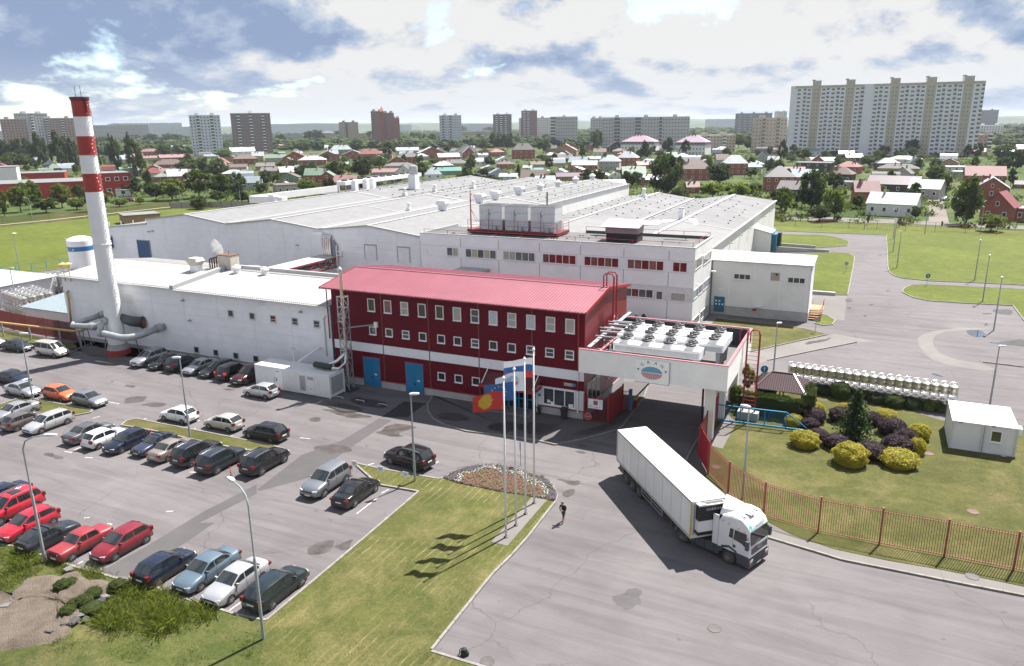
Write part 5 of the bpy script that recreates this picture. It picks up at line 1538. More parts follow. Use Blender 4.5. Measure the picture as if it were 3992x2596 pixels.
 obj('collar', MB().tube([(-5.8, 2.1, 4.2), (-5.6, 2.7, 4.3)], 0.52, 14), LAG, D2, smooth=True)
 for p_, q_ in (((-4.3, -1.6, 0), (-4.6, -1.4, 3.3)), ((-2.5, -1.8, 0), (-3.6, -1.4, 3.4))):
  obj('prop', MB().tube([p_, q_], 0.06, 6), M('brown_prop', (0.12, 0.09, 0.08), 0.7), D2)
 D3 = thing('flue_duct', 'short dark fat flue stub right behind the chimney at the wall', 'flue duct', (x, y, 0), 0, 'flue ducts')
 obj('duct', MB().tube([(0.6, 0.4, 5.0), (1.5, 1.4, 4.3), (2.2, 2.7, 3.9)], [0.55, 0.7, 0.72], 14), M('dark_lagging', (0.08, 0.09, 0.095), 0.5, 0.3), D3, smooth='all')
 obj('collar', MB().tube([(2.05, 2.45, 3.97), (2.2, 2.72, 3.9)], 0.85, 14), RUST, D3, smooth=True)
chimney()
def lattice_stack():
 t = thing('exhaust_mast', 'shiny steel exhaust stack inside a grey lattice mast by the red wall', 'exhaust mast', (-51.9, 65.3, 0))
 h, w = 10.9, 0.42
 for sx in (-1, 1):
  for sy in (-1, 1):
   obj('mast_leg', MB().bar((sx * w, sy * w, 0.12), (sx * w, sy * w, h), 0.09), GREYM, t)
 n = 9
 for k in range(n):
  z0, z1 = 0.2 + (h - .3) * k / n, 0.2 + (h - .3) * (k + 1) / n
  f = 1 if k % 2 else -1
  br = MB()
  br.bar((-w * f, -w, z0), (w * f, -w, z1), 0.05); br.bar((w, -w * f, z0), (w, w * f, z1), 0.05)
  br.bar((-w * f, w, z0), (w * f, w, z1), 0.05); br.bar((-w, -w * f, z0), (-w, w * f, z1), 0.05)
  br.bar((-w, -w, z1), (w, -w, z1), 0.05); br.bar((w, -w, z1), (w, w, z1), 0.05); br.bar((-w, w, z1), (w, w, z1), 0.05); br.bar((-w, -w, z1), (-w, w, z1), 0.05)
  o = obj('bracing', br, GREYM, t)
 obj('stack', MB().tube([(0, 0, 1.4), (0, 0, 13.7)], 0.2, 12), M('mirror_steel', (0.66, 0.6, 0.5), 0.15, 0.95, var=0.1), t, smooth=True)
 obj('cap', MB().tube([(0, 0, 13.72), (-0.25, 0, 13.95)], 0.26, 10), BRIGHT, t)
 obj('footing', MB().box(-0.9, 0.9, -0.8, 0.8, 0, 0.12), DARK, t)
 obj('wall_arm', MB().bar((0.4, 0.2, 7.3), (3.0, 1.9, 7.5), 0.12), GREYM, t)
 obj('lamp', MB().box(2.8, 3.2, 1.6, 1.9, 7.2, 7.8), WHITE_P, t)
 obj('elbow', MB().tube([(0, 0, 4.4), (-0.6, -0.9, 3.6), (-1.4, -1.5, 3.2), (-2.4, -1.6, 3.05)], 0.2, 10), BRIGHT, t, smooth=True)
lattice_stack()
def generator():
 t = thing('generator_container', 'white ribbed generator container with doors and black silencer on top', 'container', (-57.0, 63.2, 0))
 WM = M('white_container_paint', (0.66, 0.66, 0.66), 0.5, var=0.05, dirt=0.15)
 X0, X1, Y0, Y1, Z = -5.4, 5.2, -1.3, 1.3, 2.7
 obj('body', MB().box(X0, X1, Y0, Y1, 0.12, Z), WM, t)
 rb = MB()
 x = X0 + 0.2
 while x < X1 - 0.2:
  if not (-2.4 < x < -1.25 or 0.9 < x < 3.3):
   rb.box(x, x + 0.13, Y0 - 0.035, Y0 - 0.001, 0.3, Z - 0.15)
  x += 0.27
 y = Y0 + 0.2
 o = obj('rib', rb, WM, t); o['kind'] = 'stuff'
 rr = MB()
 x = X0 + 0.2
 while x < X1 - 0.2:
  rr.box(x, x + 0.15, Y0 + 0.1, Y1 - 0.1, Z + 0.001, Z + 0.035)
  x += 0.3
 o = obj('roof_rib', rr, WM, t); o['kind'] = 'stuff'
 for sx in (X0, X1 - 0.12):
  for sy in (Y0 - 0.02, Y1 - 0.1):
   obj('corner_post', MB().box(sx - 0.02, sx + 0.14, sy, sy + 0.12, 0.02, Z + 0.05), WM, t)
 d = obj('door', MB().box(-2.35, -1.3, Y0 - 0.05, Y0 - 0.002, 0.25, 2.45), WHITE_P, t)
 obj('handle', MB().box(-2.25, -2.18, Y0 - 0.1, Y0 - 0.051, 1.1, 1.5), BLACKM, d)
 for x0, x1 in ((0.95, 2.05), (2.1, 3.2)):
  d = obj('door', MB().box(x0, x1, Y0 - 0.05, Y0 - 0.002, 0.25, 2.45), WM, t)
  obj('grille', MB().box(x0 + 0.15, x1 - 0.15, Y0 - 0.062, Y0 - 0.052, 0.5 if x0 < 2 else 1.9, 2.25), M('fine_grille', (0.3, 0.3, 0.3), 0.5), d)
  obj('handle', MB().box(x0 + 0.45, x0 + 0.65, Y0 - 0.1, Y0 - 0.063, 0.85, 0.9), BLACKM, d)
 obj('end_grille', MB().box(X1 + 0.001, X1 + 0.05, Y0 + 0.3, Y1 - 0.3, 0.5, 2.4), M('fine_grille', (0.3, 0.3, 0.3), 0.5), t)
 obj('silencer', MB().tube([(2.0, 0.2, 3.05), (2.15, 0.2, 3.2), (4.4, 0.1, 3.2), (4.6, 0.1, 3.1)], [0.2, 0.34, 0.34, 0.18], 12), BLACKM, t, smooth=True)
 obj('exhaust_pipe', MB().tube([(4.5, 0.1, 3.1), (5.4, 0.3, 3.05), (5.5, 1.3, 3.4), (5.2, 2.0, 4.4)], 0.17, 10), BRIGHT, t, smooth=True)
 obj('antenna', MB().tube([(-1.6, 1.0, 2.7), (-1.6, 1.0, 4.1)], 0.05, 6), WHITE_P, t)
 obj('cable_duct', MB().bar((-1.2, 1.2, 2.75), (-0.2, 4.0, 3.9), 0.35, 0.1), WM, t)
 for k in range(4):
  obj('warning_sign', MB().box(-2.2 + k * 0.22 if k < 2 else -2.6, -2.05 + k * .22 if k < 2 else -2.45, Y0 - 0.06, Y0 - 0.051, 2.2 if k < 2 else 1.1 + (k - 2) * .3, 2.35 if k < 2 else 1.25 + (k - 2) * .3), M('sticker_blue', (0.03, 0.25, 0.5), 0.5), t)
generator()
def pipe_bridge():
 t = thing('pipe_bridge', 'dark red steel truss carrying pipes between boiler house and hall', 'pipe bridge', (-85.3, 93, 0))
 wo('deck', MB().slab((-87.3, 82.4, 7.2), (-83.3, 82.4, 7.2), (-83.3, 104.3, 7.2), (-87.3, 104.3, 7.2), 0.12), M('pale_deck_sheet', (0.42, 0.42, 0.4), 0.6, dirt=0.3), t)
 for x in (-87.2, -83.4):
  for z in (7.0, 5.4):
   wo('chord', MB().bar((x, 82.4, z), (x, 104.2, z), 0.2), RED_TRIM, t)
  for k in range(8):
   y0, y1 = 82.6 + k * 2.7, 82.6 + (k + 1) * 2.7
   wo('diagonal', MB().bar((x, y0, 5.4 if k % 2 else 7.0), (x, y1, 7.0 if k % 2 else 5.4), 0.14), RED_TRIM, t)
 for k in range(5):
  wo('pipe', MB().tube([(-86.6 + k * 0.7, 82.4, 5.8), (-86.6 + k * 0.7, 104.0, 5.8)], 0.22, 9), (BRIGHT, GREYM)[k % 2], t)
 for y in (86, 100):
  for x in (-87.0, -83.6):
   wo('column', MB().bar((x, y, 0), (x, y, 5.3), 0.22), RED_TRIM, t)
pipe_bridge()
def silo():
 t = thing('storage_silo', 'white round storage tank with a blue band near the lawn', 'storage tank', (-134.0, 92.8, 0))
 W2 = M('silo_white', (0.68, 0.68, 0.69), 0.4, var=0.03)
 obj('shell', MB().lathe([(2.25, 0), (2.25, 7.1)], 36, cap=False), W2, t, smooth='all')
 obj('blue_band', MB().lathe([(2.254, 7.1), (2.254, 7.95)], 36, cap=False), M('silo_blue', (0.02, 0.13, 0.32), 0.45), t, smooth='all')
 obj('shell', MB().lathe([(2.25, 7.95), (2.25, 9.0), (2.0, 9.3), (1.0, 9.65), (0.1, 9.7)], 36, cap=False), W2, t, smooth=True)
 for k in range(2):
  obj('wave_mark', MB().tube([(-.9 + k * 1.8, -2.08, 7.35), (-.7 + k * 1.6, -2.16, 7.7), (-.5 + k * 1.3, -2.22, 7.4), (-.3 + k, -2.26, 7.35)], 0.06, 5), WHITE_P, t)
 for a in (0.4, 2.2, 4.4):
  obj('lug', MB().bar((2.2 * math.cos(a), 2.2 * math.sin(a), 8.8), (2.35 * math.cos(a), 2.35 * math.sin(a), 9.5), 0.1), W2, t)
silo()
t = thing('steel_staircase', 'blue and red steel staircase behind the chimney at the hall corner', 'staircase', (-139.5, 101, 0))
wo('stringer', MB().bar((-141, 102.5, 5.5), (-138.0, 102.5, 0.2), 0.3, 0.1), RED_TRIM, t)
wo('cage', MB().tube([(-141.3, 102, 0), (-141.3, 102, 6.3), (-140.6, 102, 6.8), (-139.9, 102, 6.3), (-139.9, 102, 0)], 0.13, 7), RED_TRIM, t)
wo('door', MB().box(-142, -140.4, 103.9, 104.4, 5.4, 7.8), BLUE_N, t)
def shed(name, label, x0, x1, y0, y1, z0, z1, wallm, ridge_back=True):
 t = thing(name, label, 'shed', ((x0 + x1) / 2, (y0 + y1) / 2, 0))
 wo('wall', MB().box(x0, x1, y0, y1, 0, z0), wallm, t)
 rm = M('blue_grey_roof_sheet', (0.28, 0.33, 0.36), 0.5, var=0.08)
 ro = wo('roof', MB().slab((x0 - .4, y0 - .4, z0 + .02), (x1 + .1, y0 - .4, z0 + .02), (x1 + .1, y1 + .3, z1), (x0 - .4, y1 + .3, z1), 0.1), rm, t)
 rb = MB()
 x = x0 - 0.3
 while x < x1:
  rb.bar((x, y0 - .4, z0 + .045), (x, y1 + .3, z1 + .025), 0.07, 0.05)
  x += 0.32
 o = obj('roof_rib', rb, rm, ro, world=True); o['kind'] = 'stuff'
 return t
shed('lean_to_shed', 'low grey lean-to shed with blue-grey ribbed roof behind brown fence', -115.2, -102.5, 69.2, 76.3, 3.1, 3.9, PANEL_G)
def far_shed():
 t = thing('open_shed', 'open storage shed with blue-grey pitched roof at left edge', 'shed', (-140, 80, 0))
 rm = M('blue_grey_roof_sheet', (0.28, 0.33, 0.36), 0.5, var=0.08)
 wo('roof', MB().slab((-160, 74.8, 3.7), (-130.8, 74.8, 3.7), (-141, 80.5, 5.2), (-160, 80.5, 5.2), 0.1), rm, t)
 wo('hip', MB().slab((-130.8, 74.8, 3.7), (-130.8, 86.0, 3.7), (-141, 80.6, 5.2), (-141, 80.4, 5.2), 0.1), rm, t)
 wo('wall', MB().box(-160, -132, 75.4, 85.2, 0, 3.6), PANEL_W, t)
 for y in (75.0, 85.5):
  wo('post', MB().bar((-131.2, y, 0), (-131.2, y, 3.6), 0.18), GREYM, t)
 wo('red_machine', MB().box(-136, -133.6, 75.0, 75.35, 1.6, 2.5), RED_TRIM, t)
far_shed()
g = thing('gas_pipeline', 'yellow overhead gas pipe on short posts along the brown fence', 'pipeline', (-105, 64.5, 0))
wo('pipe', MB().tube([(-135, 61.6, 2.2), (-112, 63.6, 2.2), (-97.8, 64.6, 2.2), (-96.8, 65.0, 2.25), (-96.6, 66.2, 2.4)], 0.16, 10), YELLOWP, g, smooth='all')
wo('riser', MB().tube([(-101.2, 66.8, 2.2), (-101.0, 66.9, 6.0), (-101.3, 67.0, 6.8), (-101.3, 67.3, 7.0)], 0.15, 9), YELLOWP, g, smooth='all')
for x, y in ((-112.2, 63.7), (-106.6, 64.1), (-100.6, 64.5), (-97.0, 64.9), (-120, 62.9)):
 wo('post', MB().tube([(x, y, 0), (x, y, 2.1)], 0.12, 8), GREYM, g)
rv = thing('roof_vent_pipes', 'pair of thin yellow vent pipes with flat caps at the white roof corner', 'vent pipes', (-101.5, 68.0, 9.2))
for k in range(2):
 obj('pipe', MB().tube([(k * 1.2, -0.8, -0.8), (k * 1.2, -0.8, 1.6 + k * .1)], 0.05, 6), YELLOWP, rv)
 obj('cap', MB().lathe([(0.55, 1.65 + k * .1), (0.1, 1.85 + k * .1)], 10, k * 1.2, -0.8), YELLOWP, rv)
FENCE_RED = M('red_fence_paint', (0.25, 0.045, 0.045), 0.5, var=0.12, scale=2)
BROWN_F = M('brown_red_fence', (0.14, 0.028, 0.026), 0.6, var=0.15)
def picket_fence(name, label, pts, h, step, posts=True, pw=0.03, m=FENCE_RED, single=True, rails=(0.25, 0.93), group=None):
 t = thing(name, label, 'fence', (*pts[0], 0), 0, group)
 o0 = Vector((*pts[0], 0))
 pk = cached(('picket', h, pw, m.name), lambda: MB().box(-pw / 2, pw / 2, -pw / 2, pw / 2, 0.16, h).mesh('picket'))
 ps = cached(('post', h, m.name), lambda: MB().box(-0.06, 0.06, -0.06, 0.06, 0, h + 0.1).mesh('post'))
 joined = MB()
 for i in range(len(pts) - 1):
  a, b = Vector((*pts[i], 0)) - o0, Vector((*pts[i + 1], 0)) - o0
  L = (b - a).length
  ang = math.atan2(b.y - a.y, b.x - a.x)
  if posts:
   obj('post', ps, m, t, loc=a, rotz=ang)
   if i == len(pts) - 2:
    obj('post', ps, m, t, loc=b, rotz=ang)
  n = int(L / step)
  for k in range(1, n):
   q = a.lerp(b, k / n)
   if single:
    obj('picket', pk, m, t, loc=q, rotz=ang)
   else:
    joined.box(q.x - pw / 2, q.x + pw / 2, q.y - pw / 2, q.y + pw / 2, 0.15, h)
  for z in rails:
   zz = z if z < 0.5 else z * h
   obj('rail', MB().bar(a + Vector((0, 0, zz)), b + Vector((0, 0, zz)), 0.05, 0.045), m, t)
 if not single:
  obj('picket', joined, m, t, kind='stuff')
 return t
picket_fence('picket_fence', 'long rose-red picket fence curving round the garden lawn', [(-10.45, 60.0), (-8.3, 56.9), (-5.2, 54.4), (-1.3, 53.6), (2.7, 53.6), (6.7, 53.7), (10.7, 53.75), (14.7, 53.8), (18.7, 53.9)], 2.85, 0.155)
picket_fence('picket_fence', 'brown-red fence in front of the stacked tanks and grey shed at left', [(-131, 68.4), (-118.8, 67.2), (-114.6, 66.7), (-110.7, 66.3), (-106.4, 66.2), (-103.0, 66.15), (-99.6, 66.1)], 2.8, 0.17, m=BROWN_F, single=False, pw=0.06)
def panel_fence(name, label, pts, h, m, step, tall, group=None):
 t = thing(name, label, 'fence', (*pts[0], 0), 0, group)
 for i in range(len(pts) - 1):
  a, b = Vector((*pts[i], 0)), Vector((*pts[i + 1], 0))
  n = max(1, round((b - a).length / step))
  for k in range(n):
   p, q = a.lerp(b, k / n), a.lerp(b, (k + 1) / n)
   wo('post', MB().bar(p, p + Vector((0, 0, h + .15)), 0.14), BROWN_F, t)
   wo('panel', MB().bar(p + (q - p) * 0.02 + Vector((0, 0, h * .5 + .08)), q - (q - p) * 0.02 + Vector((0, 0, h * .5 + .08)), 0.05, h - .2), m, t)
 return t
far_mesh = picket_fence('mesh_fence', 'far red mesh fence between the bright lawn and the street', [(-27 + 7.0 * k, 229.6) for k in range(16)], 2.5, 0.42, m=M('faded_red_mesh', (0.3, 0.075, 0.05), 0.7), single=False, pw=0.03, rails=(0.2, 0.5, 0.98))
lf = picket_fence('mesh_fence', 'brown mesh fence at the far edge of the left lawn', [(-247, 138), (-246, 146), (-242.2, 158.5), (-241.3, 171.2), (-240, 186), (-238.2, 202.8)], 2.9, 0.3, m=BROWN_F, single=False, pw=0.06, rails=(0.2, 0.5, 0.98))
panel_fence('panel_fence', 'grey panel fence with brown posts behind the hall on the left', [(-238.2, 203.0), (-231, 207), (-222, 212), (-205, 222), (-185, 232), (-165, 243)], 2.4, M('grey_fence_panel', (0.3, 0.29, 0.26), 0.8), 4.0, 0)
obj_ = obj('pipe_run', MB().tube([(-245, 138, 0.8), (-241, 158, 0.8), (-240, 171, 0.8), (-237, 202, 0.8)], 0.13, 6), M('cream_pipe', (0.4, 0.32, 0.2), 0.6))
tag(obj_, 'cream pipe run along the foot of the brown mesh fence', 'pipe')
bf = thing('post_fence', 'row of light blue posts with a thin rail on the left lawn edge', 'fence', (-160.5, 102, 0))
for x, y in ((-162.8, 94.5), (-162.4, 97.3), (-161.2, 99.9), (-160.6, 102.8), (-160.2, 105.7), (-159.8, 109)):
 wo('post', MB().box(x - .09, x + .09, y - .09, y + .09, 0, 1.7), M('light_blue_paint', (0.1, 0.3, 0.42), 0.6), bf)
wo('rail', MB().bar((-162.8, 94.5, 1.1), (-159.8, 109, 1.1), 0.05), M('light_blue_paint', (0.1, 0.3, 0.42), 0.6), bf)
def red_leaf(label, a, b, h=2.95):
 t = thing('gate_leaf', label, 'gate', (*a, 0), 0, 'red gate leaves')
 A, B = Vector((*a, 0)), Vector((*b, 0))
 L = (B - A).length
 n = max(2, round(L / 0.19))
 for k in range(n):
  p, q = A.lerp(B, (k + .04) / n), A.lerp(B, (k + .96) / n)
  wo('board', MB().bar(p + Vector((0, 0, h / 2 + .1)), q + Vector((0, 0, h / 2 + .1)), 0.03, h - 0.15), RED_TRIM, t)
 for z in (0.3, h - 0.15):
  wo('rail', MB().bar(A + Vector((0, 0, z)), B + Vector((0, 0, z)), 0.08), RED_TRIM, t)
 for p in (A, B):
  wo('post', MB().bar(p, p + Vector((0, 0, h + 0.12)), 0.13), RED_TRIM, t)
red_leaf('open red gate leaf between picket fence and the bridge column', (-10.5, 60.05), (-11.95, 63.2))
red_leaf('short red gate leaf leading from the front column', (-11.95, 63.3), (-12.05, 66.9))
red_leaf('red gate leaf between the bridge columns at the blue gate', (-12.0, 68.4), (-12.05, 72.2))
red_leaf('red gate leaf folded back beside the reception under the bridge', (-21.75, 67.35), (-21.5, 71.2), 2.9)
picket_fence('picket_fence', 'short red picket panel with map board at the reception corner', [(-24.2, 67.05), (-21.75, 67.2)], 2.85, 0.145, pw=0.03, m=RED_TRIM)
picket_fence('picket_fence', 'small red picket panel by the blue gate post under the bridge', [(-21.5, 71.25), (-20.9, 71.5)], 2.3, 0.12, pw=0.03, m=RED_TRIM)
bp = obj('gate_post', MB().box(-20.85, -20.6, 71.35, 71.6, 0, 2.45), BLUE_D)
tag(bp, 'blue steel gate post beside the barrier under the bridge', 'post')
mbd = thing('site_map_board', 'white map board with red blocks hung on red pickets', 'sign', (-23.0, 66.98, 1.55))
obj('board', MB().box(-0.75, 0.75, -0.04, 0.0, 0.0, 1.0), WHITE_P, mbd)
for x0, x1, z0, z1 in ((-0.2, 0.25, 0.4, 0.85), (-0.55, -0.42, 0.2, 0.32), (-0.3, -0.22, 0.18, 0.23), (-0.05, 0.25, 0.12, 0.18), (0.45, 0.5, 0.15, 0.3)):
 obj('printed_block', MB().box(x0, x1, -0.05, -0.041, z0, z1), M('print_red', (0.36, 0.06, 0.05), 0.6), mbd)
for k in range(5):
 obj('printed_line', MB().box(0.4, 0.65, -0.05, -0.041, 0.6 + k * 0.06, 0.615 + k * 0.06), GREYM, mbd)
st = thing('stop_sign', 'round red stop sign low on the red picket panel', 'sign', (-23.75, 66.95, 0.62))
obj('disc', MB().raw(*disc_y(0, -0.03, 0, 0.33, 22)), M('sign_red', (0.35, 0.02, 0.02), 0.5), st)
obj('border', MB().raw(*disc_y(0, -0.008, 0, 0.36, 22)), WHITE_P, st)
text('lettering', 'STOP', 0.19, WHITE_P, st, (0, -0.036, 0.0), (rad(90), 0, 0))
ba = thing('barrier', 'raised barrier boom on a red and yellow post under the bridge', 'barrier', (-20.5, 72.5, 0))
obj('post', MB().box(-0.15, 0.15, -0.15, 0.15, 0, 1.1), RED_TRIM, ba)
obj('housing', MB().tube([(0, -0.25, 1.2), (0, 0.25, 1.2)], 0.22, 10), M('barrier_yellow', (0.45, 0.3, 0.02), 0.5), ba)
obj('boom', MB().bar((-0.1, 0.0, 1.15), (1.75, -1.6, 3.5), 0.12), M('boom_grey', (0.15, 0.14, 0.15), 0.6), ba)
sg_ = thing('sliding_gate', 'blue cantilever sliding gate with thin bars in front of the hedge', 'gate', (-12, 72.0, 0))
A, B = Vector((-12.1, 71.9, 0.1)), Vector((-5.6, 72.35, 0.1))
for z in (0.25, 1.85):
 wo('rail', MB().bar(A + Vector((0, 0, z)), B + Vector((0, 0, z)), 0.12, 0.16 if z < 1 else 0.09), BLUE_D, sg_)
wo('rail', MB().bar(B + Vector((0, 0, .25)), B + Vector((2.15, .35, .2)), 0.12, 0.16), BLUE_D, sg_)
wo('brace', MB().bar(B + Vector((0, 0, 1.85)), B + Vector((2.15, .35, .2)), 0.1), BLUE_D, sg_)
for k in range(41):
 p = A.lerp(B, k / 40)
 wo('bar', MB().bar(p + Vector((0, 0, .3)), p + Vector((0, 0, 1.83)), 0.1 if k % 14 == 0 or k == 40 else 0.025), BLUE_D, sg_)
LAMPG = M('lamp_grey', (0.26, 0.29, 0.3), 0.5, 0.2)
def street_lamp(x, y, h, ang, label, arm=1.2, style='flat'):
 t = thing('street_lamp', label, 'street lamp', (x, y, 0), rad(ang), 'grey street lamps')
 k = ('lamp', round(h, 1), arm, style)
 pole = cached(k, lambda: (MB().tube([(0, 0, 0), (0, 0, h * 0.55), (0, 0, h * 0.56), (0, 0, h - 0.9), (0.15 * arm, 0, h - 0.35), (0.5 * arm, 0, h - 0.08), (arm, 0, h)] if style == 'arch' else
  [(0, 0, 0), (0, 0, h * 0.6), (0, 0, h * 0.61), (0, 0, h)], [0.1, 0.095, 0.06, 0.055, 0.05, 0.045, 0.04] if style == 'arch' else [0.1, 0.09, 0.065, 0.055], 8)).mesh('pole', True))
 obj('pole', pole, LAMPG, t)
 hd = cached(('head', style), lambda: MB().raw([(0, -.1, -.04), (0.3, -.17, -.06), (.8, -.12, -.05), (.8, .12, -.05), (.3, .17, -.06), (0, .1, -.04), (0, -.08, .06), (.3, -.13, .1), (.8, -.08, .04), (.8, .08, .04), (.3, .13, .1), (0, .08, .06)],
  [(5, 4, 3, 2, 1, 0), (6, 7, 8, 9, 10, 11), (0, 1, 7, 6), (1, 2, 8, 7), (2, 3, 9, 8), (3, 4, 10, 9), (4, 5, 11, 10), (5, 0, 6, 11)]).mesh('lamp_head'))
 obj('lamp_head', hd, M('lamp_white', (0.55, 0.55, 0.54), 0.4), t, loc=(arm if style == 'arch' else -0.1, 0, h + 0.02))
for a in ((-57.5, 47.8, 8.1, 200, 'grey lamp post on the middle parking island'), (-32.5, 48.7, 7.8, 40, 'grey lamp post on the lawn strip beside the black car'),
          (-81.1, 47.8, 7.9, 40, 'grey lamp post on the left parking island'),
          (-8.8, 89.5, 6.3, 60, 'grey lamp post behind the gazebo roof'), (13.0, 88.6, 6.3, 30, 'grey lamp post right of the stacked steel tanks'),
          (-7.1, 56.6, 7.8, 160, 'grey lamp post just inside the rose-red picket fence'), (5.2, 169.0, 7.4, 170, 'grey lamp post near the road edge on the bright lawn, nearest'),
          (4.7, 190.3, 7.4, 170, 'grey lamp post on the bright lawn, second along the road'), (4.9, 211.8, 7.4, 170, 'grey lamp post on the bright lawn, farthest along the road'),
          (18.0, 160.7, 7.5, 90, 'bare tall lamp post at the lawn edge above the grass island'), (17.4, 141.4, 7.7, 90, 'bare tall lamp post at the front edge of grass island'),
          (16.9, 122.1, 7.6, 90, 'bare tall lamp post among the puddles'), (-2.1, 228.6, 7.0, 120, 'lamp post at the far fence left of the dirt street'),
          (12.4, 223.9, 7.0, 120, 'lamp post at the far fence in line with the dirt street'), (25.3, 229.0, 7.0, 120, 'lamp post at the far fence by the weeping birch'),
          (-161.7, 97.6, 8.2, 90, 'slim lamp post behind the light blue posts'), (-124.6, 73.7, 7.6, 20, 'lamp post in front of the stacked tanks at left')):
 street_lamp(*a, arm=0.9)
for a in ((-29.6, 27.8, 9.6, 160, 'tall curved lamp post on the grass in the foreground'), (-49.3, 27.8, 9.4, 30, 'tall swan-neck lamp post beside the dark red car'),
          (-243.1, 153.7, 8.4, 190, 'lamp post at the brown fence, leftmost'), (-240.5, 181.6, 8.0, 190, 'lamp post at the brown fence behind the chimney'), (-236, 206.0, 8.0, 190, 'lamp post where brown fence meets the grey panels'),
          (-249.8, 231.6, 8.0, 30, 'lamp post beyond the grey panel fence before the bushy trees'), (-225, 225.0, 7.5, 30, 'lamp post at the far end of the grey panel fence')):
 street_lamp(*a, arm=1.5, style='arch')
def round_sign(x, y, h, ang, label, m, arrow=True, r=0.36):
 t = thing('road_sign', label, 'road sign', (x, y, 0), rad(ang))
 obj('pole', MB().tube([(0, 0, 0), (0, 0, h)], 0.035, 7), LAMPG, t)
 obj('plate', MB().raw(*disc_y(0, -0.06, h - r, r, 22)), m, t)
 if arrow:
  obj('arrow', MB().raw([(-.035, -.066, h - r - .24), (.035, -.066, h - r - .24), (.035, -.066, h - r + .08), (.13, -.066, h - r + .06), (0, -.066, h - r + .26), (-.13, -.066, h - r + .06), (-.035, -.066, h - r + .08)], [(0, 1, 2, 3, 4, 5, 6)]), WHITE_P, t)
SB = M('sign_blue', (0.01, 0.12, 0.32), 0.5)
round_sign(-9.2, 83.6, 2.9, 25, 'round blue arrow sign behind the shrubs by the fire ladder', SB, r=0.42)
round_sign(9.8, 152.1, 2.3, 25, 'round blue arrow sign on the grass island', SB, r=0.42)
round_sign(-3.9, 159.8, 2.3, 10, 'grey back of a round sign on the lawn before the far road', GREYM, False)
round_sign(-5.8, 111.1, 2.3, 10, 'grey back of a round sign near the wooden stairs', GREYM, False)
t = thing('parking_sign', 'narrow blue square sign on a thin post behind the flower bed', 'road sign', (-25.7, 55.1, 0), rad(-60))
obj('pole', MB().tube([(0, 0, 0), (0, 0, 2.3)], 0.03, 6), LAMPG, t)
obj('plate', MB().box(-0.3, 0.3, -0.05, -0.03, 1.5, 2.25), SB, t)
for k, (x, w) in enumerate(((-38.1, 'first'), (-35.4, 'second'), (-32.9, 'third'))):
 t = thing('lawn_sign', 'small white %s parking notice on two legs %s' % (w, ('nearest the grey jeep-like car', 'between the other two on the grass strip', 'nearest the lamp post')[k]), 'sign', (x, 47.95, 0.09), 0, 'small white lawn notices')
 for s in (-.22, .22):
  obj('leg', MB().box(s - .012, s + .012, -.012, .012, 0, 0.85), GREYM, t)
 obj('board', MB().box(-.28, .28, -.03, -.012, 0.65, 1.1), WHITE_P, t)
 for q in range(3):
  obj('printed_line', MB().box(-.2 + (q == 0) * .1, .2 - (q == 0) * .1, -.036, -.031, 0.75 + q * .1, 0.79 + q * .1), SB if q < 2 else GREYM, t)
for k, x in enumerate((-51.0, -48.2, -45.3)):
 o = obj('hoop_rail', MB().tube([(x, 61.6, 0), (x, 61.6, 0.5), (x + .12, 61.6, 0.62), (x + 1.05, 61.6, 0.62), (x + 1.17, 61.6, 0.5), (x + 1.17, 61.6, 0)], 0.035, 7), BRIGHT)
 tag(o, ('left', 'middle', 'right')[k] + ' steel hoop rail on the damp asphalt before the blue doors', 'hoop rail', 'steel hoop rails')
t = thing('delineator', 'orange plastic post with white bands beside the parked black off-road car', 'post', (-47.6, 43.2, 0))
obj('post', MB().tube([(0, 0, 0), (0, 0, 0.85)], 0.05, 8), M('orange_plastic', (0.6, 0.09, 0.02), 0.5), t)
for z in (.45, .62):
 obj('band', MB().tube([(0, 0, z), (0, 0, z + .07)], 0.053, 8), WHITE_P, t)
obj('base', MB().lathe([(0.14, 0), (.1, .05)], 10), BLACKM, t)
for x, y, lab, m in ((-16.9, 31.6, 'iron manhole cover near the backpack', 0), (-6.0, 39.7, 'iron manhole cover on the drive below the lorry cab', 0), (6.6, 72.0, 'brown manhole cover beside the yellow bush near white cabin', 1), (9.1, 61.6, 'dark manhole cover in the worn grass inside the fence', 1),
                     (8.2, 51.8, 'manhole cover on the pale pavement outside the fence', 0), (-22.3, 61.3, 'manhole cover on the drive by the puddles', 0), (-10.1, 61.6, 'rust-red manhole cover just behind the picket fence end', 1)):
 z = 0.095 if m or x > 8 else 0.004
 t = thing('manhole_cover', lab, 'manhole cover', (x, y, z))
 im = M('cast_iron', (0.06, 0.055, 0.055), 0.7, var=0.3) if not m else M('rusty_iron', (0.11, 0.06, 0.05), 0.8, var=0.3)
 obj('ring', MB().lathe([(0.42, -.01), (.42, .02), (.36, .022)], 20, cap=False), im, t)
 obj('lid', MB().lathe([(0.355, -.01), (.355, .018)], 20), im, t)
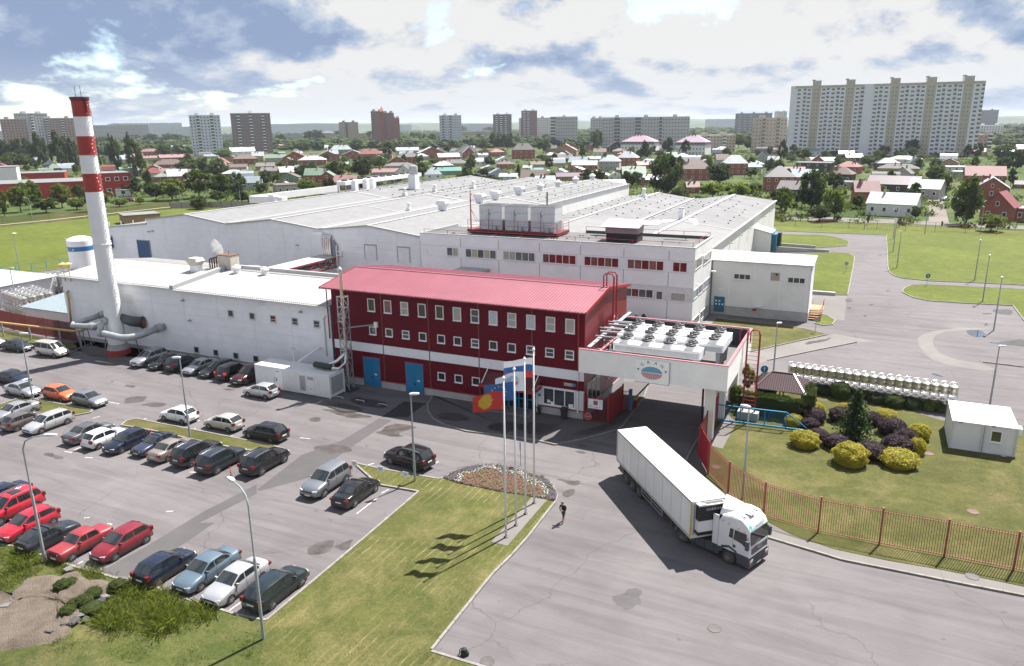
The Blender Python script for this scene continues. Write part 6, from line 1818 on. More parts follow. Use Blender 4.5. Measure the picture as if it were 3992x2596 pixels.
for x, y, lab, h in ((-26.2, 66.7, 'black wheelie bin by the reception window', 1.05), (-29.0, 66.8, 'slim black litter bin by the entrance doors', 0.75)):
 t = thing('bin', lab, 'bin', (x, y, 0.1))
 w = 0.3 if h > 1 else 0.17
 obj('body', MB().raw([(-w * .8, -w * .8, 0), (w * .8, -w * .8, 0), (w * .8, w * .8, 0), (-w * .8, w * .8, 0), (-w, -w, h), (w, -w, h), (w, w, h), (-w, w, h)], [(0, 3, 2, 1), (4, 5, 6, 7), (0, 1, 5, 4), (1, 2, 6, 5), (2, 3, 7, 6), (3, 0, 4, 7)]), BLACKM, t)
 obj('lid', MB().slab((-w - .05, -w - .06, h + .03), (w + .05, -w - .06, h + .03), (w + .05, w + .05, h + .1), (-w - .05, w + .05, h + .1), .05), BLACKM, t)
def flag_pole(x, y, h, label):
 t = thing('flagpole', label, 'flagpole', (x, y, 0.12), 0, 'white flagpoles')
 obj('pole', MB().tube([(0, 0, 0), (0, 0, h * .5), (0, 0, h)], [0.085, 0.075, 0.05], 10), M('flagpole_white', (0.66, 0.66, 0.66), 0.35), t, smooth='all')
 obj('finial', MB().lathe([(.03, h), (.1, h + .06), (.11, h + .13), (.05, h + .22), (.01, h + .28)], 10), WHITE_P, t, smooth=True)
 obj('base', MB().lathe([(.16, 0), (.16, .05), (.1, .07)], 10), BLACKM, t)
def flag(x, y, z, w, h, mats, rowmat, label, seed, droop=0.25):
 t = thing('flag', label, 'flag', (x, y, z), 0, None)
 rr = random.Random(seed)
 nx, nz = 16, 12
 ph = rr.uniform(0, 6)
 def pt(i, k):
  u, v = i / nx, k / nz
  s = u * w
  wav = 0.16 * math.sin(u * 7.5 + ph + v * 1.2) * u + 0.06 * math.sin(u * 15 + v * 4 + ph)
  dz = -droop * u * u * (1.0 + 0.25 * math.sin(v * 3)) - 0.05 * math.sin(u * 9 + ph)
  return (-0.9 * s - 0.43 * wav, -0.40 * s + 0.9 * wav, v * h * (1 - 0.12 * u) + dz)
 mb = MB()
 vs = [pt(i, k) for i in range(nx + 1) for k in range(nz + 1)]
 for i in range(nx):
  for k in range(nz):
   mb.cur = rowmat(i, k, nx, nz)
   a = i * (nz + 1) + k
   mb.f.append((a, a + nz + 1, a + nz + 2, a + 1)); mb.mi.append(mb.cur)
 mb.v = vs
 c = obj('cloth', mb, mats, t, smooth='all')
 return t, c, pt
def cloth(name, c):
 return M(name, c, 0.8, var=0.06)
WF, BF, RF = cloth('flag_white', (0.7, 0.7, 0.72)), cloth('flag_blue', (0.02, 0.1, 0.3)), cloth('flag_red', (0.5, 0.03, 0.03))
tops = [(-21.6, 43.7, 12.0), (-21.65, 45.5, 12.1), (-21.7, 47.35, 12.3), (-21.8, 49.2, 12.5)]
for (x, y, h), lab in zip(tops, ('nearest white flagpole flying the red and yellow flag', 'white flagpole flying the blue starred flag', 'white flagpole flying the white company flag', 'farthest white flagpole flying the tricolour flag')):
 flag_pole(x, y, h, lab)
tf = lambda i, k, nx, nz: 1 if ((i / nx - 0.55) / 0.24) ** 2 + ((k / nz - 0.5) / 0.38) ** 2 < 1 else 0
flag(tops[0][0] - .08, tops[0][1], 9.95, 2.1, 1.35, [cloth('flag_scarlet', (0.42, 0.03, 0.03)), cloth('flag_yellow', (0.45, 0.29, 0.03))], tf, 'red flag with a large yellow blob flying from the nearest pole', 3, 0.35)
t, c, pt = flag(tops[1][0] - .08, tops[1][1], 9.95, 2.1, 1.4, [BF, BF], lambda *a: 0, 'blue flag with a ring of pale stars', 5, 0.1)
for k in range(12):
 a = k * math.pi / 6
 p = Vector(pt(8 + 4.0 * math.cos(a), 6 + 4.0 * math.sin(a)))
 s = 0.075
 sv = []
 for q in range(10):
  r_ = s if q % 2 == 0 else s * 0.42
  b = math.pi / 2 + q * math.pi / 5
  sv.append((p.x - 0.9 * r_ * math.cos(b) + .012, p.y - .4 * r_ * math.cos(b) - .03, p.z + r_ * math.sin(b)))
 obj('star', MB().raw(sv, [tuple(range(10))]), cloth('star_cream', (0.6, 0.5, 0.25)), t)
t, c, pt = flag(tops[2][0] - .08, tops[2][1], 10.1, 2.1, 1.5, [WF, WF], lambda *a: 0, 'white flag with red rays and blue arc emblem', 8, 0.45)
for k in range(9):
 a0 = math.pi + math.pi * (k + .15) / 9; a1 = math.pi + math.pi * (k + .75) / 9
 q = []
 for a, f in ((a0, .15), (a0, 1), (a1, 1), (a1, .15)):
  v = Vector(pt(7 + 4.2 * f * math.cos(a), 6.2 + 3.6 * f * math.sin(a)))
  q.append((v.x + .012, v.y - .03, v.z))
 obj('emblem_ray', MB().raw(q, [(0, 1, 2, 3)]), M('emblem_red', (0.33, 0.02, 0.05), 0.5), t)
for k in range(4):
 q = []
 for i in range(9):
  a = math.pi * i / 8
  v = Vector(pt(7 + (4.2 - k * .8) * math.cos(a), 6.6 + (3.4 - k * .8) * math.sin(a)))
  q.append((v.x + .012, v.y - .03, v.z))
 for i in range(9):
  a = math.pi * (8 - i) / 8
  v = Vector(pt(7 + (3.9 - k * .8) * math.cos(a), 6.6 + (3.1 - k * .8) * math.sin(a)))
  q.append((v.x + .012, v.y - .03, v.z))
 obj('emblem_arc', MB().raw(q, [(i, i + 1, 16 - i, 17 - i) for i in range(8)]), M('emblem_blue', (0.02, 0.22, 0.38), 0.5), t)
flag(tops[3][0] - .08, tops[3][1], 10.5, 2.2, 1.55, [RF, BF, WF], lambda i, k, nx, nz: min(2, k * 3 // nz), 'white, blue and red striped flag on the farthest pole', 12, 0.15)
obj_ = flat('flag_plinth', [(-22.3, 42.7), (-21.0, 42.7), (-21.1, 50.1), (-22.35, 50.1)], 0.115, CONC)
# flower bed at the round end of the lawn
def flower_bed():
 import mathutils
 cx, cy = -25.2, 49.0
 arc = bed_arc
 inner = [(-30.63,50.14),(-29.02,49.81),(-27.19,49.87),(-25.2,49.85),(-23.23,50.16),(-21.89,50.12),(-20.39,50.17)]
 poly = arc + inner[::-1]
 mb = MB().prism(poly, 0.05, 0.13)
 o = obj('flower_bed', mb, M('bed_soil', (0.07, 0.045, 0.03), 0.95, var=0.3)); o['kind'] = 'structure'
 def inside(x, y, P):
  c = False
  for i in range(len(P)):
   (x0, y0), (x1, y1) = P[i], P[(i + 1) % len(P)]
   if (y0 > y) != (y1 > y) and x < (x1 - x0) * (y - y0) / (y1 - y0) + x0:
    c = not c
  return c
 def edge_d(x, y):
  best = 99
  for i in range(len(arc) - 1):
   (x0, y0), (x1, y1) = arc[i], arc[i + 1]
   dx, dy = x1 - x0, y1 - y0
   tt = max(0, min(1, ((x - x0) * dx + (y - y0) * dy) / (dx * dx + dy * dy)))
   best = min(best, math.hypot(x - x0 - dx * tt, y - y0 - dy * tt))
  return best
 groups = {'purple_pansies': (MB(), M('purple_petals', (0.045, 0.025, 0.1), 0.7, var=0.4, scale=4)), 'white_pansies': (MB(), M('white_petals', (0.4, 0.4, 0.4), 0.7)),
              'red_salvias': (MB(), M('red_petals', (0.17, 0.045, 0.025), 0.7, var=0.3, scale=4)), 'bed_foliage': (MB(), M('bed_leaves', (0.05, 0.065, 0.02), 0.8, var=0.4, scale=5))}
 xs = [p[0] for p in poly]; ys = [p[1] for p in poly]
 rr = random.Random(4)
 n = 0
 while n < 5200:
  x, y = rr.uniform(min(xs), max(xs)), rr.uniform(min(ys), max(ys))
  if not inside(x, y, poly):
   continue
  n += 1
  d = edge_d(x, y) + 0.25 * math.sin(x * 2.2) + 0.2 * math.sin(y * 3.1)
  if d < 0.75: nm = 'purple_pansies'
  elif d < 1.35: nm = 'white_pansies' if rr.random() < .8 else 'purple_pansies'
  else: nm = 'red_salvias'
  if rr.random() < 0.52: nm = 'bed_foliage'
  m_, _ = groups[nm]
  s = rr.uniform(.03, .065)
  z = 0.14 + rr.uniform(.05, .16)
  a = rr.uniform(0, 3.14); tl = rr.uniform(-.5, .5)
  c_, s_ = math.cos(a) * s, math.sin(a) * s
  m_.poly([(x - c_, y - s_, z), (x + s_, y - c_, z + tl * s), (x + c_, y + s_, z + .01), (x - s_, y + c_, z - tl * s)])
 for nm, (m_, mt) in groups.items():
  o = obj(nm, m_, mt); o['kind'] = 'stuff'
flower_bed()
TANKM = M('tank_steel', (0.6, 0.58, 0.54), 0.28, 0.85, var=0.15, scale=3, dirt=0.3)
tank_body = MB().lathe([(0.36, 0.36), (0.45, 0.42), (0.455, 0.7), (.462, .72), (.455, .74), (0.455, 1.15), (.465, 1.17), (.455, 1.19), (0.44, 1.24), (0.3, 1.33), (0.16, 1.36)], 16).mesh('tank_shell', True)
tank_lid = MB().lathe([(0.17, 1.355), (0.19, 1.38), (0.17, 1.42), (0.05, 1.44)], 12).mesh('tank_lid', True)
def leg_mesh(sx, sy):
 return MB().tube([(sx * .40, sy * .40, 0), (sx * .40, sy * .40, 0.45), (sx * .3, sy * .3, .6)], 0.03, 6).mesh('tank_leg')
tank_legs = [leg_mesh(sx, sy) for sx in (-1, 1) for sy in (-1, 1)]
tank_ring = MB().tube([(.43 * math.cos(a * math.pi / 8), .43 * math.sin(a * math.pi / 8), 1.5) for a in range(17)], 0.022, 5).mesh('tank_rail')
tank_label = MB().box(-.2, -.06, -.475, -.468, 1.02, 1.1).mesh('tank_label')
def tank(x, y, z, label, group, s=1.0, full=True):
 t = thing('steel_tank', label, 'tank', (x, y, z), R.uniform(-.25, .25), group)
 t.scale = (s, s, s)
 obj('shell', tank_body, TANKM, t); obj('lid', tank_lid, TANKM, t)
 for lm in tank_legs:
  obj('leg', lm, STEEL, t)
 obj('top_rail', tank_ring, BRIGHT, t)
 if full and R.random() < .6:
  obj('label', tank_label, M('print_red', (0.36, 0.06, 0.05), 0.6), t)
ordn = ['leftmost', 'second', 'third', 'fourth', 'fifth', 'sixth', 'seventh', 'eighth', 'ninth', 'tenth', 'eleventh', 'twelfth', 'thirteenth', 'fourteenth', 'fifteenth', 'sixteenth', 'seventeenth', 'eighteenth', 'nineteenth', 'rightmost']
pa, pb = (-6.44,85.47), (9.1,84.52)
for k in range(20):
 x = pa[0] + (pb[0] - pa[0]) * k / 19
 y = pa[1] + (pb[1] - pa[1]) * k / 19
 for lv, z in (('lower', 0.0), ('upper', 1.5)):
  w = ordn[k] + ('' if k in (0, 19) else ' from left')
  tank(x, y, z, '%s steel tank, %s in the garden-side row' % (lv, w), 'steel tanks in the row behind the garden')
NTH = ('first', 'second', 'third', 'fourth', 'fifth', 'sixth')
for i in range(6):
 for j in range(4):
  x, y = -119.6 - i * 1.45 + (j % 2) * .2, 71.8 + j * 1.4 + i * .35
  for z in ((0.0, 1.9) if j == 0 or i == 0 else (1.9,)):
   tank(x, y, z, '%s tank by the open shed, %s row behind the fence, %s from right' % ('upper' if z else 'lower', NTH[j], NTH[i]), 'steel tanks stacked by the open shed', 1.28, False)
for i in range(5):
 tank(-117.2 - i * 1.4, 68.6 + i * .25, 0, 'single ground-level steel tank right behind brown fence, %s from the right' % NTH[i], 'steel tanks in a single row behind the fence', 1.2, False)
for i in range(6):
 for j in range(4):
  x, y = -134.6 + i * 1.35, 86.2 + j * 1.4
  for z in ((0.0, 1.9) if j == 0 or i == 0 else (1.9,)):
   tank(x, y, z, '%s tank by the boiler house corner, %s row back, %s from left' % ('upper' if z else 'lower', NTH[j], NTH[i]), 'steel tanks stacked by the boiler house', 1.28, False)
CARGLASS = glass('car_glass', (0.018, 0.022, 0.024), 0.05)
TYRE = M('tyre_rubber', (0.02, 0.02, 0.02), 0.85)
RIM = M('alloy_rim', (0.42, 0.42, 0.43), 0.3, 0.8)
TRIMB = M('black_plastic_trim', (0.025, 0.025, 0.027), 0.6)
HEADL = M('headlight_glass', (0.6, 0.62, 0.64), 0.12, spec=0.8)
TAILL = M('tail_light_red', (0.12, 0.008, 0.01), 0.25)
PLATE = M('number_plate_white', (0.6, 0.6, 0.58), 0.5)
CHROME = M('chrome', (0.62, 0.62, 0.63), 0.15, 0.95)
KINDS_ = {
 'sedan': dict(L=4.6, W=1.78, H=1.47, zb=.2, deck=[(0, .78), (.12, .98), (.8, 1.03), (3.2, .97), (4.0, .86), (4.45, .7), (4.6, .55)], cab=(.78, 1.45, 2.62, 3.4), wr=.31, wx=(.95, 3.68), split=(.56,)),
 'hatch': dict(L=4.1, W=1.72, H=1.49, zb=.2, deck=[(0, .72), (.08, .98), (.2, 1.0), (2.9, .97), (3.6, .86), (3.95, .7), (4.1, .55)], cab=(.1, .62, 2.2, 3.05), wr=.3, wx=(.72, 3.25), split=(.48,)),
 'wagon': dict(L=4.6, W=1.77, H=1.5, zb=.2, deck=[(0, .72), (.06, .98), (.2, 1.0), (3.3, .97), (4.05, .86), (4.45, .7), (4.6, .55)], cab=(.08, .6, 2.65, 3.45), wr=.31, wx=(.95, 3.65), split=(.3, .62)),
 'suv': dict(L=4.7, W=1.9, H=1.76, zb=.3, deck=[(0, .8), (.06, 1.1), (.2, 1.13), (3.3, 1.12), (4.1, 1.04), (4.55, .88), (4.7, .65)], cab=(.1, .52, 2.55, 3.4), wr=.37, wx=(.95, 3.75), split=(.28, .62)),
 'van': dict(L=4.75, W=1.82, H=1.92, zb=.26, deck=[(0, .8), (.05, 1.08), (.15, 1.1), (3.7, 1.08), (4.25, .95), (4.6, .78), (4.75, .6)], cab=(.06, .28, 3.0, 3.9), wr=.33, wx=(.95, 3.85), split=(.36, .7)),
 'classic': dict(L=4.1, W=1.62, H=1.42, zb=.24, deck=[(0, .82), (.04, .9), (.9, .95), (2.85, .94), (3.9, .9), (4.06, .86), (4.1, .6)], cab=(.92, 1.25, 2.35, 2.9), wr=.29, wx=(.85, 3.3), split=(.5,)),
 'wedge': dict(L=4.05, W=1.65, H=1.4, zb=.22, deck=[(0, .75), (.05, .92), (.5, .98), (2.75, .93), (3.7, .82), (3.98, .7), (4.05, .5)], cab=(.25, .95, 2.1, 2.85), wr=.29, wx=(.72, 3.2), split=(.5,)),
}
def interp(tab, x):
 if x <= tab[0][0]:
  return tab[0][1]
 for (a, u), (b, v) in zip(tab[:-1], tab[1:]):
  if x <= b:
   return u + (v - u) * (x - a) / (b - a)
 return tab[-1][1]
def car_meshes(kind):
 K = KINDS_[kind]
 L, W, H, zb = K['L'], K['W'], K['H'], K['zb']
 b0, r0, r1, b1 = K['cab']
 boxy = kind in ('classic', 'wedge')
 def hw(x):
  e = min(x, L - x) / (0.25 if boxy else 0.6)
  f = 1 if e >= 1 else math.sin(max(e, 0) * math.pi / 2)
  return W / 2 * ((0.93 if boxy else 0.84) + (0.07 if boxy else 0.16) * f)
 def top(x):
  d = interp(K['deck'], x)
  if x <= b0 or x >= b1:
   return d + 0.02, hw(x) * 0.84
  rt, wr = H - 0.05, W / 2 * 0.76
  if x < r0:
   t = (x - b0) / (r0 - b0)
  elif x > r1:
   t = (b1 - x) / (b1 - r1)
  else:
   t = 1
  bow = 0.035 * math.sin(math.pi * (x - r0) / (r1 - r0)) if r0 < x < r1 else 0
  return (d + 0.02) * (1 - t) + (rt + bow) * t, hw(x) * 0.86 * (1 - t) + wr * t
 def half(x):
  d = interp(K['deck'], x)
  h = hw(x)
  zt, wt = top(x)
  e = min(x, L - x)
  z0 = zb + (0.1 * (1 - e / 0.5) if e < 0.5 else 0)
  mid = z0 + (d - z0) * 0.58
  return [(0, z0), (h * .9, z0), (h * .985, z0 + .14), (h, mid), (h * .97, d - .09), (h * .9, d), (wt, zt), (wt * .82, zt + .045), (0, zt + .065)]
 xs = sorted(set([0, .05, .16, .4, b0, (b0 + r0) / 2, r0, r0 + (r1 - r0) * .33, r0 + (r1 - r0) * .66, r1, (r1 + b1) / 2, b1, (b1 + L - .5) / 2, L - .5, L - .22, L - .07, L]))
 mb = MB()
 rows = []
 for x in xs:
  hh = half(x)
  ring = [(x - L / 2, y, z) for y, z in hh] + [(x - L / 2, -y, z) for y, z in hh[-2:0:-1]]
  rows.append(ring)
 n = len(rows[0])
 vs = [v for r in rows for v in r]
 fs = []
 for i in range(len(rows) - 1):
  for k in range(n):
   k2 = (k + 1) % n
   fs.append((i * n + k, i * n + k2, (i + 1) * n + k2, (i + 1) * n + k))
 fs.append(tuple(range(n - 1, -1, -1)))
 m0 = (len(rows) - 1) * n
 fs.append(tuple(range(m0, m0 + n)))
 mb.raw(vs, [f[::-1] for f in fs])
 me = mb.mesh('car_body', True)
 out = {'body': me, 'K': K}
 def screen(xa, xb):
  (za, wa), (zb_, wb) = top(xa), top(xb)
  s = Vector((xb - xa, 0, zb_ - za))
  nn = Vector((abs(s.z), 0, abs(s.x))) if xa > xb else Vector((-abs(s.z), 0, abs(s.x)))
  nn = nn.normalized() * .02
  m = MB()
  rows_ = []
  for t in (.07, .5, .93):
   x = xa + (xb - xa) * t
   zt, wt = top(x)
   rows_.append([Vector((x - L / 2, y, z)) + nn for y, z in ((wt * .93, zt), (wt * .8, zt + .045), (0, zt + .065), (-wt * .8, zt + .045), (-wt * .93, zt))])
  vv = [v for r in rows_ for v in r]
  ff = [(i * 5 + k, i * 5 + k + 1, i * 5 + k + 6, i * 5 + k + 5) for i in range(2) for k in range(4)]
  m.raw(vv, ff)
  return m.mesh('car_screen', 'all')
 out['windscreen'] = screen(b1, r1)
 out['rear_window'] = screen(b0, r0)
 sw = []
 edges = [0.0] + list(K['split']) + [1.0]
 xa, xb = b0 + (r0 - b0) * .35, b1 - (b1 - r1) * .18
 for s in (1, -1):
  for i in range(len(edges) - 1):
   u0, u1 = xa + (xb - xa) * edges[i] + .045, xa + (xb - xa) * edges[i + 1] - .045
   m = MB()
   P, Q = [], []
   for q in range(7):
    x = u0 + (u1 - u0) * q / 6
    d = interp(K['deck'], x); h = hw(x) * .9
    zt, wt = top(x)
    for lst, t in ((P, .1), (Q, .88)):
     lst.append((x - L / 2, s * (h + (wt - h) * t + .014), d + (zt - d) * t))
   vv = P + Q
   m.raw(vv, [(q, q + 1, q + 8, q + 7) if s < 0 else (q + 7, q + 8, q + 1, q) for q in range(6)])
   sw.append(m.mesh('car_side_window', 'all'))
 out['side'] = sw
 seam = MB()
 for s in (1, -1):
  for x in (b1 - (b1 - r1) * .3, xa + (xb - xa) * K['split'][-1], xa + .05):
   d = interp(K['deck'], x)
   h = hw(x)
   q = [(h * .985 + .006, zb + .16), (h + .006, zb + (d - zb) * .58), (h * .97 + .006, d - .09), (h * .9 + .006, d)]
   for (ya, za), (yb, zb2) in zip(q[:-1], q[1:]):
    seam.poly([(x - L / 2 - .012, s * ya, za), (x - L / 2 + .012, s * ya, za), (x - L / 2 + .012, s * yb, zb2), (x - L / 2 - .012, s * yb, zb2)])
 out['seam'] = seam.mesh('door_seam')
 sill = MB()
 for s in (1, -1):
  sill.box(K['wx'][0] + .4 - L / 2, K['wx'][1] - .4 - L / 2, s * W / 2 * .93 - .03, s * W / 2 * .93 + .03, zb - .02, zb + .12)
 out['sill'] = sill.mesh('sill')
 well = MB()
 for s in (1, -1):
  for x in K['wx']:
   r = K['wr'] * 1.17
   yy = hw(x)
   well.tube([(x - L / 2, s * (yy - .25), K['wr']), (x - L / 2, s * (yy + .006), K['wr'])], r, 20)
 out['well'] = well.mesh('wheel_arch')
 out['hw'] = hw
 return out
def wheel_mesh(r):
 t = MB()
 prof = [(r * .66, -.1), (r * .92, -.1), (r, -.06), (r, .06), (r * .92, .1), (r * .66, .1)]
 n = 20
 vs = [(rr * math.cos(k * 2 * math.pi / n), y, rr * math.sin(k * 2 * math.pi / n)) for rr, y in prof for k in range(n)]
 fs = [(i * n + k, i * n + (k + 1) % n, (i + 1) * n + (k + 1) % n, (i + 1) * n + k) for i in range(5) for k in range(n)]
 t.raw(vs, fs)
 rm = MB()
 rm.raw(*disc_y(0, -.097, 0, r * .67, 18))
 for k in range(5):
  a = k * 2 * math.pi / 5
  for da in (-.16, .16):
   rm.bar((r * .1 * math.cos(a), -.112, r * .1 * math.sin(a)), (r * .64 * math.cos(a + da), -.118, r * .64 * math.sin(a + da)), r * .09, .02)
 rm.raw(*disc_y(0, -.13, 0, r * .17, 10))
 dark = MB().raw(*disc_y(0, -.103, 0, r * .6, 18))
 return t.mesh('tyre', True), rm.mesh('rim'), dark.mesh('brake_disc')
def car(kind, name, x, y, heading, colour, label, rails=False, bars=False, sunroof=False, brake=False, black_low=False, dark_rim=False):
 C_ = cached(('car', kind), lambda: car_meshes(kind))
 K = C_['K']
 L, W, H = K['L'], K['W'], K['H']
 t = thing(name, label, 'car', (x, y, 0), rad(heading), 'parked cars')
 pm = paint('car_paint_' + colour, *CARCOL[colour])
 obj('body', C_['body'], pm, t)
 obj('windscreen', C_['windscreen'], CARGLASS, t)
 obj('rear_window', C_['rear_window'], CARGLASS, t)
 for m in C_['side']:
  obj('side_window', m, CARGLASS, t)
 obj('door_seam', C_['seam'], TRIMB, t, kind='stuff')
 obj('sill', C_['sill'], TRIMB, t, kind='stuff')
 obj('wheel_arch', C_['well'], TRIMB, t, kind='stuff')
 ty, ri, dk = cached(('wheel', K['wr']), lambda: wheel_mesh(K['wr']))
 for s in (1, -1):
  for wx in K['wx']:
   yy = s * (C_['hw'](wx) - .09)
   w = obj('wheel', ty, TYRE, t, loc=(wx - L / 2, yy, K['wr']), rotz=0 if s < 0 else math.pi)
   obj('rim', ri, GREYM if dark_rim else RIM, w)
   obj('brake_disc', dk, TRIMB, w)
 h = W / 2
 d1, d0 = interp(K['deck'], L - .25), interp(K['deck'], .1)
 fz = d1 - .1
 sq = kind == 'classic'
 for s in (1, -1):
  hl = cached(('hl', kind, s), lambda: MB().raw([(-.42 if not sq else -.1, s * h * .95, fz - .04), (.03, s * h * .52, fz - .1), (.03, s * h * .52, fz + .02), (-.42 if not sq else -.1, s * h * .93, fz + .08), (-.09, s * h * .86, fz - .1), (-.09, s * h * .84, fz + .04), (-.3, s * h * .5, fz), (-.3, s * h * .5, fz + .06)],
   [(0, 4, 5, 3), (4, 1, 2, 5), (3, 5, 2, 7), (0, 6, 1, 4)] if s > 0 else [(3, 5, 4, 0), (5, 2, 1, 4), (7, 2, 5, 3), (4, 1, 6, 0)]).mesh('headlight'))
  obj('headlight', hl, HEADL, t, loc=(L / 2 - .03, 0, 0))
  tall = kind in ('suv', 'wagon', 'van', 'hatch')
  tl = cached(('tl', kind, s), lambda: MB().box(-.02, .22, min(s * h * .6, s * h * .93), max(s * h * .6, s * h * .93), d0 - (.2 if not tall else .22), d0 - .03 + (.1 if tall else 0)).mesh('tail_light'))
  obj('tail_light', tl, TAILL if not brake else M('brake_light_lit', (0.7, 0.02, 0.02), 0.3), t, loc=(-L / 2, 0, 0))
  mr = cached(('mirror', kind, s), lambda: MB().bar((0, s * (h * .88), 0), (-.02, s * (h + .14), .03), .1, .12).mesh('wing_mirror'))
  obj('wing_mirror', mr, TRIMB if black_low else pm, t, loc=(K['cab'][3] - .35 - L / 2, 0, interp(K['deck'], K['cab'][3]) + .07))
 gz = d1 - .16
 obj('grille', cached(('grille', kind), lambda: MB().box(-.12, .012, -h * .48, h * .48, gz - .1, gz + .04).mesh('grille')), TRIMB, t, loc=(L / 2, 0, 0))
 obj('bumper', cached(('fb', kind), lambda: MB().box(-.25, .02, -h * .8, h * .8, K['zb'] + .04, K['zb'] + .16).mesh('bumper')), TRIMB, t, loc=(L / 2, 0, 0))
 obj('bumper', cached(('rb', kind), lambda: MB().box(-.02, .25, -h * .8, h * .8, K['zb'] + .06, K['zb'] + .2).mesh('bumper')), CHROME if sq else TRIMB, t, loc=(-L / 2, 0, 0))
 obj('number_plate', cached(('fp', kind), lambda: MB().box(.0, .03, -.26, .26, .4, .5).mesh('number_plate')), PLATE, t, loc=(L / 2 + .002, 0, 0))
 obj('number_plate', cached(('rp', kind), lambda: MB().box(-.035, .0, -.26, .26, .0, .1).mesh('number_plate')), PLATE, t, loc=(-L / 2 - .002, 0, .62 if kind != 'suv' else .8))
 if rails:
  for s in (1, -1):
   obj('roof_rail', cached(('rail', kind, s), lambda: MB().tube([(K['cab'][1] - L / 2 + .1, s * h * .7, H), (K['cab'][1] - L / 2 + .35, s * h * .7, H + .07), (K['cab'][2] - L / 2 - .3, s * h * .7, H + .08), (K['cab'][2] - L / 2, s * h * .7, H)], .025, 6).mesh('roof_rail')), CHROME, t)
 if bars:
  for q in (.3, .75):
   xx = K['cab'][1] + (K['cab'][2] - K['cab'][1]) * q - L / 2
   obj('roof_bar', MB().box(xx - .03, xx + .03, -h * .78, h * .78, H + .05, H + .1), TRIMB, t)
 if sunroof:
  xx = K['cab'][2] - .75 - L / 2
  obj('sunroof', MB().box(xx - .35, xx + .35, -.42, .42, H + .0, H + .06), CARGLASS, t)
 return t
CARCOL = {'silver': ((0.42, 0.43, 0.45), .7, .3), 'lightsilver': ((0.52, 0.52, 0.53), .6, .3), 'grey': ((0.13, 0.135, 0.145), .6, .3), 'midgrey': ((0.22, 0.23, 0.25), .6, .3), 'black': ((0.008, 0.008, 0.01), .2, .2),
          'navy': ((0.012, 0.018, 0.04), .4, .25), 'slate': ((0.02, 0.026, 0.034), .4, .25), 'red': ((0.42, 0.012, 0.03), .2, .25), 'darkred': ((0.2, 0.014, 0.024), .3, .3), 'oldred': ((0.24, 0.022, 0.028), .1, .4), 'orange': ((0.62, 0.11, 0.035), .1, .3),
          'white': ((0.68, 0.68, 0.69), .05, .3), 'beige': ((0.33, 0.28, 0.24), .6, .3), 'pearl': ((0.5, 0.48, 0.44), .5, .3), 'taupe': ((0.17, 0.14, 0.13), .6, .3), 'maroon': ((0.06, 0.014, 0.018), .4, .25), 'blueish': ((0.16, 0.22, 0.27), .6, .28), 'greyblue': ((0.045, 0.05, 0.085), .5, .3), 'darkgreen': ((0.01, 0.02, 0.025), .3, .25)}
def near(x, y, kind, F):
 """near-end bumper position -> centre; F: front faces the camera"""
 return x, y + KINDS_[kind]['L'] / 2, -90 if F else 90
def P_(kind, name, x, y, F, colour, label, **kw):
 cx, cy, h = near(x, y, kind, F)
 return car(kind, name, cx, cy, h, colour, label, **kw)
# along the boiler house wall
P_('suv', 'parked_car', -81.5, 60.9, True, 'silver', 'silver off-road car nearest the chimney, front to the camera', rails=True)
P_('sedan', 'parked_car', -78.6, 61.1, True, 'black', 'black saloon beside the silver off-road car by the boiler house')
P_('suv', 'parked_car', -75.9, 61.3, False, 'slate', 'dark slate off-road car showing its rear by the boiler house')
P_('sedan', 'parked_car', -73.0, 61.3, True, 'silver', 'silver saloon between dark cars at the boiler house wall')
P_('wagon', 'parked_car', -70.3, 61.4, True, 'slate', 'dark estate car right of the silver saloon at the boiler house')
P_('suv', 'parked_car', -67.5, 61.3, False, 'black', 'black off-road car with lit red brake lights by the boiler house', brake=True)
P_('suv', 'parked_car', -64.7, 60.9, True, 'maroon', 'maroon off-road car next to the white generator container')
car('hatch', 'parked_car', -59.6, 59.7, 180, 'lightsilver', 'pale silver hatchback in front of the white generator container')
car('sedan', 'parked_car', -103.6, 60.3, 3, 'slate', 'dark saloon under the yellow gas pipe at far left')
car('van', 'parked_car', -96.7, 60.6, 3, 'pearl', 'pearl grey people carrier left of the chimney', bars=False)
car('hatch', 'parked_car', -108.6, 60.0, 3, 'lightsilver', 'pale car cut off by the left edge under the gas pipe')
# left island
car('sedan', 'parked_car', -84.9, 49.1, 0, 'silver', 'silver saloon on the left island, facing right, with spoked wheels')
car('sedan', 'parked_car', -90.3, 51.4, 0, 'navy', 'dark blue saloon cut off at left behind the silver saloon')
car('hatch', 'parked_car', -79.7, 50.0, 0, 'orange', 'bright orange hatchback facing right on the left island')
car('hatch', 'parked_car', -74.9, 50.0, 0, 'midgrey', 'grey hatchback in front of the orange hatchback')
P_('wagon', 'parked_car', -72.7, 41.6, True, 'lightsilver', 'pale silver estate car, front to camera, by the left island')
P_('hatch', 'parked_car', -75.5, 41.2, False, 'taupe', 'taupe hatchback showing its rear beside the pale silver estate')
P_('sedan', 'parked_car', -78.9, 42.2, True, 'silver', 'silver saloon at the left edge beside the taupe hatchback')
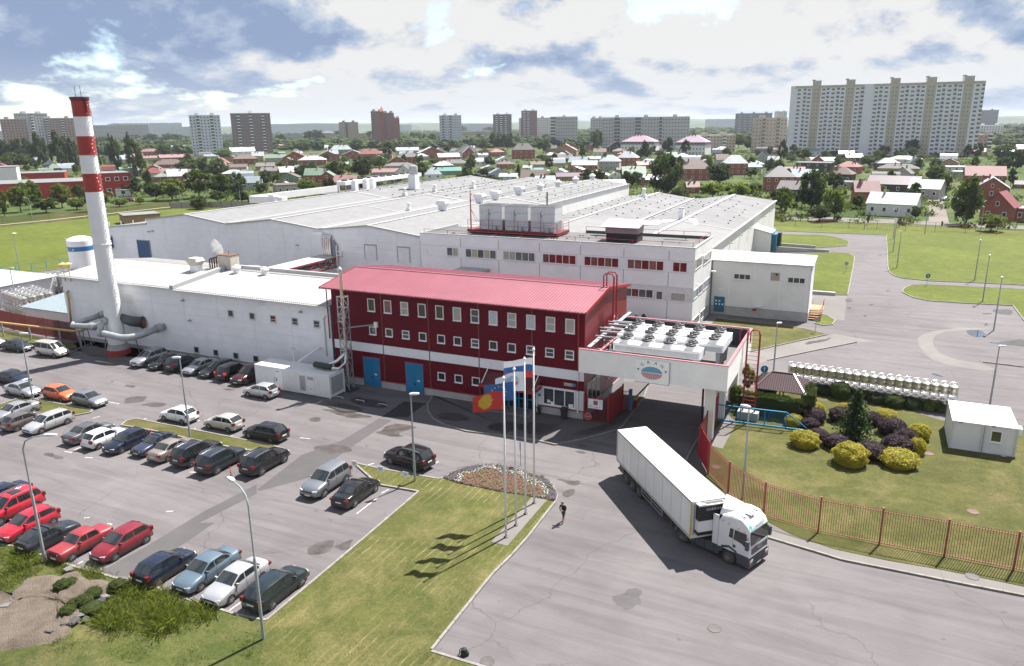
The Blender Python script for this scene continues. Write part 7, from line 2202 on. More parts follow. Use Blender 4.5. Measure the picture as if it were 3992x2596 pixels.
# the long row on the middle island
P_('sedan', 'parked_car', -66.6, 41.6, False, 'grey', 'grey saloon showing its rear at left end of the long row')
P_('hatch', 'parked_car', -64.0, 41.6, False, 'white', 'white hatchback showing its rear second in the long row')
P_('hatch', 'parked_car', -61.2, 41.7, True, 'navy', 'dark blue hatchback facing the camera in the long row', )
P_('wedge', 'parked_car', -58.3, 42.4, True, 'greyblue', 'old blue-grey car with roof bars facing the camera', bars=True)
P_('sedan', 'parked_car', -55.8, 42.1, False, 'beige', 'beige saloon showing its rear in the long row')
P_('suv', 'parked_car', -53.0, 42.2, False, 'black', 'black off-road car with silver roof rails next to the beige saloon', rails=True)
P_('suv', 'parked_car', -49.8, 42.0, False, 'slate', 'dark slate off-road car left of the orange plastic post', rails=True)
P_('suv', 'parked_car', -46.1, 43.4, False, 'black', 'black off-road car at right end of the long row', rails=True)
car('hatch', 'parked_car', -62.2, 50.7, 180, 'white', 'white hatchback behind the middle island, facing left')
car('hatch', 'parked_car', -56.3, 51.0, 180, 'pearl', 'pearl hatchback behind the middle island, facing left')
car('wagon', 'parked_car', -50.7, 50.8, 180, 'black', 'black estate car behind the middle island, facing left')
# by the lawn
P_('suv', 'parked_car', -38.6, 42.4, True, 'midgrey', 'grey off-road car with ribbed roof and slotted grille by the lawn', rails=False)
P_('sedan', 'parked_car', -35.3, 42.1, False, 'black', 'black saloon showing its rear beside the lawn corner')
car('suv', 'parked_car', -34.8, 51.4, 172, 'black', 'big black estate-like off-road car behind the small white notices', rails=True)
# front row
P_('suv', 'parked_car', -58.1, 28.6, True, 'red', 'bright red off-road car with sunroof and roof rails at left edge', rails=True, sunroof=True)
P_('hatch', 'parked_car', -54.5, 28.0, True, 'red', 'bright red hatchback beside the red off-road car')
P_('wedge', 'parked_car', -51.5, 27.6, False, 'slate', 'old black hatchback with roof bars behind the swan-neck lamp', bars=True)
P_('classic', 'parked_car', -48.5, 27.9, True, 'oldred', 'old dark red classic saloon with chrome bumper')
P_('hatch', 'parked_car', -45.8, 29.1, True, 'darkred', 'dark red rounded hatchback at the end of the red cars')
P_('hatch', 'parked_car', -40.5, 28.3, False, 'navy', 'dark blue hatchback with white triangle sticker showing its rear', )
P_('sedan', 'parked_car', -37.6, 28.9, True, 'blueish', 'grey-blue saloon in the front row')
P_('sedan', 'parked_car', -34.8, 28.7, True, 'lightsilver', 'silver saloon next to the dark green estate in front')
P_('wagon', 'parked_car', -32.0, 29.3, False, 'darkgreen', 'dark green estate car at the right end of the front row')
car('sedan', 'parked_car', -60.9, 31.8, -90, 'navy', 'dark blue car just cut off beyond the red off-road car')
# small far cars
for px, lab, colr, hd in (((22.9,322.7), 'silver car on the dirt street, nearer left side', 'silver', 60), ((18.7,339.5), 'pale silver car on the dirt street left verge', 'lightsilver', 70)):
 car('sedan', 'parked_car', px[0], px[1], hd, colr, lab)
a = (-280,219.3)
car('sedan', 'parked_car', a[0], a[1], 10, 'darkred', 'dark red car before the distant red building entrance')
def lorry():
 LW = M('lorry_white', (0.6, 0.6, 0.6), 0.4, var=0.03, coat=0.3)
 TW = M('trailer_white', (0.66, 0.65, 0.63), 0.5, var=0.05, scale=0.7, dirt=0.2)
 DG = M('dark_grey_plastic', (0.055, 0.06, 0.068), 0.6, var=0.15, dirt=0.2)
 CH = M('dusty_chassis', (0.08, 0.075, 0.07), 0.8, var=0.25)
 rear, front = Vector((-16.6, 57.85, 0)), Vector((-8.13, 47.83, 0))
 d = (front - rear).normalized()
 Lt = (front - rear).length
 ang = math.degrees(math.atan2(d.y, d.x))
 t = thing('semi_trailer', 'long white refrigerated box trailer with dark cooling unit on its front', 'trailer', rear, rad(ang), None)
 w = 1.28
 obj('box', MB().box(0.05, Lt, -w, w, 1.25, 3.98), TW, t)
 obj('roof', MB().box(0.0, Lt + .01, -w - .01, w + .01, 3.98, 4.03), M('trailer_roof_white', (0.66, 0.66, 0.65), 0.5, var=0.04, dirt=0.08), t)
 edge = M('trailer_edge_rail', (0.4, 0.37, 0.32), 0.5, dirt=0.3)
 for s in (1, -1):
  obj('top_rail', MB().box(0, Lt + .02, s * (w + .012) - .02, s * (w + .012) + .02, 3.85, 4.04), edge, t)
  obj('bottom_rail', MB().box(0, Lt + .02, s * (w + .012) - .02, s * (w + .012) + .02, 1.22, 1.42), edge, t)
  obj('corner_post', MB().box(Lt - .12, Lt + .03, s * (w + .01) - .03, s * (w + .01) + .03, 1.42, 3.85), M('yellow_edge_strip', (0.45, 0.33, 0.05), 0.6) if s < 0 else edge, t)
  obj('corner_post', MB().box(-.03, .1, s * (w + .01) - .03, s * (w + .01) + .03, 1.42, 3.85), edge, t)
  for k in range(8):
   x = 1.4 + k * 1.45
   obj('side_seam', MB().box(x - .012, x + .012, s * (w + .006) - .006, s * (w + .006) + .006, 1.42, 3.85), edge, t)
 for k in range(8):
  x = 1.5 + k * 1.45
  obj('roof_seam', MB().box(x - .03, x + .03, -w + .03, w - .03, 4.031, 4.04), TW, t)
 obj('roof_mark', MB().bar((0.1, -w + .05, 4.05), (0.9, 0.1, 4.05), .06, .03).bar((0.9, 0.1, 4.05), (0.1, w - .05, 4.05), .06, .03), edge, t)
 for s in (1, -1):
  obj('rear_door', MB().box(-.06, 0.045, min(s * .03, s * w * .97), max(s * .03, s * w * .97), 1.4, 3.9), TW, t)
 obj('underframe', MB().box(.2, Lt - .2, -.5, .5, 0.95, 1.24), CH, t)
 obj('bumper', MB().box(.05, .2, -w + .1, w - .1, .5, .68), CH, t)
 obj('mudflap', MB().box(.5, 1.4, -w + .05, -w + .55, .55, 1.2), CH, t)
 for s in (1, -1):
  for z in (.55, .85):
   obj('side_guard', MB().box(4.9, 8.7, s * (w - .06) - .02, s * (w - .06) + .02, z, z + .1), STEEL, t)
  for x in (4.95, 6.8, 8.6):
   obj('guard_post', MB().box(x - .04, x + .04, s * (w - .06) - .025, s * (w - .06) + .025, .55, 1.22), STEEL, t)
  obj('landing_leg', MB().box(9.6, 9.75, s * .9 - .08, s * .9 + .08, .25, 1.22), CH, t)
 def big_wheel(parent, x, y, r, s):
  ty, ri, dk = cached(('bigwheel', r), lambda: wheel_mesh(r))
  g = obj('wheel', ty, M('dusty_tyre', (0.045, 0.042, 0.04), 0.9, var=0.2), parent, loc=(x, y, r), rotz=0 if s < 0 else math.pi)
  g.scale = (1, 1.7, 1)
  obj('rim', ri, M('dusty_rim', (0.13, 0.12, 0.11), 0.6), g)
  obj('brake_disc', dk, CH, g)
  obj('hub', MB().tube([(0, -.15, 0), (0, -.03, 0)], r * .3, 12), M('dusty_rim', (0.13, 0.12, 0.11), 0.6), g)
 for x in (2.0, 3.25, 4.5):
  for s in (1, -1):
   big_wheel(t, x, s * 1.08, .5, s)
  obj('mudguard', MB().tube([(x - .58, -1.1, .62), (x - .42, -1.1, 1.0), (x, -1.1, 1.13), (x + .42, -1.1, 1.0), (x + .58, -1.1, .62)], .06, 5), CH, t)
 # cooling unit
 BK = M('cooling_unit_black', (0.008, 0.009, 0.012), 0.4)
 u = obj('cooling_unit', MB().box(Lt + .03, Lt + .45, -1.0, 1.0, 2.75, 3.85), BK, t)
 obj('panel', MB().box(Lt + .03, Lt + .5, -1.02, 1.02, 1.95, 2.74), LW, u)
 obj('panel_foot', MB().box(Lt + .03, Lt + .52, -1.04, 1.04, 1.7, 1.94), BK, u)
 obj('top_lip', MB().box(Lt + .03, Lt + .5, -1.02, 1.02, 3.851, 3.93).box(Lt + .3, Lt + .5, -1.02, -.5, 3.93, 3.98), LW, u)
 obj('coil', MB().box(Lt + .1, Lt + .4, -.7, .9, 3.931, 3.95), CH, u)
 text('lettering', 'CARRIER', .24, LW, u, (Lt + .456, .12, 3.55), (rad(90), 0, rad(90)), spacing=1.25)
 obj('front_wall_strip', MB().box(Lt + .011, Lt + .025, -1.15, -1.05, 1.5, 3.8), GREYM, t)
 # tractor, turned further right than the trailer
 h2 = rad(-21.5)
 fw = Vector((math.cos(h2), math.sin(h2), 0))
 rt = Vector((math.sin(h2), -math.cos(h2), 0))
 fc = Vector((-4.72, 47.55, 0))
 T = thing('lorry_tractor', 'white lorry tractor with roof fairing and dark grey skirts turning right', 'lorry', fc, h2)
 hw_ = 1.22
 # cab, x forward from 0 (front) to negative
 prof = [(-2.3, 1.05), (-2.3, 3.05), (-2.05, 3.45), (-1.35, 3.6), (-.75, 3.52), (-.3, 3.2), (-.12, 2.85), (-.0, 1.85), (0.03, 1.05)]
 c = MB()
 n = len(prof)
 vs = []
 for s, f in ((-1, 1.0), (-1, .9), (1, .9), (1, 1.0)):
  for x, z in prof:
   ww = hw_ * (1 if f == 1 else .93)
   vs.append((x + (.0 if f == 1 else .05 * (x > -1)), s * ww, z - (.1 if f == 1 and z > 2.9 else 0)))
 fs = [tuple(range(n)), tuple(range(4 * n - 1, 3 * n - 1, -1))]
 for q in range(3):
  for i in range(n):
   j = (i + 1) % n
   fs.append((q * n + i, (q + 1) * n + i, (q + 1) * n + j, q * n + j))
 c.raw(vs, fs)
 obj('cab', c, LW, T, smooth=True)
 f = MB()                                             # roof fairing swept up to a point
 f.raw([(-2.35, -1.12, 3.35), (-2.35, 1.12, 3.35), (-1.05, -.95, 3.5), (-1.05, .95, 3.5), (-2.3, -.9, 3.75), (-2.3, .9, 3.75), (-2.6, 0, 4.35), (-1.5, -.55, 3.72), (-1.5, .55, 3.72), (-2.1, 0, 4.0)],
          [(0, 2, 7, 4), (3, 1, 5, 8), (2, 3, 8, 7), (7, 8, 9), (4, 7, 9, 6), (8, 5, 6, 9), (1, 0, 4, 6, 5)])
 obj('roof_fairing', f, LW, T)
 obj('roof_hatch', MB().box(-1.0, -.5, -.3, .3, 3.6, 3.63), M('hatch_grey', (0.2, 0.21, 0.23), 0.5), T)
 obj('air_horn', MB().tube([(-1.0, -.75, 3.62), (-.6, -.8, 3.6)], [.03, .055], 8), DG, T)
 obj('air_horn', MB().tube([(-1.0, .55, 3.66), (-.6, .6, 3.62)], [.03, .055], 8), DG, T)
 obj('windscreen', MB().raw([(-.02, -1.06, 2.82), (-.02, 1.06, 2.82), (.085, 1.08, 1.9), (.085, -1.08, 1.9), (-.11, -1.06, 2.82), (-.11, 1.06, 2.82), (.0, 1.08, 1.9), (.0, -1.08, 1.9)],
  [(3, 2, 1, 0), (0, 1, 5, 4), (2, 3, 7, 6), (1, 2, 6, 5), (3, 0, 4, 7)]), CARGLASS, T)
 for s in (1, -1):
  y = s * (hw_ + .012)
  ord_ = (lambda q: q if s < 0 else q[::-1])
  obj('side_window', MB().raw([(-1.15, y, 2.0), (-.55, y, 1.9), (-.14, y, 1.68), (-.22, y, 2.72), (-1.1, y, 2.72)], [ord_([0, 1, 2, 3, 4])]), CARGLASS, T)
  obj('side_window', MB().raw([(-1.5, y, 2.05), (-1.22, y, 2.02), (-1.18, y, 2.72), (-1.45, y, 2.72)], [ord_([0, 1, 2, 3])]), CARGLASS, T)
  obj('door_seam', MB().box(-1.2, -1.18, y - .01, y + .006, 1.2, 2.8), GREYM, T)
  obj('door_handle', MB().box(-1.15, -.98, y - .02, y + .03, 1.42, 1.62), DG, T)
  obj('wing_mirror', MB().box(-.12, .1, s * (hw_ + .12) - .02, s * (hw_ + .12) + .2 * s if s > 0 else s * (hw_ + .12) + .02, 1.75, 2.4) if s > 0 else MB().box(-.12, .1, -hw_ - .34, -hw_ - .14, 1.75, 2.4), DG, T)
  obj('mirror_arm', MB().bar((-.1, s * hw_, 2.5), (0, s * (hw_ + .25), 2.38), .05), DG, T)
  obj('wheel_arch', MB().tube([(-2.1, s * 1.12, .75), (-1.95, s * 1.12, 1.15), (-1.45, s * 1.12, 1.32), (-.95, s * 1.12, 1.15), (-.75, s * 1.12, .7)], .14, 8), DG, T)
  obj('step_panel', MB().box(-.82, .02, min(s * .8, s * 1.25), max(s * .8, s * 1.25), .35, 1.1), DG, T)
  obj('headlight', MB().box(-.02, .14, min(s * .8, s * 1.18), max(s * .8, s * 1.18), .72, .9), HEADL, T)
  obj('indicator', MB().box(-.02, .138, min(s * .9, s * 1.18), max(s * .9, s * 1.18), .55, .66), M('indicator_orange', (0.5, 0.12, 0.01), 0.3), T)
  obj('fuel_tank', MB().box(-4.55, -2.2, min(s * .55, s * 1.2), max(s * .55, s * 1.2), .4, 1.05), DG, T)
  for k in range(3):
   obj('tank_strap', MB().box(-4.1 + k * .75, -4.04 + k * .75, min(s * .54, s * 1.215), max(s * .54, s * 1.215), .39, 1.065), BLACKM, T)
  big_wheel(T, -1.45, s * 1.06, .5, s)
  big_wheel(T, -5.15, s * 1.0, .5, s)
  obj('mudguard', MB().tube([(-5.85, s * 1.02, .6), (-5.65, s * 1.02, 1.02), (-5.15, s * 1.02, 1.17), (-4.65, s * 1.02, 1.0)], .12, 6), DG, T)
  obj('side_fairing', MB().box(-2.75, -2.32, s * 1.2 - .03, s * 1.2 + .03, 1.1, 3.3), LW, T)
  for k, (x, z) in enumerate(((-2.0, 3.05), (-1.55, 2.98), (-.85, 2.88), (-.4, 2.8))):
   q = []
   for m_ in range(12):
    r_ = .11 if m_ % 2 == 0 else .045
    q.append((x + r_ * math.cos(m_ * math.pi / 6), y + s * .004, z + r_ * math.sin(m_ * math.pi / 6)))
   obj('star_sticker', MB().raw(q, [ord_(list(range(12)))]), M('sticker_sand', (0.52, 0.4, 0.25), 0.6), T)
 obj('chassis', MB().box(-6.1, -.3, -.45, .45, .55, 1.0), CH, T)
 obj('fifth_wheel', MB().box(-5.6, -4.5, -.5, .5, 1.0, 1.2), BLACKM, T)
 obj('bumper', MB().box(-.35, .12, -1.24, 1.24, .32, 1.0), DG, T)
 for k in range(3):
  obj('bumper_slot', MB().box(.121, .135, -.7, .7, .45 + k * .17, .53 + k * .17), BLACKM, T)
 gr = obj('grille', MB().box(.0, .11, -.98, .98, 1.25, 1.7), M('grille_grey', (0.07, 0.075, 0.085), 0.5), T)
 text('badge', 'MAN', .24, CHROME, gr, (.116, 0, 1.5), (rad(90), 0, rad(90)), spacing=1.2)
 ptx = text('fairing_lettering', 'Gabande', .36, M('letter_blue_grey', (0.08, 0.12, 0.22), 0.5), T, (-.1, .12, 3.12), (rad(58), 0, rad(90)))
 obj('round_logo', MB().lathe([(.2, 0), (.2, .01), (.13, .012)], 20, cap=False), M('logo_teal', (0.02, 0.22, 0.25), 0.5), T, loc=(-.1, -.85, 3.1)).rotation_euler = (0, rad(35), 0)
 obj('number_plate', MB().box(.12, .14, -.26, .26, .33, .44), PLATE, T)
 obj('wiper', MB().bar((.1, -.6, 1.95), (.085, .0, 2.1), .03), BLACKM, T)
lorry()
def person():
 import bmesh as _b
 t = thing('person', 'person in black top, dark shorts and cap walking head down, holding a phone', 'person', (-18.7, 47.6, 0), rad(-100))
 V = {'pelvis': (0, 0, .93), 'waist': (0.02, 0, 1.08), 'chest': (.05, 0, 1.3), 'neck': (.09, 0, 1.46), 'head0': (.13, 0, 1.54), 'head1': (.15, 0, 1.66), 'crown': (.14, 0, 1.73)}
 E = [('pelvis', 'waist'), ('waist', 'chest'), ('chest', 'neck'), ('neck', 'head0'), ('head0', 'head1'), ('head1', 'crown')]
 RR = {'pelvis': (.15, .12), 'waist': (.14, .11), 'chest': (.17, .12), 'neck': (.06, .06), 'head0': (.085, .08), 'head1': (.1, .085), 'crown': (.06, .055)}
 for s, nm in ((1, 'l'), (-1, 'r')):
  st = .22 if s > 0 else -.2
  V.update({nm + 'sh': (.05, s * .2, 1.4), nm + 'el': (.1, s * .27, 1.13), nm + 'wr': (.3, s * .08, 1.08), nm + 'pa': (.36, s * .045, 1.09),
                  nm + 'hip': (0, s * .1, .88), nm + 'kn': (st * .75 + .05, s * .1, .5), nm + 'an': (st * 1.25 - .03, s * .1, .1 if s > 0 else .16), nm + 'to': (st * 1.25 + .14, s * .11, .04 if s > 0 else .05)})
  E += [('chest', nm + 'sh'), (nm + 'sh', nm + 'el'), (nm + 'el', nm + 'wr'), (nm + 'wr', nm + 'pa'), ('pelvis', nm + 'hip'), (nm + 'hip', nm + 'kn'), (nm + 'kn', nm + 'an'), (nm + 'an', nm + 'to')]
  RR.update({nm + 'sh': (.075, .07), nm + 'el': (.05, .05), nm + 'wr': (.034, .032), nm + 'pa': (.035, .02), nm + 'hip': (.11, .11), nm + 'kn': (.07, .07), nm + 'an': (.05, .045), nm + 'to': (.045, .035)})
  for f in range(4):
   k = nm + 'f%d' % f
   V[k] = (.42 + (.02, .035, .03, .01)[f], s * (.02 + .018 * f), 1.085 + .01 * f); E.append((nm + 'pa', k)); RR[k] = (.011, .011)
  V[nm + 'th'] = (.4, s * .0 + s * .01, 1.13); E.append((nm + 'pa', nm + 'th')); RR[nm + 'th'] = (.012, .012)
 keys = list(V)
 me = bpy.data.meshes.new('body')
 me.from_pydata([V[k] for k in keys], [(keys.index(a), keys.index(b)) for a, b in E], [])
 o = bpy.data.objects.new('body_src', me)
 col.objects.link(o)
 sk = o.modifiers.new('skin', 'SKIN')
 for i, k in enumerate(keys):
  me.skin_vertices[0].data[i].radius = RR[k]
  me.skin_vertices[0].data[i].use_root = (k == 'pelvis')
 ss = o.modifiers.new('sub', 'SUBSURF')
 ss.levels = ss.render_levels = 2
 dg = bpy.context.evaluated_depsgraph_get()
 m2 = bpy.data.meshes.new_from_object(o.evaluated_get(dg))
 bpy.data.objects.remove(o)
 SK = M('skin', (0.45, 0.24, 0.17), 0.6)
 mats = [SK, M('black_top', (0.012, 0.012, 0.014), 0.85), M('dark_shorts', (0.04, 0.036, 0.036), 0.85), M('dark_shoe', (0.03, 0.028, 0.028), 0.7)]
 for m in mats:
  m2.materials.append(m)
 for p in m2.polygons:
  c_ = p.center
  i = 0
  if c_.z > .98 and c_.z < 1.45 and c_.x < .26: i = 1
  elif .52 < c_.z <= .98: i = 2
  elif c_.z < .12: i = 3
  p.material_index = i
  p.use_smooth = True
 b = bpy.data.objects.new('body', m2)
 col.objects.link(b)
 b.parent = t
 obj('cap', MB().lathe([(.115, 0), (.118, .05), (.09, .11), (.02, .135)], 16), M('grey_cap', (0.12, 0.12, 0.13), 0.8), t, loc=(.14, 0, 1.645), smooth=True)
 obj('cap_peak', MB().raw([(.22, -.08, 1.65), (.22, .08, 1.65), (.34, .05, 1.62), (.34, -.05, 1.62), (.22, -.08, 1.665), (.22, .08, 1.665), (.34, .05, 1.63), (.34, -.05, 1.63)], [(3, 2, 1, 0), (4, 5, 6, 7), (2, 3, 7, 6)]), M('red_peak', (0.25, 0.03, 0.03), 0.8), t)
 ph = obj('phone', MB().box(.36, .44, -.07, .07, 1.105, 1.12), BLACKM)
 ph.parent = None
 ph.location = t.location
 ph.rotation_euler = t.rotation_euler
 tag(ph, 'small black device held in both hands of the walking person', 'phone')
person()
t = thing('rucksack', 'black rucksack standing alone on the drive near the kerb corner', 'rucksack', (-18.3, 31.5, 0), .5)
BKC = M('black_cloth', (0.012, 0.013, 0.018), 0.8)
obj('bag', MB().lathe([(.17, 0), (.2, .1), (.2, .3), (.15, .44), (.05, .48)], 12), BKC, t, smooth=True)
obj('pocket', MB().lathe([(.12, .02), (.14, .1), (.12, .22), (.05, .25)], 10, .14, 0), BKC, t, smooth=True)
obj('strap', MB().tube([(-.15, .1, .42), (-.28, .12, .25), (-.26, .12, .03)], .025, 6), BKC, t)
obj('strap', MB().tube([(-.15, -.1, .42), (-.3, -.12, .2), (-.42, -.2, .02)], .025, 6), BKC, t)
obj('handle', MB().tube([(-.05, .06, .46), (-.05, 0, .53), (-.05, -.06, .46)], .015, 6), BKC, t)
def leaf_mat(name, c, trans=0.4):
 m, nt, b = nodes_of(name)
 g = nt.nodes.new('ShaderNodeNewGeometry')
 f = ramp(nt, g.outputs['Random Per Island'], ((0.0, 0.55), (0.6, 1.0), (1.0, 1.5)))
 n = ramp(nt, noise(nt, obj_pos(nt), 3.0, 3), ((0.3, 0.75), (0.7, 1.2)))
 colr = mixc(nt, 1.0, mixc(nt, 1.0, c, f, 'MULTIPLY'), n, 'MULTIPLY')
 nt.links.new(colr, b.inputs['Base Color'])
 b.inputs['Roughness'].default_value = 0.7
 b.inputs['Specular IOR Level'].default_value = 0.25
 tr = nt.nodes.new('ShaderNodeBsdfTranslucent')
 nt.links.new(mixc(nt, 1.0, colr, (1.5, 1.6, 0.7), 'MULTIPLY'), tr.inputs['Color'])
 mx = nt.nodes.new('ShaderNodeMixShader')
 mx.inputs[0].default_value = trans
 nt.links.new(b.outputs[0], mx.inputs[1]); nt.links.new(tr.outputs[0], mx.inputs[2])
 nt.links.new(mx.outputs[0], nt.nodes['Material Output'].inputs['Surface'])
 return m
LEAF = {'dark': leaf_mat('dark_leaves', (0.034, 0.052, 0.015)), 'mid': leaf_mat('green_leaves', (0.058, 0.08, 0.019)), 'light': leaf_mat('light_leaves', (0.1, 0.13, 0.022)),
  'lime': leaf_mat('lime_leaves', (0.13, 0.17, 0.015)), 'grey': leaf_mat('grey_green_leaves', (0.06, 0.076, 0.036)), 'yellow': leaf_mat('yellow_leaves', (0.29, 0.25, 0.03)),
  'purple': leaf_mat('purple_leaves', (0.03, 0.013, 0.02), .15), 'spruce': leaf_mat('spruce_needles', (0.036, 0.062, 0.022), .25)}
BARK = M('bark', (0.07, 0.055, 0.045), 0.9, var=0.3)
def quad_leaf(mb, p, s, rr, up=0.3):
 n = Vector((rr.gauss(0, 1), rr.gauss(0, 1), rr.gauss(0, 1) + up)).normalized()
 a = n.orthogonal().normalized()
 b = n.cross(a)
 t = rr.uniform(0, 6.28)
 u, v = (a * math.cos(t) + b * math.sin(t)) * s, (b * math.cos(t) - a * math.sin(t)) * s * rr.uniform(.5, .9)
 p = Vector(p)
 mb.poly([p - u, p - v, p + u, p + v])
def crown_mesh(kind, seed):
 """crown in a unit tree: height 1, spread 1"""
 rr = random.Random(seed)
 mb = MB()
 if kind == 'spruce':
  for k in range(16):
   z = .06 + .92 * k / 16
   r = .52 * (1 - z) ** .8 + .02
   n = int(7 + 16 * r * 2)
   for q in range(int(n * 1.5)):
    a = rr.uniform(0, 6.283)
    rl = r * rr.uniform(.75, 1.08)
    for w in range(7):
     f = (w + rr.random()) / 7
     quad_leaf(mb, (rl * f * math.cos(a) + rr.gauss(0, .012), rl * f * math.sin(a) + rr.gauss(0, .012), z - .09 * f * r * 2 + rr.gauss(0, .012)), .036 * (1.15 - f * .4), rr, .8)
  return mb.mesh('crown')
 if kind == 'round':
  for k in range(3600):
   v = Vector((rr.gauss(0, 1), rr.gauss(0, 1), rr.gauss(0, 1) + .35)).normalized()
   f = .9 + .1 * math.sin(v.x * 7 + seed) * math.sin(v.y * 6 + v.z * 5) + rr.gauss(0, .035)
   z = .46 + .5 * v.z * f
   p = Vector((v.x * .48 * f, v.y * .48 * f, max(.02, z)))
   nn = (v + Vector((rr.gauss(0, .6), rr.gauss(0, .6), rr.gauss(0, .6)))).normalized()
   a = nn.orthogonal().normalized() * .022; b = nn.cross(a)
   mb.poly([p - a, p - b, p + a, p + b])
  mb.lathe([(.05, .0), (.36, .05), (.42, .3), (.4, .55), (.25, .78), (.02, .86)], 9)
  return mb.mesh('crown')
 cl = []
 N = {'broad': 46, 'birch': 44, 'poplar': 50, 'willow': 50, 'round': 34, 'box': 60}[kind]
 while len(cl) < N:
  x, y, z = rr.uniform(-1, 1), rr.uniform(-1, 1), rr.uniform(-1, 1)
  d = math.sqrt(x * x + y * y + z * z)
  if kind == 'box':
   m = rr.choice((0, 1, 2, 2))
   p = [x, y, abs(z)]
   p[m] = math.copysign(1, p[m]) if m < 2 else 1
   cl.append((p[0] * .47, p[1] * .46, .05 + p[2] * .87, .085)); continue
  if d > 1 or d < .45:
   continue
  if kind == 'poplar':
   h = .12 + .86 * (z + 1) / 2
   r = .5 * math.sin(math.pi * min(1, h * .9 + .1)) ** .7
   cl.append((x * r + h * h * .35, y * r, h, .1))
  elif kind == 'birch':
   h = .2 + .78 * (z + 1) / 2
   r = .5 * (1 - abs(h - .5) * 1.15)
   cl.append((x * r, y * r, h, .105))
  elif kind == 'willow':
   h = .1 + .86 * (z + 1) / 2
   r = .5 * (1 - max(0, h - .55) ** 2 * 3.2)
   cl.append((x * r, y * r, h, .105))
  elif kind == 'round':
   cl.append((x * .42, y * .42, .5 + z * .43, .13))
  else:
   cl.append((x * .42, y * .42, .58 + z * .36, rr.uniform(.09, .14)))
 per = {'box': 130}.get(kind, 88)
 if kind == 'box':
  mb.box(-.44, .44, -.42, .42, 0, .86)
 for x, y, z, r in cl:
  for k in range(per):
   q = Vector((rr.gauss(0, 1), rr.gauss(0, 1), rr.gauss(0, 1))).normalized() * r * (rr.random() ** .4)
   if kind == 'willow':
    q.z *= 1.7
   s = {'box': .018}.get(kind, .031) * rr.uniform(.7, 1.3)
   quad_leaf(mb, (x + q.x, y + q.y, max(.02, z + q.z * (.8 if kind != 'poplar' else 1.2))), s, rr)
 return mb.mesh('crown')
def trunk_mesh(kind, seed):
 rr = random.Random(seed)
 mb = MB()
 top = .8 if kind != 'spruce' else .95
 ln = .25 if kind == 'poplar' else .02
 mb.tube([(0, 0, -.01), (0, 0, .15), (ln * .3, .01, .4), (ln, 0, top)], [.028, .022, .016, .004], 7)
 if kind != 'spruce':
  for k in range(6):
   a = k * 1.05 + rr.random()
   z = .2 + .08 * k
   mb.tube([(0, 0, z), (.14 * math.cos(a), .14 * math.sin(a), z + .14), (.27 * math.cos(a), .27 * math.sin(a), z + .24)], [.012, .008, .003], 5)
 return mb.mesh('trunk')
TREEW = {'broad': 'spreading tree', 'birch': 'slender tree', 'poplar': 'wind-bent poplar', 'willow': 'drooping tree', 'spruce': 'pointed conifer', 'round': 'bush', 'box': 'hedge'}
TONEW = {'dark': 'dark green', 'mid': 'green', 'light': 'bright green', 'lime': 'yellow-green', 'grey': 'grey-green', 'spruce': 'deep green', 'yellow': 'golden', 'purple': 'purple'}
_pend = []
def tree(x, y, w, h, kind, tone, label=None, zone=None, z=0.0, name=None, cat='tree', depth=None):
 t = thing(name or {'poplar': 'poplar_tree', 'spruce': 'conifer_tree', 'birch': 'birch_tree', 'willow': 'willow_tree'}.get(kind, 'broadleaf_tree'), label, cat, (x, y, z), 0 if depth else R.uniform(0, 6.28) if kind != 'poplar' else rad(-150), None)
 sd = R.randrange(3) if kind != 'box' else 0
 t.scale = (w, depth or w, h)
 obj('crown', cached(('crown', kind, sd), lambda: crown_mesh(kind, sd * 7 + 1)), LEAF[tone], t)
 if kind not in ('round', 'box'):
  obj('trunk', cached(('trunk', kind), lambda: trunk_mesh(kind, 2)), BARK, t)
 if label is None:
  size = 'tall' if h > 13 else 'small' if h < 6.5 else 'middle-sized'
  _pend.append((t, '%s %s %s %s' % (size, TONEW[tone], TREEW[kind], zone), math.atan2(x, y)))
  t['group'] = 'trees ' + zone
 return t
ORDN = ['first', 'second', 'third', 'fourth', 'fifth', 'sixth', 'seventh', 'eighth', 'ninth', 'tenth', 'eleventh', 'twelfth', 'thirteenth', 'fourteenth', 'fifteenth', 'sixteenth', 'seventeenth', 'eighteenth', 'nineteenth', 'twentieth']
def finish_labels():
 by = {}
 for t, base, az in _pend:
  by.setdefault(base, []).append((az, t))
 for base, L in by.items():
  L.sort(key=lambda q: q[0])
  for i, (az, t) in enumerate(L):
   t['label'] = base if len(L) == 1 else '%s, %s from %s' % (base, ORDN[min(i, len(L) - 1 - i, 19)], 'left' if i <= len(L) - 1 - i else 'right')
def zone_of(x, y):
 d = math.hypot(x, y)
 return 'beyond the left lawn' if x < -175 and d < 300 and y < 245 else 'just behind the factory' if d < 300 else 'among the nearer houses' if d < 420 else 'among the farther houses' if d < 620 else 'before the distant flats'
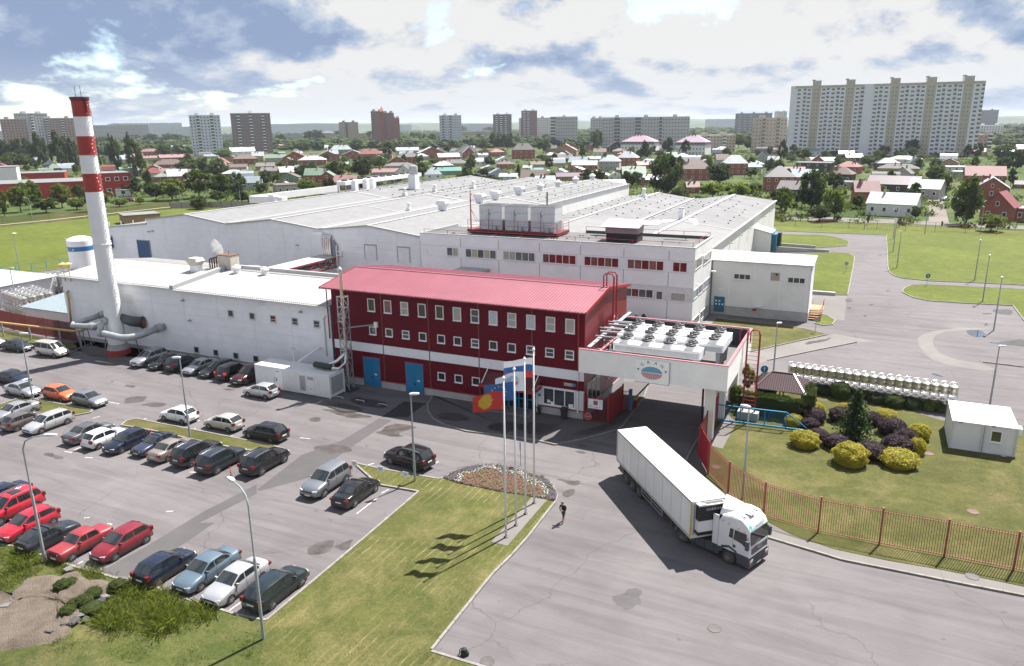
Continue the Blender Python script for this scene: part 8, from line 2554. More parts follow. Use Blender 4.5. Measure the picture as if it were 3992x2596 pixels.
# garden shrubs, hedge and spruce beside the gate
tree(0.4, 73.1, 4.3, 5.0, 'spruce', 'spruce', 'young spruce in the middle of the ring of bushes', name='spruce_tree', z=.05)
for x, y, w, h, lab in ((-5.0, 73.9, 1.9, 1.3, 'golden round bush behind the end of the blue gate'), (-3.6, 69.4, 2.9, 1.55, 'golden round bush below the blue gate tip'), (.3, 67.0, 3.3, 2.0, 'largest golden round bush at the front of the ring'),
      (4.1, 68.4, 3.5, 1.45, 'wide flat golden bush at the front right of the ring'), (5.6, 71.6, 1.7, 1.6, 'golden bush between purple bush and manhole at right'), (5.9, 75.3, 2.2, 1.6, 'golden bush at the right side of the purple ring'),
      (3.2, 80.0, 2.2, .9, 'golden bush half hidden behind the purple ring at back'), (-3.5, 78.6, 2.2, 1.2, 'golden bush in front of the hedge corner'), (-.8, 80.2, 1.6, .9, 'small golden bush behind the spruce top')):
 tree(x, y, w, h, 'round', 'yellow', lab, name='golden_bush', cat='bush', z=.03)
for x, y, w, h, lab in ((-3.3, 76.0, 2.5, 1.5, 'purple bush at the back left of the ring'), (-.9, 77.2, 2.7, 1.5, 'purple bush at the back of the ring left of the spruce'), (-3.5, 73.6, 2.0, 1.3, 'purple bush at the left side of the ring'), (-2.6, 71.3, 2.0, 1.2, 'purple bush above the lower left golden bush'),
      (-1.0, 70.2, 2.6, 1.35, 'purple bush at the front left of the ring'), (1.9, 69.2, 2.9, 1.5, 'purple bush at the front between two golden bushes'), (4.0, 71.0, 2.9, 1.8, 'purple bush at the front right of the ring'), (4.7, 73.2, 2.4, 1.7, 'purple bush at the right side of the ring'),
      (3.6, 75.6, 2.9, 1.7, 'purple bush at the back right of the ring'), (1.9, 77.4, 2.0, 1.4, 'purple bush right behind the spruce')):
 tree(x, y, w, h, 'round', 'purple', lab, name='purple_bush', cat='bush', z=.03)
tree(-7.6, 75.9, 6.4, 2.3, 'box', 'dark', 'clipped creeper hedge behind the blue sliding gate', name='hedge', cat='hedge', depth=1.5)
tree(-4.0, 78.0, 1.3, 2.9, 'box', 'mid', 'climbing creeper at the right side of the gazebo', name='creeper', cat='plant', depth=3.6)
tree(-11.0, 77.6, 1.8, 2.4, 'round', 'light', 'leafy shrub behind the bridge columns', name='shrub', cat='shrub')
tree(-10.6, 82.3, 1.7, 3.4, 'birch', 'light', 'upright shrub behind the fire ladder', name='shrub', cat='shrub')
tree(-8.6, 81.2, 2.6, 3.0, 'round', 'grey', 'rounded flowering shrub left of the gazebo roof', name='shrub', cat='shrub')
for k, (x, y, w, h, tn, lab) in enumerate(((-3.0, 84.9, 2.2, 1.2, 'grey', 'pale shrub at the left end of the border by the tanks'), (-1.3, 84.2, 2.4, 1.9, 'mid', 'darker rose shrub second in the border by the tanks'), (.6, 84.9, 2.2, 1.3, 'mid', 'shrub behind the spruce top in the border'), (2.2, 84.2, 2.2, 1.2, 'grey', 'pale shrub right of the spruce in the border'),
                              (3.9, 83.7, 2.3, 1.4, 'mid', 'wide shrub at the middle of the tank border'), (5.5, 84.0, 2.2, 1.2, 'grey', 'pale shrub in the right half of the tank border'), (7.1, 84.1, 1.8, 1.1, 'light', 'bright shrub near the white cabin in the border'), (8.1, 83.9, 1.4, 1.0, 'mid', 'last shrub touching the white cabin corner'))):
 tree(x, y, w, h, 'round', tn, lab, name='shrub', cat='shrub', z=.03)
for x, y, h, lab in ((-30.3, 101.5, 3.0, 'leftmost dark thuja behind the gate bridge'), (-29.2, 101.6, 2.6, 'second dark thuja behind the gate bridge'), (-28.0, 101.8, 2.7, 'third dark thuja behind the gate bridge'), (-26.7, 102, 2.2, 'fourth dark thuja behind the gate bridge'), (-22.4, 102.6, 1.6, 'small thuja at the office corner'), (-20.9, 103, 1.5, 'small thuja on the lawn side of the office corner')):
 tree(x, y, 1.2, h, 'birch', 'dark', lab, name='thuja', cat='shrub')
# gazebo and white cabin
t = thing('gazebo', 'garden gazebo with brown hipped metal roof behind the hedge', 'gazebo', (-6.7, 78.8, 0))
RB = ribbed('brown_metal_roof', (0.05, 0.028, 0.032), 0, 0.22, 0.6, 0.6)
x0, x1, y0, y1, ze, zr = -9.3, -4.4, 76.9, 81.4, 2.45, 3.75
wo('roof', MB().raw([(x0, y0, ze), (x1, y0, ze), (x1, y1, ze), (x0, y1, ze), (x0 + 1.4, 79.1, zr), (x1 - 1.4, 79.1, zr)], [(0, 1, 5, 4), (1, 2, 5), (2, 3, 4, 5), (3, 0, 4), (3, 2, 1, 0)]), RB, t)
for a, b in (((x1, y0, ze + .03), (x1 - 1.4, 79.1, zr + .03)), ((x0, y0, ze + .03), (x0 + 1.4, 79.1, zr + .03)), ((x0 + 1.4, 79.1, zr + .03), (x1 - 1.4, 79.1, zr + .03))):
 wo('hip_cap', MB().bar(a, b, .16, .05), M('brown_cap', (0.14, 0.1, 0.1), 0.35), t)
for x in (x0 + .3, -6.8, x1 - .3):
 for y in (y0 + .3, y1 - .3):
  wo('post', MB().bar((x, y, 0), (x, y, ze), .14), M('stained_timber', (0.13, 0.07, 0.03), 0.7), t)
def cabin():
 t = thing('site_cabin', 'white site cabin made of two joined units with one window', 'cabin', (10.8, 77, 0))
 W3 = M('cabin_white', (0.62, 0.62, 0.63), 0.5, var=0.04, dirt=0.1)
 for a, b in ((8.25, 10.78), (10.82, 13.35)):
  u = wo('unit', MB().box(a + .06, b - .06, 74.2, 79.7, .15, 2.62), W3, t)
  wo('roof', MB().box(a, b, 74.1, 79.8, 2.63, 2.76), M('cabin_roof', (0.66, 0.66, 0.65), .5, dirt=.15), t)
  wo('floor_frame', MB().box(a, b, 74.12, 79.78, .04, .16), GUTTER, t)
  for x in (a, b - .14):
   for y in (74.1, 79.66):
    wo('corner_post', MB().box(x, x + .14, y, y + .14, .16, 2.63), GUTTER, t)
  wo('roof_seam', MB().box((a + b) / 2 - .03, (a + b) / 2 + .03, 74.2, 79.7, 2.765, 2.785), GUTTER, t)
  wo('drain_strip', MB().box(a + .5, a + .8, 74.08, 74.1, 2.63, 2.7), DARK, t)
 window(t, 11.3, 12.2, 1.2, 2.3, 74.2, glass('cabin_window', (0.06, 0.065, 0.04)))
 wo('step', MB().box(12.3, 12.7, 73.9, 74.1, .05, .25), GUTTER, t)
 ac = wo('air_conditioner', MB().box(13.36, 13.75, 74.9, 75.7, 1.9, 2.5), WHITE_P, t)
cabin()
RC = {k: M(n, c, r, var=.14, scale=.5, dirt=.25) for k, n, c, r in (('w', 'white_metal_roof', (0.34, 0.36, 0.38), .4), ('g', 'grey_slate_roof', (0.12, 0.115, 0.113), .85), ('b', 'brown_roof', (0.1, 0.065, 0.055), .7), ('r', 'red_roof', (0.15, 0.03, 0.032), .6),
      ('p', 'pink_roof', (0.2, 0.1, 0.1), .6), ('n', 'green_roof', (0.1, 0.15, 0.11), .6), ('d', 'dark_roof', (0.045, 0.042, 0.046), .6), ('l', 'pale_blue_roof', (0.2, 0.24, 0.27), .5), ('v', 'purple_roof', (0.1, 0.065, 0.085), .5), ('t', 'teal_roof', (0.04, 0.16, 0.13), .5))}
WC = {k: M(n, c, .85, var=.14, scale=.8) for k, n, c in (('k', 'red_brick', (0.27, 0.085, 0.058)), ('y', 'yellow_render', (0.38, 0.3, 0.15)), ('w', 'white_render', (0.66, 0.66, 0.64)), ('x', 'grey_render', (0.36, 0.35, 0.33)), ('d', 'dark_timber', (0.06, 0.05, 0.045)), ('n', 'green_render', (0.18, 0.26, 0.19)), ('o', 'tan_brick', (0.32, 0.2, 0.1)))}
RN = {'w': 'white metal', 'g': 'grey slate', 'b': 'brown', 'r': 'red', 'p': 'pink', 'n': 'green', 'd': 'dark', 'l': 'pale blue', 'v': 'purple', 't': 'teal'}
WN = {'k': 'red brick', 'y': 'yellow', 'w': 'white', 'x': 'grey', 'd': 'dark timber', 'n': 'pale green', 'o': 'tan brick'}
TN = {'s': 'long-ridged', 'g': 'gable-fronted', 'h': 'hipped', 'm': 'barn-roofed', 'f': 'flat-roofed'}
HOUSES = []
def face(x, y):
 return math.atan2(-x, y)
winm = MB().box(-.5, .5, -.06, .02, 0, 1).mesh('window')
panm = MB().box(-.38, .38, -.075, -.055, .12, .88).mesh('pane')
def house(x, y, w, h, ty, rc, wc, label=None):
 rr = random.Random(int(x * 13 + y * 7))
 t = thing('house', label, 'house', (x, y, 0), face(x, y) + rad(rr.uniform(-16, 16)), 'houses of the suburb behind the factory')
 h *= .96
 D = max(4.0, min(w, 12) * rr.uniform(.7, .95))
 hx = w / 2
 ov = .35
 wall, roof = WC[wc], RC[rc]
 e = h * {'s': .55, 'g': .5, 'h': .58, 'm': .42, 'f': .93}[ty]
 b = MB().box(-hx, hx, 0, D, 0, e)
 rf = MB()
 def cx(px): return px
 if ty == 's':
  for s in (-hx, hx):
   b.raw([(s, 0, e), (s, D, e), (s, D / 2, h - .12)], [(0, 1, 2) if s > 0 else (2, 1, 0)])
  rf.slab((-hx - ov, -ov, e - .1), (hx + ov, -ov, e - .1), (hx + ov, D / 2, h), (-hx - ov, D / 2, h), .14)
  rf.slab((hx + ov, D + ov, e - .1), (-hx - ov, D + ov, e - .1), (-hx - ov, D / 2, h), (hx + ov, D / 2, h), .14)
 elif ty == 'g':
  for s in (0, D):
   b.raw([(-hx, s, e), (hx, s, e), (0, s, h - .12)], [(0, 1, 2) if s == 0 else (2, 1, 0)])
  rf.slab((-hx - ov, D + ov, e - .15), (-hx - ov, -ov, e - .15), (0, -ov, h), (0, D + ov, h), .14)
  rf.slab((hx + ov, -ov, e - .15), (hx + ov, D + ov, e - .15), (0, D + ov, h), (0, -ov, h), .14)
 elif ty == 'h':
  rl = max(0, hx - D / 2)
  rf.raw([(-hx - ov, -ov, e), (hx + ov, -ov, e), (hx + ov, D + ov, e), (-hx - ov, D + ov, e), (-rl, D / 2, h), (rl, D / 2, h)], [(0, 1, 5, 4), (1, 2, 5), (2, 3, 4, 5), (3, 0, 4), (3, 2, 1, 0)])
 elif ty == 'm':
  km, kh = .22, e + (h - e) * .72
  for s in (-hx, hx):
   b.raw([(s, 0, e), (s, D, e), (s, D * (1 - km), kh - .1), (s, D / 2, h - .12), (s, D * km, kh - .1)], [(0, 1, 2, 3, 4) if s > 0 else (4, 3, 2, 1, 0)])
  for q in (0, 1):
   f = (lambda v: v) if q == 0 else (lambda v: D - v)
   A_, B_ = (-hx - ov, hx + ov) if q == 0 else (hx + ov, -hx - ov)
   rf.slab((A_, f(-ov * .3), e - .1), (B_, f(-ov * .3), e - .1), (B_, f(D * km), kh), (A_, f(D * km), kh), .12)
   rf.slab((A_, f(D * km), kh), (B_, f(D * km), kh), (B_, D / 2, h), (A_, D / 2, h), .12)
 else:
  rf.slab((-hx - ov, -ov, e), (hx + ov, -ov, e), (hx + ov, D + ov, h), (-hx - ov, D + ov, h), .2)
 obj('wall', b, wall, t)
 ro = obj('roof', rf, roof, t)
 if ty != 'f' and rr.random() < .75:
  for k in range(1 if rr.random() < .6 else 2):
   px = rr.uniform(-hx * .6, hx * .6)
   obj('chimney', MB().box(px - .3, px + .3, D * .38, D * .38 + .55, e, h + rr.uniform(.4, 1.0)), WC[rr.choice('kkkxd')], ro)
 nf = 2 if e > 4.6 else 1
 nw = max(1, min(4, int(w / 3)))
 for f in range(nf):
  for k in range(nw):
   wx = -hx + w * (k + .5) / nw
   wh = min(1.5, e * .4 / nf + .2)
   o = obj('window', winm, WHITE_P, t, loc=(wx, 0, e * (f + .38) / nf - .2))
   o.scale = (1.1, 1, wh)
   obj('pane', panm, GLASS_D, o)
 if ty == 'g' and w > 5:
  o = obj('window', winm, WHITE_P, t, loc=(0, 0, e + .25)); o.scale = (.95, 1, min(1.3, (h - e) * .4)); obj('pane', panm, GLASS_D, o)
 HOUSES.append((x, y, w))
 if label is None:
  _pend.append((t, '%s house with %s roof and %s walls' % (TN[ty], RN[rc], WN[wc]), math.atan2(x, y)))
HD = [
-758.8,627.5,19.8,7.6,'hpk', -791.8,699.7,26.7,9.5,'swk', -874.7,813.2,25.4,11.9,'swk', -1317.0,1207.8,39.9,8.2,'hpk', -596.7,519.9,24.8,6.1,'spd', -449.4,385.8,19.5,8.8,'hbk', -418.3,357.9,14.1,4.3,'sgx', -591.0,461.3,14.2,7.7,'slx', -844.4,641.7,14.9,9.5,'hwx', -634.6,524.0,13.5,4.3,'spx', -957.1,935.7,22.6,6.4,'sww', -938.0,936.3,20.1,6.7,'hww', -608.8,619.9,25.3,9.7,'sww', -471.6,482.3,19.0,8.0,'hbk', -515.9,510.5,11.9,5.7,'gbo', -639.6,596.4,12.0,5.5,'mgx', -606.5,573.5,13.9,4.0,'slx', -410.4,408.3,16.0,4.5,'sbx', -360.2,362.3,8.8,4.0,'sbx', -273.1,280.0,8.3,6.6,'slx', -438.6,364.1,8.9,6.0,'gbk', -744.9,722.8,13.2,5.2,'sww', -974.4,660.7,11.1,5.5,'glx', -729.1,473.6,10.1,4.5,'slx',
-879.1,966.1,15.4,5.0,'spk', -795.9,889.0,15.7,5.7,'hpk', -654.0,800.1,19.7,6.7,'sww', -505.5,651.2,21.4,11.1,'hwn', -443.6,509.5,20.1,9.7,'gbk', -476.1,522.1,17.9,6.7,'snx', -403.5,483.1,21.4,7.3,'hwk', -437.7,545.2,19.8,8.9,'gnk', -444.7,590.9,21.1,8.1,'gwk', -400.2,556.1,20.4,10.5,'hrk', -704.5,932.9,51.2,5.4,'spo', -743.6,1056.6,15.0,5.5,'ggx', -450.9,692.2,23.7,7.7,'swx', -367.0,603.9,24.1,10.9,'gwk', -602.1,936.3,26.5,9.2,'gdd', -343.2,529.4,17.6,8.6,'hgk', -324.1,560.5,18.0,7.0,'swk', -344.7,630.1,20.1,12.6,'gdw', -336.8,617.8,10.3,10.2,'gwk', -326.7,656.5,13.9,7.4,'hrk', -267.6,468.5,18.7,6.2,'hgy', -297.1,445.7,20.3,4.8,'hgx', -268.6,386.4,17.0,4.4,'spx', -241.4,348.0,18.3,3.1,'svx', -235.4,405.4,16.9,4.6,'stn', -271.4,327.3,12.8,7.9,'snk', -290.2,325.9,11.9,5.6,'gbn', -392.7,419.1,12.6,5.1,'sgk', -349.0,375.9,11.1,4.9,'sgx', -367.3,429.1,12.4,3.3,'sgx', -264.6,294.6,6.2,3.2,'gww', -236.1,264.5,9.3,5.0,'fbx', -266.0,509.2,11.6,5.6,'sww', -211.1,413.7,14.6,5.6,'gww', -230.4,474.4,12.1,5.5,'hbk', -257.4,529.9,12.7,6.0,'gww', -181.7,376.5,9.5,3.5,'sww', -278.7,291.7,4.0,4.1,'slx', -600.3,667.0,9.7,3.3,'snx', -685.3,739.9,12.8,3.8,'snx',
-282.3,618.1,19.5,13.7,'hdk', -262.8,666.1,21.3,11.8,'gpo', -266.0,660.9,12.2,4.6,'sgx', -205.8,507.4,11.6,6.1,'mly', -172.5,471.5,16.1,6.1,'swk', -157.0,475.2,13.1,9.8,'hwx', -159.4,520.4,14.1,10.4,'hwk', -204.6,581.2,10.3,4.2,'sww', -212.0,492.0,12.9,4.2,'sbx', -168.6,443.7,9.9,3.9,'gwk', -137.0,389.8,15.5,4.9,'gwk', -146.1,383.1,17.8,3.9,'svo', -125.1,389.0,6.7,4.4,'gww', -139.3,495.4,9.1,4.7,'spk', -156.1,563.4,7.9,3.6,'hww', -138.7,471.3,8.7,2.8,'fpx', -142.6,459.0,7.2,2.6,'sbo', -242.7,757.8,17.7,12.1,'gdd', -151.8,640.0,5.3,7.3,'gtw', -126.2,553.8,10.5,5.0,'sdx', -84.9,400.2,15.2,10.3,'hbk', -136.7,753.4,13.9,6.6,'hwk', -73.3,447.4,13.5,11.3,'hwk', -70.1,325.3,5.3,4.9,'spk', -74.3,567.5,8.7,8.7,'gdx', -209.1,462.8,5.8,3.1,'sww', -190.1,436.1,7.4,3.2,'stx', -181.5,423.4,7.2,2.5,'fww', -170.6,422.2,8.3,3.7,'gww',
-37.7,345.3,12.4,10.8,'hdk', -38.5,410.0,9.3,7.0,'spk', -35.4,483.3,19.7,6.0,'fdd', -38.9,609.1,14.0,3.2,'sww', -12.4,517.7,8.6,3.9,'gwx', 9.2,474.5,20.4,5.6,'hgo', 13.0,594.3,19.0,5.2,'hww', 5.2,347.9,19.1,7.1,'svd', 4.3,263.4,13.8,7.3,'sww', 42.6,396.4,15.4,9.0,'srk', 38.6,334.5,11.3,8.2,'gwk', 31.8,259.0,8.3,8.9,'grk', 37.9,260.7,4.4,4.4,'fpk', 39.2,558.6,10.5,5.3,'gbo', 40.1,512.4,10.2,2.7,'fww', 36.4,454.8,5.6,3.4,'fwx', -12.6,363.4,9.8,3.5,'fgx', 54.6,389.7,4.7,3.3,'sdk', -67.2,563.1,7.1,5.8,'sww']
for i in range(0, len(HD), 5):
 house(HD[i], HD[i + 1], HD[i + 2], HD[i + 3], *HD[i + 4])
n = 0
def street(x, y):
 return abs(x - (14 + (y - 235) * .24)) < 11
while n < 130:
 az = rad(R.uniform(-62, 8)); d = 262 + 620 * R.random()
 x, y = math.sin(az) * d, math.cos(az) * d
 w = R.uniform(7, 13)
 if (-160 < x < 45 and y < 250) or (x < -150 and y < 262 and x > -330) or x > 40 and y < 262 or street(x, y) or any(math.hypot(x - q[0], y - q[1]) < (q[2] + w) * .55 + 3 for q in HOUSES):
  continue
 n += 1
 house(x, y, w, R.uniform(5, 8.5), R.choice('sssgghhm'), R.choice('wwwwggbbrpnlld'), R.choice('kkkkxwyod'))
FW = {k: M(n, c, .85, var=.1, scale=.15, dirt=.2) for k, n, c in (('g', 'grey_concrete_flats', (0.42, 0.42, 0.43)), ('w', 'white_flats', (0.7, 0.7, 0.7)), ('b', 'brown_brick_flats', (0.19, 0.13, 0.125)), ('p', 'rose_brick_flats', (0.38, 0.25, 0.22)), ('u', 'blue_white_flats', (0.55, 0.6, 0.66)),
      ('o', 'sand_flats', (0.43, 0.36, 0.29)), ('d', 'dark_grey_flats', (0.22, 0.22, 0.24)), ('r', 'red_brick_flats', (0.25, 0.1, 0.085)), ('s', 'sandy_balcony_wall', (0.43, 0.39, 0.31)))}
WIN_F = glass('flat_window', (0.05, 0.055, 0.06), 0.15)
WFRAME = M('flat_window_frame', (0.5, 0.5, 0.5), 0.7)
def flats(x, y, w, h, label, wall, fl=None, colw=3.3, depth=13.0, balc=(), rot=0.0, roofbits=2, accent=None, group=None, hip=None):
 t = thing('apartment_block', label, 'apartment block', (x, y, 0), face(x, y) + rad(rot), None)
 hx = w / 2
 obj('wall', MB().box(-hx, hx, 0, depth, 0, h), FW[wall], t)
 if hip:
  obj('roof', MB().raw([(-hx - .6, -.6, h), (hx + .6, -.6, h), (hx + .6, depth + .6, h), (-hx - .6, depth + .6, h), (-hx * .35, depth / 2, h + hip), (hx * .35, depth / 2, h + hip)], [(0, 1, 5, 4), (1, 2, 5), (2, 3, 4, 5), (3, 0, 4), (3, 2, 1, 0)]), RC['v' if wall == 'w' else 'g'], t)
 else:
  obj('roof_parapet', MB().box(-hx - .15, hx + .15, -.15, depth + .15, h, h + .5), FW['g' if wall != 'w' else 'w'], t)
  for k in range(roofbits):
   px = -hx + w * (k + .5) / roofbits
   obj('lift_housing', MB().box(px - 2.2, px + 2.2, 3, depth - 3, h + .5, h + 2.9), FW[accent or wall], t)
 fl = fl or max(2, int(h / 2.95))
 fh = (h - .6) / fl
 nc = max(2, int(w / colw))
 pan, frm = MB(), MB()
 for f in range(fl):
  z = .5 + f * fh
  for c in range(nc):
   if c in balc:
    continue
   px = -hx + w * (c + .5) / nc
   frm.box(px - .85, px + .85, -.05, .01, z + .75, z + 2.25)
   pan.box(px - .72, px + .72, -.09, -.051, z + .87, z + 2.13)
  for q in range(3):
   for sx in (-1, 1):
    pan.box(min(sx * hx, sx * (hx + .06)), max(sx * hx, sx * (hx + .06)), depth * (q + .5) / 3 - .7, depth * (q + .5) / 3 + .7, z + .87, z + 2.13)
 obj('window_frame', frm, WFRAME, t, kind='stuff')
 obj('window', pan, WIN_F, t, kind='stuff')
 jn = MB()
 for f in range(1, fl):
  jn.box(-hx, hx, -.02, .0, .5 + f * fh - .06, .5 + f * fh + .06)
 for c in range(1, nc):
  px = -hx + w * c / nc
  jn.box(px - .06, px + .06, -.025, .0, 0, h)
 obj('panel_joint', jn, FW['d'], t, kind='stuff')
 for c in balc:
  px = -hx + w * (c + .5) / nc
  b = MB()
  for f in range(fl):
   z = .5 + f * fh
   b.box(px - w / nc * .46, px + w / nc * .46, -1.1, .0, z, z + 1.15)
  obj('balcony_stack', b, FW[accent or 'w'], t, kind='stuff')
  lg = MB().box(px - w / nc * .45, px + w / nc * .45, -.12, -.02, .5, h - .4)
  obj('loggia', lg, WIN_F, t)
 return t
FLATS = [
(-993.8,652.4,34.7,50.0,'tall grey tower block at far left behind the poplars','g',dict(fl=14,balc=(4,),rot=20)), (-982.1,676.9,41.6,44.0,'dark rose slab block left of the chimney','p',dict(balc=(2,7,12))), (-930.8,586.4,26.6,42.0,'stepped rose block at the far left edge','p',dict()),
(-1220.8,763.9,73.8,28.4,'white nine-storey block at the left edge behind trees','w',dict(balc=(1,4))), (-1673.9,1151.5,91.5,32.8,'low grey block behind the poplars','g',dict(balc=(2,))), (-1625.9,1242.9,167.3,38.8,'long pale five-storey block behind the poplars','g',dict(balc=(3,9),roofbits=5)),
(-2517.2,2085.5,245.6,51.2,'distant stepped grey block between chimney and blue tower','u',dict(roofbits=6)), (-2034.5,1800.7,147.4,34.9,'distant low blue-grey block','u',dict()), (-649.3,611.1,30.5,42.0,'white and blue tower block with rounded tops','u',dict(fl=13,balc=(2,6))),
(-662.6,691.7,43.7,45.0,'dark brown slab block with white balcony tops','b',dict(fl=13,balc=(2,6,10),accent='w',roofbits=1)), (-1061.7,1094.9,99.5,18.0,'grey five-storey block below the dark brown slab','g',dict(balc=(4,9))), (-2283.3,2620.9,418.7,43.1,'long distant pale block right of the dark slab','u',dict(roofbits=7)),
(-803.8,1060.6,31.3,36.0,'brown nine-storey block left of the castle-like tower','o',dict(balc=(3,),accent='b')), (-668.2,950.1,17.4,50.0,'left wing of the castle-like red brick tower','r',dict(fl=15,accent='p',balc=(0,))), (-662.2,969.9,16.7,47.8,'middle wing of the castle-like red brick tower','r',dict(fl=14,balc=(1,),accent='p')), (-667.7,997.2,11.1,40.3,'low right wing of the castle-like red brick tower','r',dict(fl=10,accent='p')),
(-543.0,945.4,30.3,42.0,'blue and white tower block in the middle distance','u',dict(fl=12,balc=(1,4))), (-527.8,1077.9,28.2,44.0,'brown and white striped block left of the twin red tops','b',dict(balc=(1,3,5),accent='w')), (-740.5,1340.2,113.2,17.1,'long sand-coloured five-storey block in the middle','o',dict(balc=(4,10))), (-884.0,1300.9,45.2,17.8,'sand-coloured five-storey block under the castle tower','o',dict()),
(-920.3,1058.3,24.0,19.3,'narrow end of a grey five-storey block with balconies','g',dict(balc=(1,))), (-963.1,1205.5,25.8,17.7,'small grey brick block with hipped slate roof','x',dict(hip=4)), (-1109.4,1508.9,26.3,14.2,'second small grey brick block with hipped slate roof','x',dict(hip=4)), (-1435.7,2700.0,202.1,33.3,'far blue-grey row behind the blue and white tower','u',dict(roofbits=5)), (-1903.2,2916.9,53.3,34.4,'far grey block right of the castle tower','u',dict()),
(-562.9,1256.8,27.5,52.0,'tall red and white block with curved red top','r',dict(balc=(1,3),accent='w')), (-576.8,1311.5,57.1,40.2,'lower red and white block with arched roofline','w',dict(balc=(1,4,6),accent='r')), (-386.5,976.2,36.3,38.0,'narrow grey and white ten-storey block','g',dict(fl=9,balc=(0,1),accent='w',roofbits=1)), (-376.8,1080.9,18.4,36.2,'rear left part of the long grey slab','g',dict(fl=9)),
(-241.7,858.0,96.2,35.0,'long grey nine-storey slab in the middle distance','g',dict(fl=9,balc=(4,5,11,12,19),accent='g',roofbits=3)), (-148.9,785.4,40.6,16.1,'grey five-storey block with balconies right of the mansard houses','o',dict(balc=(3,8),rot=25)), (-226.6,1550.9,67.0,44.0,'dark grey slab behind the tan block','d',dict(balc=(2,5,8),roofbits=3)), (-653.6,3565.0,149.7,42.0,'far blue-grey towers on the right','u',dict(roofbits=4)),
(-98.0,785.1,29.7,31.9,'tan nine-storey block left of the giant slab','o',dict(fl=9,balc=(2,6),accent='o',rot=12)), (-191.1,1665.9,23.9,48.0,'far white block peeping left of the giant slab','w',dict()), (206.1,2109.2,54.3,48.0,'dark grey tower right of the giant slab','d',dict(balc=(2,))), (84.0,859.9,18.8,14.4,'rose five-storey block right of the giant slab','p',dict(balc=(4,))), (136.3,1312.2,34.6,19.2,'far low white-roofed block right of the giant slab','w',dict())]
FW['x'] = WC['x']
for q in FLATS:
 flats(*q[:6], **q[6])
def giant(x, y, w, h):
 t = thing('apartment_block', 'giant white seventeen-storey slab with sandy window stacks at right', 'apartment block', (x, y, 0), face(x, y) + rad(2))
 hx = w / 2
 fl = 17
 fh = (h - 2.2) / fl
 PW, PS = M('pale_blue_flats', (0.64, 0.65, 0.7), .8, var=.06, scale=.2), FW['s']
 x0 = -hx
 # (width share, set-back, kind)
 strip = [(3, 0, 'e'), (6, 0, 'w'), (2, .9, 'b'), (4, 0, 'w'), (6, .4, 's'), (4, 0, 'w'), (2, .9, 'b'), (5, 0, 'w'), (2, .9, 'b'), (4, 0, 'w'), (6, .4, 's'), (4, 0, 'w'), (2.5, .9, 'b'), (6, -.3, 'e'), (4, 0, 'w'), (2, .9, 'b'), (5, 0, 'w'), (6, .4, 's'), (4, 0, 'w'), (2, .9, 'b'), (5, 0, 'w'), (2, .9, 'b'), (4, 0, 'w'), (6, .4, 's'), (4, 0, 'w'), (2, .9, 'b'), (5, 0, 'w'), (2, .9, 'b'), (4, 0, 'w'), (6, .4, 's'), (5, 0, 'w'), (2, .5, 'b')]
 tot = sum(s[0] for s in strip)
 fr, pn, bp = MB(), MB(), MB()
 for sw, sb, k in strip:
  x1 = x0 + w * sw / tot
  top = h + (4.0 if k == 's' else 0)
  obj('wall_section', MB().box(x0, x1, sb, 14, 0, top), PS if k == 's' else FW['g'] if k == 'b' else PW, t)
  if k in 'ws':
   obj('parapet', MB().box(x0, x1, sb - .12, sb, top - 2.0, top), FW['s'] if k == 'w' else FW['g'], t)
  c = (x0 + x1) / 2
  for f in range(fl):
   z = .4 + f * fh
   if k == 'w':
    fr.box(c - 1.35, c + 1.35, sb - .06, sb, z + .75, z + 2.45)
    pn.box(c - 1.15, c - .05, sb - .1, sb - .061, z + .9, z + 2.3); pn.box(c + .1, c + 1.15, sb - .1, sb - .061, z + .9, z + 2.3)
   elif k == 's':
    for dx in (-1.3, 1.3):
     pn.box(c + dx - .45, c + dx + .45, sb - .05, sb, z + 1.3, z + 2.1)
   elif k == 'b':
    bp.box(x0 + .05, x1 - .05, sb - .5, sb, z, z + 1.2); pn.box(x0 + .1, x1 - .1, sb - .06, sb, z + 1.25, z + 2.5)
  if k == 's':
   obj('lift_housing', MB().box(x0 - .8, x0 + 1.8, 4, 9, top, top + 1.0), FW['d'], t)
  x0 = x1
 obj('window_frame', fr, WFRAME, t, kind='stuff'); obj('window', pn, WIN_F, t, kind='stuff'); obj('balcony', bp, FW['w'], t, kind='stuff')
giant(-3.5,722.1,144.4,57.8)
